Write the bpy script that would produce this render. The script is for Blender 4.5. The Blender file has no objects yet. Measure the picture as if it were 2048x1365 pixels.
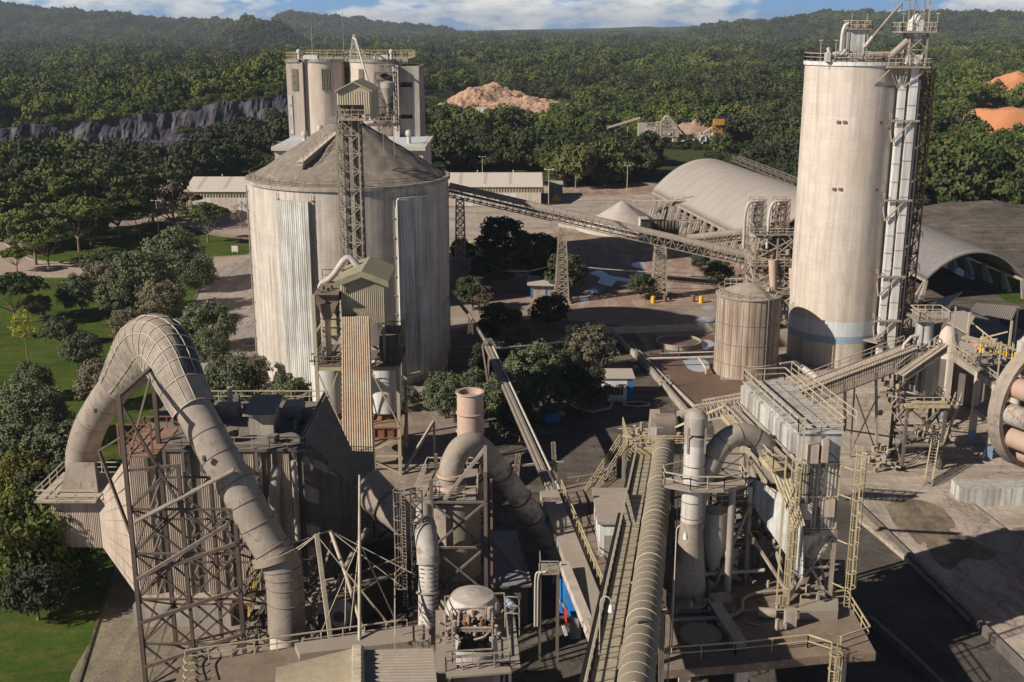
import bpy, math, random
from mathutils import Vector as V, Matrix, Quaternion
from mathutils import noise as mnoise
random.seed(11)
sc = bpy.context.scene
COL = sc.collection
F = 2300.0; PITCH = math.radians(15.25); H = 55.0
CP, SP = math.cos(PITCH), math.sin(PITCH)
TH = math.radians(28.0)      # heading of the shadows, from +x towards +y
EL = math.radians(31.0)      # height of the sun

def ray(px, py):
    u = (px-1024)/F; v = (682.5-py)/F
    return V((u, v*SP+CP, v*CP-SP))
def P(px, py, D):            # a point at forward distance D
    d = ray(px, py); return V((0, 0, H))+d*(D/d.y)
def G(px, py, z=0.0):        # a point at height z
    d = ray(px, py); return V((0, 0, H))+d*((z-H)/d.z)
def X(px, D, z):             # world x of pixel column px at distance D and height z
    return (px-1024)/F*(D*CP+(H-z)*SP)

# ------------------------------------------------------------------ materials
def new_mat(name):
    m = bpy.data.materials.new(name); m.use_nodes = True
    nt = m.node_tree
    for n in list(nt.nodes): nt.nodes.remove(n)
    out = nt.nodes.new('ShaderNodeOutputMaterial'); b = nt.nodes.new('ShaderNodeBsdfPrincipled')
    nt.links.new(b.outputs[0], out.inputs[0])
    return m, nt, b
def nnode(nt, t, **kw):
    n = nt.nodes.new(t)
    for k, v in kw.items():
        if k.startswith('i_'): n.inputs[int(k[2:])].default_value = v
        else: setattr(n, k, v)
    return n
def c4(c): return (c[0], c[1], c[2], 1)
def ramp(nt, fac, stops, interp='LINEAR'):
    r = nt.nodes.new('ShaderNodeValToRGB'); r.color_ramp.interpolation = interp
    e = r.color_ramp.elements
    e[0].position, e[0].color = stops[0][0], c4(stops[0][1])
    e[1].position, e[1].color = stops[-1][0], c4(stops[-1][1])
    for p, c in stops[1:-1]:
        q = e.new(p); q.color = c4(c)
    nt.links.new(fac, r.inputs[0]); return r.outputs[0]
def mixc(nt, fac, a, b, mode='MIX'):
    m = nt.nodes.new('ShaderNodeMix'); m.data_type = 'RGBA'; m.blend_type = mode
    for s, i in ((fac, 0), (a, 6), (b, 7)):
        if isinstance(s, (int, float)): m.inputs[i].default_value = s
        elif isinstance(s, tuple): m.inputs[i].default_value = c4(s)
        else: nt.links.new(s, m.inputs[i])
    return m.outputs[2]
def noise(nt, vec, scale, detail=5, rough=.6, sc3=(1, 1, 1), dist=0):
    mp = nt.nodes.new('ShaderNodeMapping'); mp.inputs[3].default_value = sc3
    nt.links.new(vec, mp.inputs[0])
    n = nt.nodes.new('ShaderNodeTexNoise'); n.inputs['Scale'].default_value = scale
    n.inputs['Detail'].default_value = detail; n.inputs['Roughness'].default_value = rough
    n.inputs['Distortion'].default_value = dist
    nt.links.new(mp.outputs[0], n.inputs['Vector']); return n.outputs[0]
def gpos(nt):
    return nt.nodes.new('ShaderNodeNewGeometry').outputs['Position']
def bump(nt, b, h, strength, dist=.05):
    n = nt.nodes.new('ShaderNodeBump'); n.inputs['Strength'].default_value = strength
    n.inputs['Distance'].default_value = dist
    nt.links.new(h, n.inputs['Height']); nt.links.new(n.outputs[0], b.inputs['Normal'])
DUST = (.33, .27, .215)
def weathered(name, c, c2=None, rough=.85, stain=.5, streak=.5, dust=.7, metal=0, sscale=.35, grid=0, dustc=DUST, blotch=0, blc=(.2, .12, .07), panel=0):
    """painted / bare surface: broad blotches, runs down the face, dust settled on what faces up"""
    m, nt, b = new_mat(name)
    c2 = c2 or tuple(x*.62 for x in c)
    p = gpos(nt)
    n1 = noise(nt, p, sscale, 6, .65)
    base = mixc(nt, ramp(nt, n1, [(.38, (0, 0, 0)), (.66, (stain,)*3)]), c, c2)
    n2 = noise(nt, p, 1.0, 4, .6, (1.6, 1.6, .07))
    base = mixc(nt, ramp(nt, n2, [(.42, (0, 0, 0)), (.68, (streak,)*3)]), base, tuple(x*.6 for x in c2))
    if blotch:
        n3 = noise(nt, p, .9, 7, .75)
        base = mixc(nt, ramp(nt, n3, [(.6-.12*blotch, (0, 0, 0)), (.66-.1*blotch, (.85,)*3)]), base, blc)
    if grid:
        n4 = noise(nt, p, 1.0, 2, .5, (.02, .02, 1.0/grid*2))
        base = mixc(nt, ramp(nt, n4, [(.4, (0, 0, 0)), (.62, (.35,)*3)]), base, tuple(x*.7 for x in c))
    if panel:
        sn = nt.nodes.new('ShaderNodeVectorMath'); sn.operation = 'SNAP'; sn.inputs[1].default_value = (1.3, 1.3, panel); nt.links.new(p, sn.inputs[0])
        wn = nt.nodes.new('ShaderNodeTexWhiteNoise'); nt.links.new(sn.outputs[0], wn.inputs[0])
        base = mixc(nt, .28, base, ramp(nt, wn.outputs[0], [(0, (.80, .79, .78)), (1, (1.10, 1.10, 1.10))]), 'MULTIPLY')
        sz = nt.nodes.new('ShaderNodeSeparateXYZ'); nt.links.new(p, sz.inputs[0])
        md = nt.nodes.new('ShaderNodeMath'); md.operation = 'MODULO'; md.inputs[1].default_value = panel; nt.links.new(sz.outputs[2], md.inputs[0])
        base = mixc(nt, 1.0, base, ramp(nt, md.outputs[0], [(.0, (.90, .90, .89)), (.045, (.91, .90, .90)), (.09, (1, 1, 1)), (1, (1, 1, 1))]), 'MULTIPLY')
        n7 = noise(nt, p, 1.0, 6, .62, (.5, .5, .035), .6)
        base = mixc(nt, ramp(nt, n7, [(.52, (0, 0, 0)), (.70, (.55,)*3)]), base, tuple(x*.55 for x in c2))
        n8 = noise(nt, p, .11, 5, .6)
        base = mixc(nt, ramp(nt, n8, [(.54, (0, 0, 0)), (.70, (.4,)*3)]), base, (c[0]*.90, c[1]*.79, c[2]*.66))
    n5 = noise(nt, p, 5.0, 5, .7)
    base = mixc(nt, .35, base, ramp(nt, n5, [(.25, (.55,)*3), (.75, (1.25,)*3)]), 'MULTIPLY')
    if dust:
        g = nt.nodes.new('ShaderNodeNewGeometry'); s = nt.nodes.new('ShaderNodeSeparateXYZ')
        nt.links.new(g.outputs['Normal'], s.inputs[0])
        r = ramp(nt, s.outputs[2], [(.35, (0, 0, 0)), (.85, (dust,)*3)])
        mm = mixc(nt, 1.0, r, ramp(nt, noise(nt, p, .8, 5, .7), [(.3, (.45,)*3), (.6, (1, 1, 1))]), 'MULTIPLY')
        base = mixc(nt, mm, base, dustc)
    nt.links.new(base, b.inputs['Base Color'])
    b.inputs['Roughness'].default_value = rough; b.inputs['Metallic'].default_value = metal
    b.inputs['Specular IOR Level'].default_value = .25
    bump(nt, b, n5, .35, .04)
    return m
def leafy(name, c, var=.5, dust=0.0, hue=None, big=False):
    m, nt, b = new_mat(name)
    oi = nt.nodes.new('ShaderNodeObjectInfo')
    p = gpos(nt)
    base = mixc(nt, oi.outputs['Random'], tuple(x*(1-var*.6) for x in c), tuple(x*(1+var*.6) for x in c)) if not big else ramp(nt, oi.outputs['Random'], [(0, (.030, .048, .014)), (.3, (.062, .092, .018)), (.55, (.092, .125, .024)), (.74, (.078, .085, .040)), (.88, (.16, .19, .032)), (1, (.12, .105, .045))])
    alt = hue or (c[0]*1.5, c[1]*1.15, c[2]*.6)
    base = mixc(nt, ramp(nt, noise(nt, p, .05, 3, .6), [(.42, (0, 0, 0)), (.66, (.7,)*3)]), base, alt)
    n = noise(nt, p, 1.3, 4, .7)
    base = mixc(nt, .8, base, ramp(nt, n, [(.3, (.5,)*3), (.7, (1.5,)*3)]), 'MULTIPLY')
    if big: base = mixc(nt, ramp(nt, noise(nt, p, .0045, 3, .55), [(.40, (.85,)*3), (.58, (0, 0, 0))]), base, (.030, .034, .022))  # broad dark brownish patches in the leaf colour stand in for cloud shadows
    if dust: base = mixc(nt, ramp(nt, noise(nt, p, .6, 4, .7), [(.35, (0, 0, 0)), (.62, (dust,)*3)]), base, (.17, .145, .11))
    nt.links.new(base, b.inputs['Base Color']); b.inputs['Roughness'].default_value = .75
    b.inputs['Specular IOR Level'].default_value = .15
    return m

M = {}
M['concrete'] = weathered('pale dusty concrete', (.62, .54, .465), (.48, .41, .345), stain=.45, streak=.35, dust=.6, panel=1.8)
M['concrete_old'] = weathered('weathered silo concrete', (.60, .53, .46), (.43, .375, .32), stain=.6, streak=.7, dust=.6, panel=1.5)
M['concrete_grey'] = weathered('grey concrete', (.42, .375, .32), (.26, .225, .185), stain=.7, streak=.6, dust=.85)
M['flute'] = weathered('streaked panel concrete', (.66, .66, .62), (.42, .39, .34), stain=.6, streak=.95, dust=.4)
M['cone'] = weathered('dust crusted roof', (.17, .15, .125), (.085, .078, .06), stain=.9, streak=.2, dust=.45, sscale=.25, blotch=.6, blc=(.28, .26, .215))
M['steel'] = weathered('dusty grey steel', (.40, .355, .305), (.24, .205, .17), rough=.6, stain=.6, streak=.5, dust=.75)
M['steel_dark'] = weathered('dark dirty steel', (.16, .135, .115), (.09, .075, .065), stain=.6, streak=.4, dust=.5)
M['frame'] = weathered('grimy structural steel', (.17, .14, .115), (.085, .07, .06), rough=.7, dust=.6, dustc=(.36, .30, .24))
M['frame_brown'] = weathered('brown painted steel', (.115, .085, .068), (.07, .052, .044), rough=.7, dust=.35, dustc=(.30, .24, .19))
M['frame_pale'] = weathered('dust covered steelwork', (.38, .32, .255), (.19, .15, .12), rough=.75, dust=.9, dustc=(.48, .41, .33), blotch=.3)  # paler frame steel under a heavy dust layer
M['duct'] = weathered('dusty duct plate', (.34, .285, .235), (.22, .18, .145), rough=.7, stain=.8, streak=.3, dust=.7, dustc=(.36, .30, .24), blotch=.35, blc=(.17, .13, .10))
M['duct_rust'] = weathered('rust spotted duct', (.42, .40, .37), (.27, .24, .21), rough=.6, stain=.7, streak=.2, dust=.5, blotch=.8, blc=(.23, .12, .075))
M['duct_pink'] = weathered('faded pink duct', (.46, .27, .205), (.40, .33, .27), rough=.7, stain=.7, streak=.3, dust=.6)
M['stack_pink'] = weathered('salmon chimney paint', (.52, .35, .27), (.55, .46, .38), rough=.7, stain=.7, streak=.3, dust=.5)
M['sheet'] = weathered('corrugated dusty sheet', (.47, .40, .28), (.33, .28, .19), rough=.7, stain=.5, streak=.35, dust=.5, dustc=(.36, .31, .23))
M['sheet_red'] = weathered('corrugated stained sheet', (.50, .43, .30), (.46, .28, .19), rough=.7, stain=.85, streak=.35, dust=.4, sscale=.22, dustc=(.38, .32, .24))
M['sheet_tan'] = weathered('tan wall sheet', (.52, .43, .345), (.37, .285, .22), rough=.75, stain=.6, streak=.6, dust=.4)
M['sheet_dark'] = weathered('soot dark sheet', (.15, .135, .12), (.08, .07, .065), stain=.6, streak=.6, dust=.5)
M['roof_dust'] = weathered('dusty shed roofing', (.42, .365, .31), (.33, .29, .25), rough=.85, stain=.5, streak=.1, dust=.8, sscale=.12, dustc=(.43, .37, .31))
M['roof_pale'] = weathered('pale warehouse roof', (.58, .52, .45), (.48, .42, .36), stain=.5, streak=.2, dust=.6, dustc=(.56, .49, .42))
M['white'] = weathered('grimy white paint', (.72, .71, .68), (.52, .48, .43), rough=.5, stain=.5, streak=.6, dust=.4)
M['white_pipe'] = weathered('dusty white pipe', (.58, .54, .49), (.40, .35, .30), rough=.6, stain=.6, dust=.5)
M['filter'] = weathered('pale grey filter panel', (.56, .57, .54), (.33, .29, .24), rough=.5, stain=.7, streak=.95, dust=.55, dustc=(.42, .38, .33))
M['yellow'] = weathered('faded yellow paint', (.52, .44, .25), (.34, .27, .16), rough=.6, stain=.6, dust=.5, dustc=(.52, .44, .32))
M['rail'] = weathered('dusty cream rail', (.52, .45, .34), (.34, .28, .20), rough=.6, stain=.5, dust=.6, dustc=(.55, .48, .38))
M['rail_grey'] = weathered('dull grey rail', (.36, .31, .26), (.22, .18, .15), rough=.6, stain=.5, dust=.6)
M['yellow_vivid'] = weathered('vivid yellow paint', (.75, .48, .04), (.5, .3, .04), rough=.5, stain=.3, dust=.2)
M['black'] = weathered('black paint', (.03, .03, .03), (.02, .02, .02), rough=.6, dust=.2)
M['blue'] = weathered('blue paint', (.03, .17, .42), (.02, .09, .22), rough=.5, stain=.3, streak=.2, dust=.2)
M['blue_pale'] = weathered('faded blue band', (.22, .36, .52), (.36, .40, .44), rough=.7, stain=.8, streak=.5, dust=.1)
M['ice'] = weathered('washed white band', (.58, .63, .66), (.52, .53, .52), rough=.7, stain=.4, streak=.4, dust=.1)
M['red'] = weathered('red paint', (.50, .035, .03), (.3, .03, .03), rough=.5, stain=.3, dust=.2)
M['rust'] = weathered('rusty steel', (.26, .12, .07), (.16, .07, .045), rough=.8, dust=.5)
M['dark'] = weathered('dark opening', (.018, .017, .016), (.012, .012, .012), dust=0)
M['brown_deck'] = weathered('brown caked deck', (.225, .165, .12), (.12, .09, .068), rough=.9, stain=.9, streak=0, dust=.5, sscale=.6, dustc=(.24, .185, .14), blotch=.4, blc=(.30, .25, .20))
M['grey_deck'] = weathered('grey caked deck', (.30, .255, .21), (.20, .165, .13), rough=.9, stain=.7, streak=0, dust=.6, dustc=(.33, .275, .22))
M['tile'] = weathered('grey blue tiles', (.17, .19, .24), (.12, .13, .17), rough=.6, stain=.5, dust=.3)
M['louvre'] = weathered('louvre blocks', (.30, .27, .19), (.2, .18, .13), dust=.3)
M['barkm'] = weathered('tree bark', (.25, .18, .125), (.13, .095, .07), dust=0)
M['insul'] = weathered('wrapped insulation', (.33, .28, .235), (.18, .15, .125), rough=.8, stain=.9, streak=.2, dust=.6, sscale=.9)
M['insul_dark'] = weathered('tar dark cladding', (.075, .072, .078), (.035, .034, .038), rough=.6, stain=.7, streak=.2, dust=0, sscale=.8)
M['gravel'] = weathered('grey gravel', (.44, .39, .34), (.32, .28, .24), rough=.95, stain=.4, streak=0, dust=0)
M['soil_red'] = weathered('orange soil', (.56, .22, .095), (.42, .15, .065), rough=.95, stain=.6, streak=.4, dust=.5, sscale=.15, dustc=(.60, .30, .16))
M['rubble'] = weathered('pink rubble', (.40, .21, .13), (.33, .26, .20), rough=.95, stain=.9, streak=.3, dust=.3, sscale=.09, dustc=(.44, .33, .25), blotch=1.0, blc=(.15, .13, .10))
M['orange'] = weathered('machine orange', (.60, .27, .05), (.35, .16, .05), rough=.5, dust=.4)
M['glass'] = weathered('dusty window glass', (.05, .055, .06), (.03, .03, .035), rough=.2, dust=.1)
M['leaf_round'] = leafy('dusty round tree leaves', (.088, .118, .055), .5, .40, (.125, .145, .06))
M['leaf_olive'] = leafy('olive dust leaves', (.16, .145, .085), .3, .6, (.20, .17, .10))
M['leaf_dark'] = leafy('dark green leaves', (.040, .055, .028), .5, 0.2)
M['leaf_yellow'] = leafy('yellow green leaves', (.075, .10, .022), .3, 0, (.20, .15, .035))
M['leaf_gold'] = leafy('golden flowers', (.50, .42, .04), .3, 0, (.16, .19, .03))
M['leaf_dry'] = leafy('dry brown twigs', (.22, .165, .12), .3, 0, (.25, .18, .13))
M['leaf_forest'] = leafy('forest leaves', (.060, .088, .022), 1.1, 0, (.13, .15, .032), big=True)
M['leaf_palm'] = leafy('palm fronds', (.09, .11, .05), .3, 0)
M['shrub'] = leafy('bush leaves', (.06, .10, .022), .4, 0)

# ------------------------------------------------------------------ mesh builder
class MB:
    def __init__(s): s.v = []; s.f = []; s.sm = []
    def face(s, pts, smooth=False):
        n = len(s.v); s.v += [tuple(p) for p in pts]; s.f.append(tuple(range(n, n+len(pts)))); s.sm.append(smooth)
    def quad(s, a, b, c, d): s.face((a, b, c, d))
    def hexa(s, lo, hi):
        """box from four bottom and four top corners, counter-clockwise from above"""
        n = len(s.v); s.v += [tuple(p) for p in lo]+[tuple(p) for p in hi]
        for f in ((3, 2, 1, 0), (4, 5, 6, 7), (0, 1, 5, 4), (1, 2, 6, 5), (2, 3, 7, 6), (3, 0, 4, 7)):
            s.f.append(tuple(n+i for i in f)); s.sm.append(False)
    def box(s, x0, x1, y0, y1, z0, z1):
        q = [(x0, y0), (x1, y0), (x1, y1), (x0, y1)]
        s.hexa([(a, b, z0) for a, b in q], [(a, b, z1) for a, b in q])
    def obox(s, c, sx, sy, sz, rz=0, z_is_base=True):
        c = V(c); ca, sa = math.cos(rz), math.sin(rz)
        z0 = c.z if z_is_base else c.z-sz/2
        q = [(c.x+a*sx/2*ca-b*sy/2*sa, c.y+a*sx/2*sa+b*sy/2*ca) for a, b in ((-1, -1), (1, -1), (1, 1), (-1, 1))]
        s.hexa([(a, b, z0) for a, b in q], [(a, b, z0+sz) for a, b in q])
    def slab(s, poly, z0, z1):
        """vertical prism over an xy polygon"""
        if sum(poly[i][0]*poly[(i+1) % len(poly)][1]-poly[(i+1) % len(poly)][0]*poly[i][1] for i in range(len(poly))) < 0: poly = poly[::-1]
        s.face([(p[0], p[1], z1) for p in poly]); s.face([(p[0], p[1], z0) for p in poly[::-1]])
        for i in range(len(poly)):
            a, b = poly[i], poly[(i+1) % len(poly)]
            s.face([(a[0], a[1], z0), (b[0], b[1], z0), (b[0], b[1], z1), (a[0], a[1], z1)])
    def bar(s, a, b, w, h=None, up=V((0, 0, 1))):
        a, b = V(a), V(b); d = (b-a)
        if d.length < 1e-5: return
        d.normalize(); h = h or w
        if abs(d.dot(up)) > .97: up = V((0, 1, 0))
        r = d.cross(up).normalized(); u = r.cross(d)
        q = [(-1, -1), (1, -1), (1, 1), (-1, 1)]
        s.hexa([a+r*(i*w/2)+u*(j*h/2) for i, j in q][::-1], [b+r*(i*w/2)+u*(j*h/2) for i, j in q][::-1])
    def tube(s, pts, r, n=12, caps=True, smooth=True):
        pts = [V(p) for p in pts]; rs = r if isinstance(r, (list, tuple)) else [r]*len(pts)
        t = [(pts[min(i+1, len(pts)-1)]-pts[max(i-1, 0)]).normalized() for i in range(len(pts))]
        ref = V((0, 0, 1)) if abs(t[0].z) < .9 else V((1, 0, 0))
        u = t[0].cross(ref).normalized(); base = len(s.v)
        for i, p in enumerate(pts):
            if i:
                q = t[i-1].rotation_difference(t[i]); u = q @ u
            w = t[i].cross(u)
            for k in range(n):
                a = 2*math.pi*k/n; s.v.append(tuple(p+(u*math.cos(a)+w*math.sin(a))*rs[i]))
        for i in range(len(pts)-1):
            for k in range(n):
                k2 = (k+1) % n
                s.f.append((base+i*n+k, base+i*n+k2, base+(i+1)*n+k2, base+(i+1)*n+k)); s.sm.append(smooth)
        if caps:
            s.face([s.v[base+k] for k in range(n)][::-1]); s.face([s.v[base+(len(pts)-1)*n+k] for k in range(n)])
    def lathe(s, c, prof, n=48, a0=0, a1=2*math.pi, caps=False, smooth=True):
        """prof: (r, z) pairs from bottom to top round the vertical through c"""
        c = V(c); full = abs(a1-a0-2*math.pi) < 1e-6; m = n if full else n+1
        for (r0, z0), (r1, z1) in zip(prof[:-1], prof[1:]):
            base = len(s.v)
            for r, z in ((r0, z0), (r1, z1)):
                for k in range(m):
                    a = a0+(a1-a0)*k/n; s.v.append((c.x+r*math.cos(a), c.y+r*math.sin(a), z))
            for k in range(n):
                k2 = (k+1) % m
                s.f.append((base+k, base+k2, base+m+k2, base+m+k)); s.sm.append(smooth)
    def corr(s, a, b, c, d, n, depth, out):
        """corrugated sheet on the quad a-b (bottom) d-c (top); ribs run a->d, pushed along out"""
        a, b, c, d, out = V(a), V(b), V(c), V(d), V(out)
        base = len(s.v); m = n*4
        for i in range(m+1):
            t = i/m; o = out*(depth if i % 4 in (1, 2) else 0)
            s.v.append(tuple(a.lerp(b, t)+o)); s.v.append(tuple(d.lerp(c, t)+o))
        for i in range(m):
            s.f.append((base+2*i, base+2*i+2, base+2*i+3, base+2*i+1)); s.sm.append(False)
    def rail(s, pts, h=1.1, sp=1.6, r=.045, mid=True, closed=False):
        pts = [V(p) for p in pts]
        if closed: pts.append(pts[0])
        up = V((0, 0, 1))
        for a, b in zip(pts[:-1], pts[1:]):
            L = (b-a).length; n = max(1, round(L/sp))
            for i in range(n+1):
                p = a.lerp(b, i/n); s.bar(p, p+up*h, r*1.6)
            s.bar(a+up*h, b+up*h, r*2)
            if mid: s.bar(a+up*h*.52, b+up*h*.52, r*1.5)
    def lattice(s, lo, hi, n, w, wb=None, faces=None, style='X'):
        """n-storey braced frame between matching corner lists lo and hi"""
        wb = wb or w*.6; lo = [V(p) for p in lo]; hi = [V(p) for p in hi]; k = len(lo)
        for a, b in zip(lo, hi): s.bar(a, b, w)
        for f in (faces if faces is not None else range(k)):
            g = (f+1) % k
            for i in range(n):
                a0, a1 = lo[f].lerp(hi[f], i/n), lo[f].lerp(hi[f], (i+1)/n)
                b0, b1 = lo[g].lerp(hi[g], i/n), lo[g].lerp(hi[g], (i+1)/n)
                if i: s.bar(a0, b0, wb)
                if style == 'X': s.bar(a0, b1, wb); s.bar(b0, a1, wb)
                elif i % 2: s.bar(a0, b1, wb)
                else: s.bar(b0, a1, wb)
            s.bar(hi[f], hi[g], wb)
    def ring(s, c, axis, R, r, n=28, a0=0, a1=2*math.pi, m=6):
        axis = V(axis).normalized(); ref = V((0, 0, 1)) if abs(axis.z) < .9 else V((1, 0, 0))
        u = axis.cross(ref).normalized(); w = axis.cross(u)
        pts = [V(c)+(u*math.cos(a0+(a1-a0)*i/n)+w*math.sin(a0+(a1-a0)*i/n))*R for i in range(n+1)]
        s.tube(pts, r, m, caps=False)
    def build(s, name, mat, parent=None, loc=None):
        me = bpy.data.meshes.new(name)
        o = bpy.data.objects.new(name, me); COL.objects.link(o)
        if parent is not None:
            org = WORLD_ORG.get(parent.name, V((0, 0, 0))); o.parent = parent; o.location = (0, 0, 0)
            WORLD_ORG[o.name] = org
        else:
            if loc is None:
                xs = [p[0] for p in s.v]; ys = [p[1] for p in s.v]; zs = [p[2] for p in s.v]
                loc = ((min(xs)+max(xs))/2, (min(ys)+max(ys))/2, min(zs))
            org = V(loc); o.location = org; WORLD_ORG[o.name] = org
        me.from_pydata([(p[0]-org.x, p[1]-org.y, p[2]-org.z) for p in s.v], [], s.f)
        me.polygons.foreach_set('use_smooth', s.sm)
        me.materials.append(M[mat] if isinstance(mat, str) else mat)
        me.update(); return o
WORLD_ORG = {}
SPLIT = {'ring', 'seam', 'bin', 'band', 'railing', 'machinery', 'clutter', 'valve', 'leg', 'column', 'post', 'prop', 'wheel', 'bracket', 'window', 'vent', 'skylight', 'lamp_pole', 'downpipe', 'flange', 'door', 'footing', 'stand', 'column_foot', 'collar', 'transformer', 'track', 'front_box', 'label_plate', 'plinth', 'light_pole', 'fluted_panel', 'black_channel', 'casing', 'pipe', 'blower', 'deck', 'corner_duct', 'chute', 'beam', 'shell_', 'pulley_housing', 'support', 'brace', 'guy_wire', 'roof_pipe', 'trestle', 'platform', 'ring_', 'cable', 'spout', 'inspection_port', 'head_casing', 'cab'}
def islands(b):
    par = list(range(len(b.v)))
    def fd(i):
        while par[i] != i: par[i] = par[par[i]]; i = par[i]
        return i
    for f in b.f:
        for i in f[1:]: par[fd(i)] = fd(f[0])
    # pieces that touch stay together: merge islands whose boxes overlap
    gr = {}
    for i in range(len(b.v)): gr.setdefault(fd(i), []).append(i)
    bx = []
    for k, vs in gr.items():
        c = [b.v[i] for i in vs]; bx.append([[min(p[j] for p in c)-.03 for j in range(3)], [max(p[j] for p in c)+.03 for j in range(3)], {k}])
    ch = len(bx) <= 160
    while ch:
        ch = False
        for i in range(len(bx)):
            for j in range(i+1, len(bx)):
                if all(bx[i][0][q] <= bx[j][1][q] and bx[j][0][q] <= bx[i][1][q] for q in range(3)):
                    bx[i][2] |= bx[j][2]; bx[i][0] = [min(bx[i][0][q], bx[j][0][q]) for q in range(3)]; bx[i][1] = [max(bx[i][1][q], bx[j][1][q]) for q in range(3)]
                    bx.pop(j); ch = True; break
            if ch: break
    out = []
    for _, _, ks in bx:
        nb = MB(); mp = {}
        for f, s in zip(b.f, b.sm):
            if fd(f[0]) in ks:
                for i in f:
                    if i not in mp: mp[i] = len(nb.v); nb.v.append(b.v[i])
                nb.f.append(tuple(mp[i] for i in f)); nb.sm.append(s)
        if nb.f: out.append(nb)
    return out
def tag(o, label=None, cat=None, group=None, kind=None):
    if label: o['label'] = label
    if cat: o['category'] = cat
    if group: o['group'] = group
    if kind: o['kind'] = kind
    return o
def thing(name, loc, label, cat, group=None):
    o = bpy.data.objects.new(name, None); COL.objects.link(o); o.location = V(loc)
    o.empty_display_size = .5
    WORLD_ORG[o.name] = V(loc); return tag(o, label, cat, group)
def part(name, mat, parent, fn, label=None):
    b = MB(); fn(b)
    if name in SPLIT:
        q = islands(b)
        if 1 < len(q) <= 60:
            for nb in q:
                o = nb.build(name, mat, parent)
                if label: o['label'] = label
            return o
    o = b.build(name, mat, parent)
    if label: o['label'] = label
    return o
def arc(p0, p1, p2, n=8):
    """quadratic bend"""
    p0, p1, p2 = V(p0), V(p1), V(p2)
    return [p0*(1-t)**2+p1*2*t*(1-t)+p2*t*t for t in [i/n for i in range(n+1)]]
def smooth_path(pts, k=.45, n=6):
    pts = [V(p) for p in pts]; out = [pts[0]]
    for i in range(1, len(pts)-1):
        a, b, c = pts[i-1], pts[i], pts[i+1]
        out += arc(b.lerp(a, k), b, b.lerp(c, k), n)
    out.append(pts[-1]); return out
def catmull(pts, n=6):
    pts = [V(p) for p in pts]; out = []
    q = [pts[0]*2-pts[1]]+pts+[pts[-1]*2-pts[-2]]
    for i in range(1, len(q)-2):
        for k in range(n):
            t = k/n; a, b, c, d = q[i-1], q[i], q[i+1], q[i+2]
            out.append(.5*((2*b)+(c-a)*t+(2*a-5*b+4*c-d)*t*t+(3*b-a-3*c+d)*t**3))
    out.append(pts[-1]); return out
def copy_thing(o, loc, rz=0, sc_=1, label=None, group=None, name=None):
    c = o.copy(); COL.objects.link(c); c.location = V(loc); c.rotation_euler = (0, 0, rz)
    c.scale = (sc_,)*3 if isinstance(sc_, (int, float)) else sc_
    if label: c['label'] = label
    if group: c['group'] = group
    for ch in list(o.children):
        d = ch.copy(); COL.objects.link(d); d.parent = c
        for g in list(ch.children):
            e = g.copy(); COL.objects.link(e); e.parent = d
    return c
def cage_ladder(t, base, top, out, r=.38, matr='yellow', cage_from=2.2):
    """ladder with hoops; out = unit vector from the wall to the climber"""
    base, top, out = V(base), V(top), V(out).normalized()
    d = (top-base); L = d.length; d.normalize(); side = d.cross(out).normalized()
    b = MB()
    for s_ in (-1, 1): b.bar(base+side*.23*s_, top+side*.23*s_, .07)
    n = int(L/.3)
    for i in range(n): 
        p = base+d*(.3*i+.15); b.bar(p-side*.23, p+side*.23, .04)
    b.build('ladder', matr, t)
    b = MB(); k = int((L-cage_from)/1.3)
    cc = [out*(r+.02+r*math.cos(a))+side*(r*math.sin(a)) for a in [math.radians(x) for x in (-140, -100, -60, -20, 20, 60, 100, 140)]]
    for i in range(k+1):
        p = base+d*(cage_from+1.3*i)
        for q0, q1 in zip(cc[:-1], cc[1:]): b.bar(p+q0, p+q1, .055)
    for q in (cc[0], cc[2], cc[3], cc[4], cc[5], cc[7]):
        b.bar(base+d*cage_from+q, base+d*(cage_from+1.3*k)+q, .04)
    b.build('safety_cage', matr, t)
def stairs(t, a, b_, w, matr='rail', steps=None, railm='rail', side=None):
    a, b_ = V(a), V(b_); d = b_-a; hd = V((d.x, d.y, 0)).normalized(); s_ = V((-hd.y, hd.x, 0))
    n = steps or max(4, int(abs(d.z)/.25)); m = MB()
    for i in range(n):
        p = a.lerp(b_, (i+.5)/n); m.obox((p.x, p.y, p.z), w, .26, .05, math.atan2(s_.y, s_.x))
    for k in (-1, 1): m.bar(a+s_*w/2*k, b_+s_*w/2*k, .08, .22)
    m.build('stair_flight', matr, t)
    m = MB()
    for k in (-1, 1): m.rail([a+s_*w/2*k, b_+s_*w/2*k], 1.0, 1.5)
    m.build('railing', railm, t)
# ------------------------------------------------------------------ camera, sun, sky
cam = bpy.data.cameras.new('camera'); co = bpy.data.objects.new('camera', cam); COL.objects.link(co)
cam.sensor_width = 36; cam.lens = 36*F/2048; cam.clip_end = 60000; cam.clip_start = .5
co.location = (0, 0, H); co.rotation_euler = (math.pi/2-PITCH, 0, 0); sc.camera = co
sun = bpy.data.lights.new('sun', 'SUN'); so = bpy.data.objects.new('sun', sun); COL.objects.link(so)
sun.energy = 5.0; sun.angle = math.radians(.55); sun.color = (1, .915, .80)
sdir = V((-math.cos(TH)*math.cos(EL), -math.sin(TH)*math.cos(EL), math.sin(EL)))
so.rotation_euler = sdir.to_track_quat('Z', 'Y').to_euler(); so.location = (0, 0, 150)
w = bpy.data.worlds.new('World'); sc.world = w; w.use_nodes = True; nt = w.node_tree
bg = nt.nodes['Background']; sky = nt.nodes.new('ShaderNodeTexSky'); sky.sky_type = 'NISHITA'; sky.sun_disc = False
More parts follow.
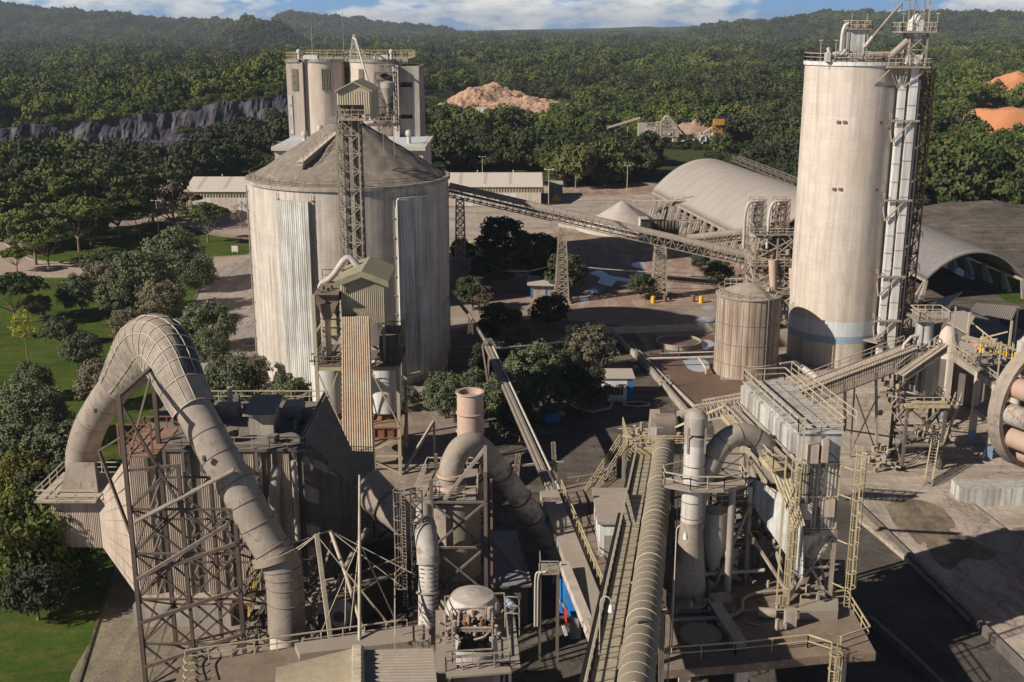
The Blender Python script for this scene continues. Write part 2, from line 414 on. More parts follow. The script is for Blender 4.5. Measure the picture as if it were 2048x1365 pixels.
sky.sun_elevation = EL; sky.sun_rotation = math.atan2(sdir.x, sdir.y); sky.altitude = 2500; sky.air_density = .5; sky.dust_density = .15; sky.ozone_density = 1.5
tc = nt.nodes.new('ShaderNodeTexCoord')
s = nt.nodes.new('ShaderNodeSeparateXYZ'); nt.links.new(tc.outputs['Generated'], s.inputs[0])
n1 = noise(nt, tc.outputs['Generated'], 11, 10, .60, (1, 1, 3.0), .2)
n2 = noise(nt, tc.outputs['Generated'], 2.6, 3, .5, (1, 1, 2.5))
cm = mixc(nt, .4, n1, n2)
lowz = nt.nodes.new('ShaderNodeMapRange'); lowz.inputs[1].default_value = .05; lowz.inputs[2].default_value = .16; lowz.inputs[3].default_value = 1; lowz.inputs[4].default_value = 0
nt.links.new(s.outputs[2], lowz.inputs[0])
cl = ramp(nt, cm, [(.455, (0, 0, 0)), (.50, (.75, .75, .75)), (.56, (1, 1, 1))])
cl = mixc(nt, 1.0, cl, lowz.outputs[0], 'MULTIPLY')
shade = ramp(nt, noise(nt, tc.outputs['Generated'], 24, 7, .65, (1, 1, 3.4)), [(.33, (6.5, 8.2, 10.0)), (.48, (13.5, 13.6, 13.8)), (.62, (17.5, 16.8, 15.6))])
low = mixc(nt, lowz.outputs[0], sky.outputs[0], (2.9, 6.6, 12.0))
fin = mixc(nt, cl, low, shade)
nt.links.new(fin, bg.inputs[0]); bg.inputs[1].default_value = .05
sc.view_settings.view_transform = 'Standard'; sc.view_settings.look = 'None'; sc.view_settings.exposure = 0.32
sc.cycles.max_bounces = 5; sc.cycles.diffuse_bounces = 2; sc.cycles.glossy_bounces = 2; sc.cycles.transparent_max_bounces = 4

# ------------------------------------------------------------------ terrain
def lerp(a, b, t): return a+(b-a)*t
def sst(a, b, x):
    t = min(1, max(0, (x-a)/(b-a))); return t*t*(3-2*t)
def tab(xs, ys, x):
    if x <= xs[0]: return ys[0]
    for i in range(len(xs)-1):
        if x <= xs[i+1]: return lerp(ys[i], ys[i+1], (x-xs[i])/(xs[i+1]-xs[i]))
    return ys[-1]
CD = 600.0
CPX = [-400, 0, 130, 240, 330, 400, 480, 570, 640]
CTOP = [P(0, y, CD).z for y in (262, 258, 248, 238, 226, 216, 204, 192, 188)]
CBOT = [P(0, y, CD).z for y in (312, 310, 308, 306, 300, 286, 270, 256, 250)]
RIDGES = [(4500, 620, [-900, -60, 0, 30, 56, 67, 79, 117, 138, 176, 202, 222, 250, 270, 350, 500, 620], [-6, 0, 5, 10, 15, 14, 20, 21, 19, 27, 29, 28, 29, 35, 42, 47, 56]),
          (5500, 600, [500, 539, 568, 580, 612, 638, 656, 685, 715, 744, 791, 861, 900], [58, 47, 28, 25.5, 28, 34, 33, 40, 38, 44, 50, 55, 60]),
          (3000, 260, [455, 488, 505, 530, 556, 585], [64, 47, 42, 44, 55, 64]),
          (7500, 700, [900, 1080, 1200, 1250, 1290, 1320, 1400, 1460, 1520], [58, 54, 52, 50, 48, 50, 47, 46, 50]),
          (4300, 640, [1380, 1450, 1497, 1538, 1597, 1641, 1700, 1743, 1773, 1802, 1890, 2048, 2400, 3200], [58, 47, 48, 45, 37, 28, 26, 27, 31, 28, 26, 30, 30, 34])]
HAZE = 0.000075
def hz(x, y):
    if y < 380: return 0.0
    px = 1024+x/(y*CP+H*SP)*F
    f = 18*sst(2200, 9000, y)+5*sst(700, 1500, y)*mnoise.noise((x/260, y/260, 1.7))+1.5*sst(450, 700, y)*mnoise.noise((x/70, y/70, 4.1))
    f += 5*sst(1300, 1900, px)*sst(450, 800, y)
    hh = 0
    if y > 1500:
        for D0, wd, xs, ys in RIDGES:
            q = (y-D0)/wd
            if abs(q) > 3 or px < xs[0]-5 or px > xs[-1]+5: continue
            zt = P(1024, tab(xs, ys, px), D0).z-15
            e = math.exp(-q*q)*(1+.22*mnoise.noise((x/260, y/170, 3))*min(1, q*q*3)); e = min(1, e)
            hh = max(hh, zt*e)
    f = max(f, hh)
    if px < 660:
        k = 1-sst(600, 660, px); ct, cb = tab(CPX, CTOP, px), tab(CPX, CBOT, px)
        if y <= CD: g = cb*sst(430, 560, y)
        else: g = lerp(ct, f, sst(CD, 1500, y))
        f = lerp(f, g, k)
    return f
# the ground: one sheet out to the horizon
rows = []; D = 24.0
while D < 14000:
    rows.append(D); D *= 1.021 if D > 300 else 1.06
rows += [CD-.5, CD+.5]; rows.sort()
cols = [-3400+i*16 if False else x for x in ([-6000, -4500, -3400, -2600, -2000, -1600, -1300]+list(range(-1100, 3201, 11))+[3500, 4000, 4800, 5800, 7500])]
gb = MB()
for D in rows:
    kk = (D*CP+H*SP)/F
    for px in cols:
        x = (px-1024)*kk; gb.v.append((x, D, hz(x, D)))
nc = len(cols)
for i in range(len(rows)-1):
    for j in range(nc-1):
        gb.f.append((i*nc+j, i*nc+j+1, (i+1)*nc+j+1, (i+1)*nc+j)); gb.sm.append(True)
m, nt, b = new_mat('ground surface')
p = gpos(nt); s = nt.nodes.new('ShaderNodeSeparateXYZ'); nt.links.new(p, s.inputs[0])
def mrange(v, a, b_):
    n = nt.nodes.new('ShaderNodeMapRange'); n.inputs[1].default_value = a; n.inputs[2].default_value = b_; nt.links.new(v, n.inputs[0]); return n.outputs[0]
near = mixc(nt, ramp(nt, noise(nt, p, .045, 6, .65), [(.4, (0, 0, 0)), (.6, (1, 1, 1))]), (.31, .25, .20), (.215, .16, .125))
near = mixc(nt, ramp(nt, noise(nt, p, .25, 6, .7), [(.45, (0, 0, 0)), (.7, (.6, .6, .6))]), near, (.40, .35, .30))
near = mixc(nt, .5, near, ramp(nt, noise(nt, p, 2.5, 6, .7), [(.3, (.6,)*3), (.7, (1.3,)*3)]), 'MULTIPLY')
floor_ = mixc(nt, noise(nt, p, .08, 5, .7), (.035, .042, .018), (.075, .085, .03))
canopy = mixc(nt, ramp(nt, noise(nt, p, .05, 6, .8), [(.35, (0, 0, 0)), (.65, (1, 1, 1))]), (.014, .024, .010), (.055, .075, .026))
field = mixc(nt, ramp(nt, noise(nt, p, .0016, 4, .5, (1, .45, 1)), [(.60, (0, 0, 0)), (.63, (1, 1, 1))]), canopy, (.20, .24, .07))
far = mixc(nt, mrange(s.outputs[1], 2100, 2700), floor_, field)
yy = nt.nodes.new('ShaderNodeMath'); yy.operation = 'MULTIPLY_ADD'; yy.inputs[1].default_value = 60; nt.links.new(noise(nt, p, .02, 3, .6), yy.inputs[0]); nt.links.new(s.outputs[1], yy.inputs[2])
allc = mixc(nt, mrange(yy.outputs[0], 425, 450), near, far)
nt.links.new(allc, b.inputs['Base Color']); b.inputs['Roughness'].default_value = .95; b.inputs['Specular IOR Level'].default_value = .1
bump(nt, b, noise(nt, p, .6, 6, .7), .6, .3)
M['ground'] = m
go = gb.build('ground', 'ground', None, (0, 0, 0)); tag(go, kind='structure')

# ------------------------------------------------------------------ ground sheets
def sheet_mat(name, c1, c2, s1=.12, s2=1.5, streaks=None, rough=.95, c3=None, spec=.1, cracks=0, tracks=None):
    m, nt, b = new_mat(name); p = gpos(nt)
    base = mixc(nt, ramp(nt, noise(nt, p, s1, 6, .65), [(.36, (0, 0, 0)), (.64, (1, 1, 1))]), c1, c2)
    if streaks: base = mixc(nt, ramp(nt, noise(nt, p, 1.0, 5, .6, streaks, .4), [(.45, (0, 0, 0)), (.7, (.8,)*3)]), base, c3 or tuple(x*.6 for x in c1))
    base = mixc(nt, .6, base, ramp(nt, noise(nt, p, s2, 7, .75), [(.3, (.55,)*3), (.7, (1.35,)*3)]), 'MULTIPLY')
    if cracks:
        vo = nt.nodes.new('ShaderNodeTexVoronoi'); vo.feature = 'DISTANCE_TO_EDGE'; vo.inputs['Scale'].default_value = cracks
        ad = nt.nodes.new('ShaderNodeMix'); ad.data_type = 'VECTOR'; ad.inputs[0].default_value = .12
        nz = nt.nodes.new('ShaderNodeTexNoise'); nz.inputs['Scale'].default_value = 1.0; nt.links.new(p, nz.inputs['Vector'])
        ml = nt.nodes.new('ShaderNodeVectorMath'); ml.operation = 'MULTIPLY_ADD'; ml.inputs[1].default_value = (1.6, 1.6, 1.6); nt.links.new(nz.outputs[1], ml.inputs[0]); nt.links.new(p, ml.inputs[2])
        nt.links.new(ml.outputs[0], vo.inputs['Vector'])
        base = mixc(nt, 1.0, base, ramp(nt, vo.outputs['Distance'], [(0, (.42, .40, .38)), (.012, (.9, .9, .9)), (.03, (1, 1, 1))]), 'MULTIPLY')
    if tracks:
        for k, (sx_, sy_) in enumerate(tracks):
            base = mixc(nt, ramp(nt, noise(nt, p, 1.0, 7, .7, (sx_, sy_, 1), .8), [(.50, (0, 0, 0)), (.58, (.55,)*3), (.62, (0, 0, 0)), (1, (0, 0, 0))]), base, tuple(x*(.62 if k % 2 else 1.28) for x in c1))
    spk = noise(nt, p, 9.0, 3, .8)
    base = mixc(nt, 1.0, base, ramp(nt, spk, [(.30, (.55,)*3), (.40, (1, 1, 1)), (.66, (1, 1, 1)), (.72, (1.35,)*3)]), 'MULTIPLY')
    nt.links.new(base, b.inputs['Base Color']); b.inputs['Roughness'].default_value = rough; b.inputs['Specular IOR Level'].default_value = spec
    bump(nt, b, noise(nt, p, s2*2, 6, .7), .8, .12); return m
M['lawn'] = sheet_mat('lawn', (.060, .105, .012), (.038, .070, .010), .07, 1.1, (.22, .35, .3), c3=(.13, .115, .035))
M['road'] = sheet_mat('grey road', (.34, .30, .265), (.27, .235, .205), .2, 1.2, (.25, .05, 1), cracks=.15, tracks=[(.4, .04)])
M['road_pink'] = sheet_mat('pink road', (.42, .33, .265), (.35, .27, .215), .2, 1.2)
M['track'] = sheet_mat('service road', (.25, .205, .165), (.18, .145, .115), .25, 1.6, (.6, .06, 1), c3=(.28, .27, .15))
M['quarry'] = sheet_mat('quarry spoil', (.46, .30, .20), (.34, .27, .21), .022, .25, (.02, .09, .3), c3=(.50, .22, .11), tracks=[(.02, .12), (.1, .02)])
M['mud'] = sheet_mat('wet brown mud', (.19, .12, .08), (.13, .085, .06), .12, 1.2, rough=.55, spec=.4)
M['earth'] = sheet_mat('pinkish bare earth', (.34, .235, .17), (.23, .15, .11), .08, .8, (.3, .12, 1), c3=(.47, .38, .32), tracks=[(.05, .4), (.3, .06)])
M['yard'] = sheet_mat('pale dusty yard', (.45, .38, .315), (.34, .28, .23), .09, .9, (.08, .3, 1), c3=(.26, .205, .16), cracks=.11, tracks=[(.04, .5), (.5, .06)])
M['slab'] = sheet_mat('old slab', (.43, .365, .30), (.35, .29, .24), .1, 1.1, (.5, .12, 1), c3=(.22, .175, .135), cracks=.16, tracks=[(.3, .07)])
M['asphalt_shade'] = sheet_mat('dark asphalt with painted shade', (.125, .105, .088), (.065, .055, .047), .12, .9, (.07, .4, 1), c3=(.19, .16, .13), cracks=.14, tracks=[(.05, .45), (.4, .05)])  # dark asphalt tone, also used to paint shade over the central yard
M['kerb'] = weathered('kerb concrete', (.50, .44, .37), dust=.3)
m, nt, b = new_mat('puddle'); b.inputs['Base Color'].default_value = (.42, .43, .46, 1); b.inputs['Roughness'].default_value = .12; M['water'] = m  # base colour whitened to paint in the clouds the water reflects
def sheet(name, mat, pix, z, kind='structure', curve=True, label=None, cat=None):
    pts = [G(px, py, 0) for px, py in pix]
    if curve: pts = catmull(pts+[pts[0]], 5)[:-1]
    b = MB(); b.face([(q.x, q.y, z) for q in pts])
    if sum(pts[i].x*pts[(i+1) % len(pts)].y-pts[(i+1) % len(pts)].x*pts[i].y for i in range(len(pts))) < 0: b.v.reverse()
    o = b.build(name, mat); return tag(o, label, cat, kind=kind)
sheet('lawn', 'lawn', [(-500, 556), (80, 557), (250, 552), (385, 556), (400, 572), (378, 612), (345, 660), (325, 740), (330, 820), (300, 920), (262, 1060), (222, 1160), (190, 1260), (152, 1380), (-600, 1400)], .004)
sheet('lawn', 'lawn', [(-500, 452), (0, 455), (140, 452), (215, 462), (300, 444), (360, 448), (420, 470), (520, 484), (520, 507), (430, 513), (300, 519), (160, 523), (85, 521), (40, 498), (0, 478), (-500, 470)], .004)
sheet('road', 'road_pink', [(-500, 486), (0, 487), (30, 506), (70, 524), (160, 527), (420, 517), (540, 506), (560, 560), (410, 557), (250, 554), (60, 555), (-500, 556)], .008)
sheet('road', 'road', [(420, 540), (560, 515), (600, 700), (600, 800), (430, 815), (335, 790), (350, 690), (385, 615), (402, 572)], .012)
sheet('service_road', 'track', [(236, 1120), (300, 1120), (420, 1390), (148, 1390), (190, 1262)], .008)
sheet('back_yard', 'road_pink', [(210, 447), (250, 428), (340, 424), (560, 425), (560, 474), (460, 470), (380, 455), (300, 442)], .012)
sheet('upper_yard', 'yard', [(1085, 372), (1180, 380), (1310, 392), (1380, 470), (1330, 462), (1170, 470), (1040, 470), (900, 520), (880, 420), (1080, 415)], .004)
sheet('bare_earth', 'earth', [(1060, 470), (1180, 462), (1330, 458), (1420, 470), (1480, 500), (1480, 540), (1430, 600), (1330, 612), (1180, 618), (1080, 612), (1000, 560), (960, 500)], .008)
sheet('grass_verge', 'earth', [(1150, 372), (1300, 366), (1330, 384), (1200, 392), (1120, 384)], .010)
sheet('yard_road_shade', 'asphalt_shade', [(900, 660), (1010, 640), (1230, 650), (1300, 700), (1420, 830), (1400, 960), (1290, 900), (1180, 1010), (1000, 1000), (960, 880), (900, 800)], .010)
sheet('dusty_yard', 'yard', [(1560, 715), (1700, 745), (1830, 690), (2000, 700), (2400, 760), (2500, 1400), (2000, 1400), (1880, 1200), (1720, 1000), (1640, 930), (1560, 850)], .006)
sheet('yard_road_shade', 'asphalt_shade', [(960, 960), (1100, 940), (1340, 900), (1350, 1400), (600, 1420), (640, 1180), (800, 1060)], .013)  # dark sheet paints deep shade over the bottom centre and below the deck
sheet('grass_strip', 'lawn', [(1880, 514), (1985, 532), (2060, 560), (2060, 600), (2020, 606), (1960, 566), (1890, 532)], .03)
sheet('puddle', 'water', [(1855, 512), (1880, 516), (1945, 552), (1935, 558), (1880, 532), (1850, 520)], .035)
sheet('basin', 'mud', [(1288, 690), (1300, 672), (1440, 670), (1440, 760), (1560, 760), (1560, 800), (1440, 812), (1345, 812)], .016, curve=False)
sheet('dark_ground', 'asphalt_shade', [(1820, 430), (2400, 430), (2500, 640), (2048, 660), (1990, 620), (1850, 620), (1800, 560)], .012)  # dark sheet over the ground around the curved shed
for pix in ([(1178, 547), (1200, 541), (1222, 552), (1256, 557), (1260, 566), (1234, 562), (1222, 573), (1196, 566), (1200, 556)],
            [(962, 520), (978, 515), (988, 520), (982, 532), (968, 530)],
            [(1262, 528), (1284, 524), (1294, 538), (1270, 535)],
            [(1156, 598), (1168, 594), (1180, 600), (1172, 606), (1160, 604)], [(1174, 580), (1190, 578), (1196, 585), (1180, 586)],
            [(1388, 642), (1404, 634), (1428, 638), (1430, 650), (1404, 650)], [(1400, 616), (1420, 610), (1430, 618), (1414, 620)],
            [(1365, 722), (1398, 716), (1420, 730), (1408, 744), (1380, 740)], [(1395, 684), (1416, 680), (1430, 690), (1410, 700)]):
    sheet('puddle', 'water', pix, .022)
# low kerbs
def wall_line(name, pix, wd, h, mat='kerb', z=0, label=None, cat=None, kind=None):
    pts = [G(a, b_, 0) for a, b_ in pix]; b = MB()
    for a, c in zip(pts[:-1], pts[1:]): b.bar(a+V((0, 0, z+h/2)), c+V((0, 0, z+h/2)), wd, h)
    o = b.build(name, mat); return tag(o, label, cat, kind=kind)
wall_line('kerb', [(0, 480), (24, 498), (62, 521), (84, 525), (160, 526), (300, 521), (430, 515), (500, 511)], .25, .16, kind='structure')
wall_line('kerb', [(402, 574), (382, 612), (352, 662), (338, 700)], .25, .16, 'brown_deck', kind='structure')
wall_line('kerb', [(222, 1164), (190, 1262), (153, 1380)], .25, .16, 'asphalt_shade', kind='structure')

# ------------------------------------------------------------------ quarry cliff
M['cliff'] = sheet_mat('quarry rock', (.066, .060, .086), (.028, .026, .036), .035, .5, (.16, .16, .015), c3=(.17, .155, .16))
cb = MB(); NU, NV = 300, 22; idx = {}
for i in range(NU+1):
    px = -380+1020*i/NU; ct, cbt = tab(CPX, CTOP, px), tab(CPX, CBOT, px)
    for j in range(NV+1):
        t = j/NV; kk = (CD*CP+H*SP)/F; x = (px-1024)*kk
        z = lerp(cbt-2, ct+1.2, t)
        y = CD-3-13*(1-t)*(.4+.6*(mnoise.noise((x/30, 0, .3))+.6))-7*mnoise.noise((x/17, z/22, 2.2))-4*mnoise.noise((x/5.2, z/9, 5.2))-2.2*abs(mnoise.noise((x/2.1, z/5, 8)))-(6 if t < .34+.25*mnoise.noise((x/60, 1, 1)) else 0)
        if j == NV: y = CD+6
        cb.v.append((x, y, z+(2.4*mnoise.noise((x/14, t*3, 1)) if j < NV else 0)))
for i in range(NU):
    for j in range(NV): cb.f.append((i*(NV+1)+j, (i+1)*(NV+1)+j, (i+1)*(NV+1)+j+1, i*(NV+1)+j+1)); cb.sm.append(False)
tag(cb.build('quarry_cliff', 'cliff'), kind='structure')
# ledge road at the foot of the cliff
lb = MB(); lp = [(380, 300), (430, 288), (480, 276), (530, 268), (580, 262), (620, 258)]
pr = None
for px, py in lp:
    a = P(px, py, 540); c = P(px, py-5, 556)
    if pr: lb.quad(pr[0], a, c, pr[1]); lb.quad(pr[0]-V((0, 0, 9)), a-V((0, 0, 9)), a, pr[0])
    pr = (a, c)
tag(lb.build('ledge_road', 'gravel'), kind='structure')

# ------------------------------------------------------------------ heaps
def heap(name, mat, px, py, D, rx, ry, h, label, cat, sharp=1.0, seed=1, n=40, rough=.18, z0=None, group=None, flat=.0):
    c = P(px, py, D); zb = hz(c.x, c.y) if z0 is None else z0
    b = MB(); R = n//2
    for i in range(R+1):
        r = i/R
        for k in range(n):
            a = 2*math.pi*k/n; rr = r*(1+.16*mnoise.noise((math.cos(a)*1.3, math.sin(a)*1.3, seed)))
            x, y = c.x+rx*rr*math.cos(a), c.y+ry*rr*math.sin(a)
            z = h*min(1-flat, (1-r**sharp))/(1-flat)*(1+rough*mnoise.noise((x/rx*3, y/ry*3, seed)))+rough*h*.5*(1-r)*mnoise.noise((x/rx*9, y/rx*9, seed+3))
            b.v.append((x, y, zb+z-(.6 if i == R else 0)))
    for i in range(R):
        for k in range(n): b.f.append((i*n+k, (i+1)*n+k, (i+1)*n+(k+1) % n, i*n+(k+1) % n)); b.sm.append(True)
    return tag(b.build(name, mat), label, cat, group)
# ------------------------------------------------------------------ trees
def crown_mesh(seed, R, hz_, kind, nleaf, leaf, ncl, cz, cl_r=.34, mat='leaf_round', name='crown', top_only=False):
    """leaf faces on many small clumps spread through a lumpy volume of radius R and height hz_"""
    rnd = random.Random(seed); vs = []; fs = []
    cl = []
    while len(cl) < ncl:
        a = rnd.uniform(0, 2*math.pi); u = rnd.uniform(-.75, 1); q = math.sqrt(max(0, 1-u*u)); rr = rnd.uniform(.45, 1)**.6
        if kind == 'flat':
            rad = R*math.sqrt(rnd.random())*.95; z = hz_*(.5-.9*(rad/R)**2+.25*rnd.uniform(-1, 1)); p = V((math.cos(a)*rad, math.sin(a)*rad, z)); r = R*cl_r*rnd.uniform(.7, 1.2)
            sq = .42
        else:
            lump = 1+.22*mnoise.noise((math.cos(a)*q*1.6+seed, math.sin(a)*q*1.6, u*1.6))
            p = V((math.cos(a)*q*R*rr*lump, math.sin(a)*q*R*rr*lump, u*hz_*rr*lump)); r = R*cl_r*rnd.uniform(.6, 1.15); sq = .85
        cl.append((p, r, sq))
    per = max(3, nleaf//ncl)
    for p, r, sq in cl:
        for _ in range(per):
            a = rnd.uniform(0, 2*math.pi); u = rnd.uniform(-.55, 1); q = math.sqrt(1-u*u)
            nrm = V((math.cos(a)*q, math.sin(a)*q, u)); d = r*rnd.uniform(.75, 1.08)
            c = p+V((nrm.x*d, nrm.y*d, nrm.z*d*sq)); c.z += cz
            nn = (nrm+V((rnd.uniform(-.75, .75), rnd.uniform(-.75, .75), rnd.uniform(-.5, .75)))).normalized()
            t = nn.orthogonal().normalized(); t.rotate(Quaternion(nn, rnd.uniform(0, 6.28))); bt = nn.cross(t)
            s1, s2 = leaf*rnd.uniform(.55, 1.2), leaf*rnd.uniform(.35, .8)
            n = len(vs); vs += [tuple(c+t*s1), tuple(c+bt*s2+nn*.06*s1), tuple(c-t*s1*.9), tuple(c-bt*s2)]; fs.append((n, n+1, n+2, n+3))
    me = bpy.data.meshes.new(name); me.from_pydata(vs, [], fs); me.materials.append(M[mat]); me.update()
    return me, [c[0] for c in cl]
def trunk_mesh(seed, cls, cz, r0, h, nb, lean=0.0, fork=.35):
    rnd = random.Random(seed*7+1); b = MB(); fz = h*fork; ln = V((lean, lean*.4, 0))
    top = ln*fz+V((0, 0, fz)); b.tube([(0, 0, -.3), ln*fz*.5+V((rnd.uniform(-.1, .1), 0, fz*.5)), top], [r0*1.2, r0*.95, r0*.8], 8)
    tg = sorted(cls, key=lambda p: rnd.random())[:nb]
    for p in tg:
        e = p+V((0, 0, cz)); mid = top.lerp(e, .5)+V((p.x*.12, p.y*.12, -abs(e.z-fz)*.08)); k = rnd.uniform(.35, .6)
        b.tube([top, top.lerp(mid, .5)+V((rnd.uniform(-.2, .2), rnd.uniform(-.2, .2), 0)), mid, e], [r0*k, r0*k*.8, r0*k*.55, r0*.12], 5)
    return b
def tree_proto(name, label, cat, seed, kind, R, hv, cz, nleaf, leaf, ncl, mat, nb=7, r0=.28, fork=.45, cl_r=.34, group=None, loc=(0, 0, 0)):
    t = thing(name, loc, label, cat, group)
    WORLD_ORG[t.name] = V((0, 0, 0))
    me, cls = crown_mesh(seed, R, hv, kind, nleaf, leaf, ncl, cz, cl_r, mat)
    c = bpy.data.objects.new('crown', me); COL.objects.link(c); c.parent = t
    tb = trunk_mesh(seed, cls, cz, r0, cz, nb, fork=fork); tb.build('trunk', 'barkm', t)
    return t
PROTO = {}
def proto(k):
    """each kind is built once; the first tree of the kind is that one itself"""
    spec = {'round1': (1, 'ball', 5.2, 4.6, 5.6, 9000, .29, 105, 'leaf_round'), 'round2': (2, 'ball', 5.0, 4.2, 5.2, 9000, .29, 95, 'leaf_round'),
            'round3': (3, 'ball', 5.4, 4.9, 5.8, 9500, .28, 115, 'leaf_round'), 'olive': (4, 'ball', 5.0, 4.5, 5.6, 9000, .27, 100, 'leaf_olive'),
            'dark': (5, 'ball', 5.5, 4.6, 6.0, 6000, .40, 80, 'leaf_dark'), 'yellow': (6, 'ball', 5.0, 4.4, 5.0, 8000, .29, 85, 'leaf_yellow'),
            'umb1': (7, 'flat', 7.5, 3.0, 9.5, 5000, .42, 60, 'leaf_forest'), 'umb2': (8, 'flat', 7.0, 3.6, 9.0, 5000, .42, 55, 'leaf_forest'),
            'dry': (9, 'ball', 4.2, 3.6, 6.0, 1100, .22, 50, 'leaf_dry'), 'gold': (10, 'ball', 1.9, 2.3, 6.2, 1500, .12, 34, 'leaf_gold')}[k]
    lab = {}
    nb = 12 if k[:3] in ('umb', 'dry') else 8
    clr = {'umb': .22, 'dry': .26}.get(k[:3], .27)
    return tree_proto('tree', 'x', 'tree', spec[0], spec[1], spec[2], spec[3], spec[4], spec[5], spec[6], spec[7], spec[8], nb, r0=.30 if k != 'gold' else .09, fork=.3 if k != 'gold' else .72, cl_r=clr)
def put_tree(k, cx, cy, rpx, label, group=None, dz=None, name='tree', cat='tree', sz=1.0):
    """a tree whose crown centre sits at pixel cx, cy and whose crown is rpx wide either side"""
    base = {'round1': (5.2, 5.6), 'round2': (5.0, 5.2), 'round3': (5.4, 5.8), 'olive': (5.0, 5.6), 'dark': (5.5, 6.0), 'yellow': (5.0, 5.0), 'umb1': (7.5, 9.5), 'umb2': (7.0, 9.0), 'dry': (4.2, 6.0), 'gold': (1.9, 6.2)}[k]
    s_ = 1.0
    for _ in range(6):
        g = G(cx, cy, base[1]*s_); dep = g.y*CP+(H-g.z)*SP; s_ = rpx/F*dep/(base[0]*.98)
    if k not in PROTO: t = PROTO[k] = proto(k); new = False
    else: t = copy_thing(PROTO[k], (0, 0, 0)); new = True
    t.name = name; t.location = (g.x, g.y, hz(g.x, g.y)); t.scale = (s_, s_, s_*sz); t.rotation_euler = (0, 0, random.uniform(0, 6.28))
    t['label'] = label; t['category'] = cat
    if group: t['group'] = group
    elif 'group' in t: del t['group']
    return t
gt = 'trees in the garden'
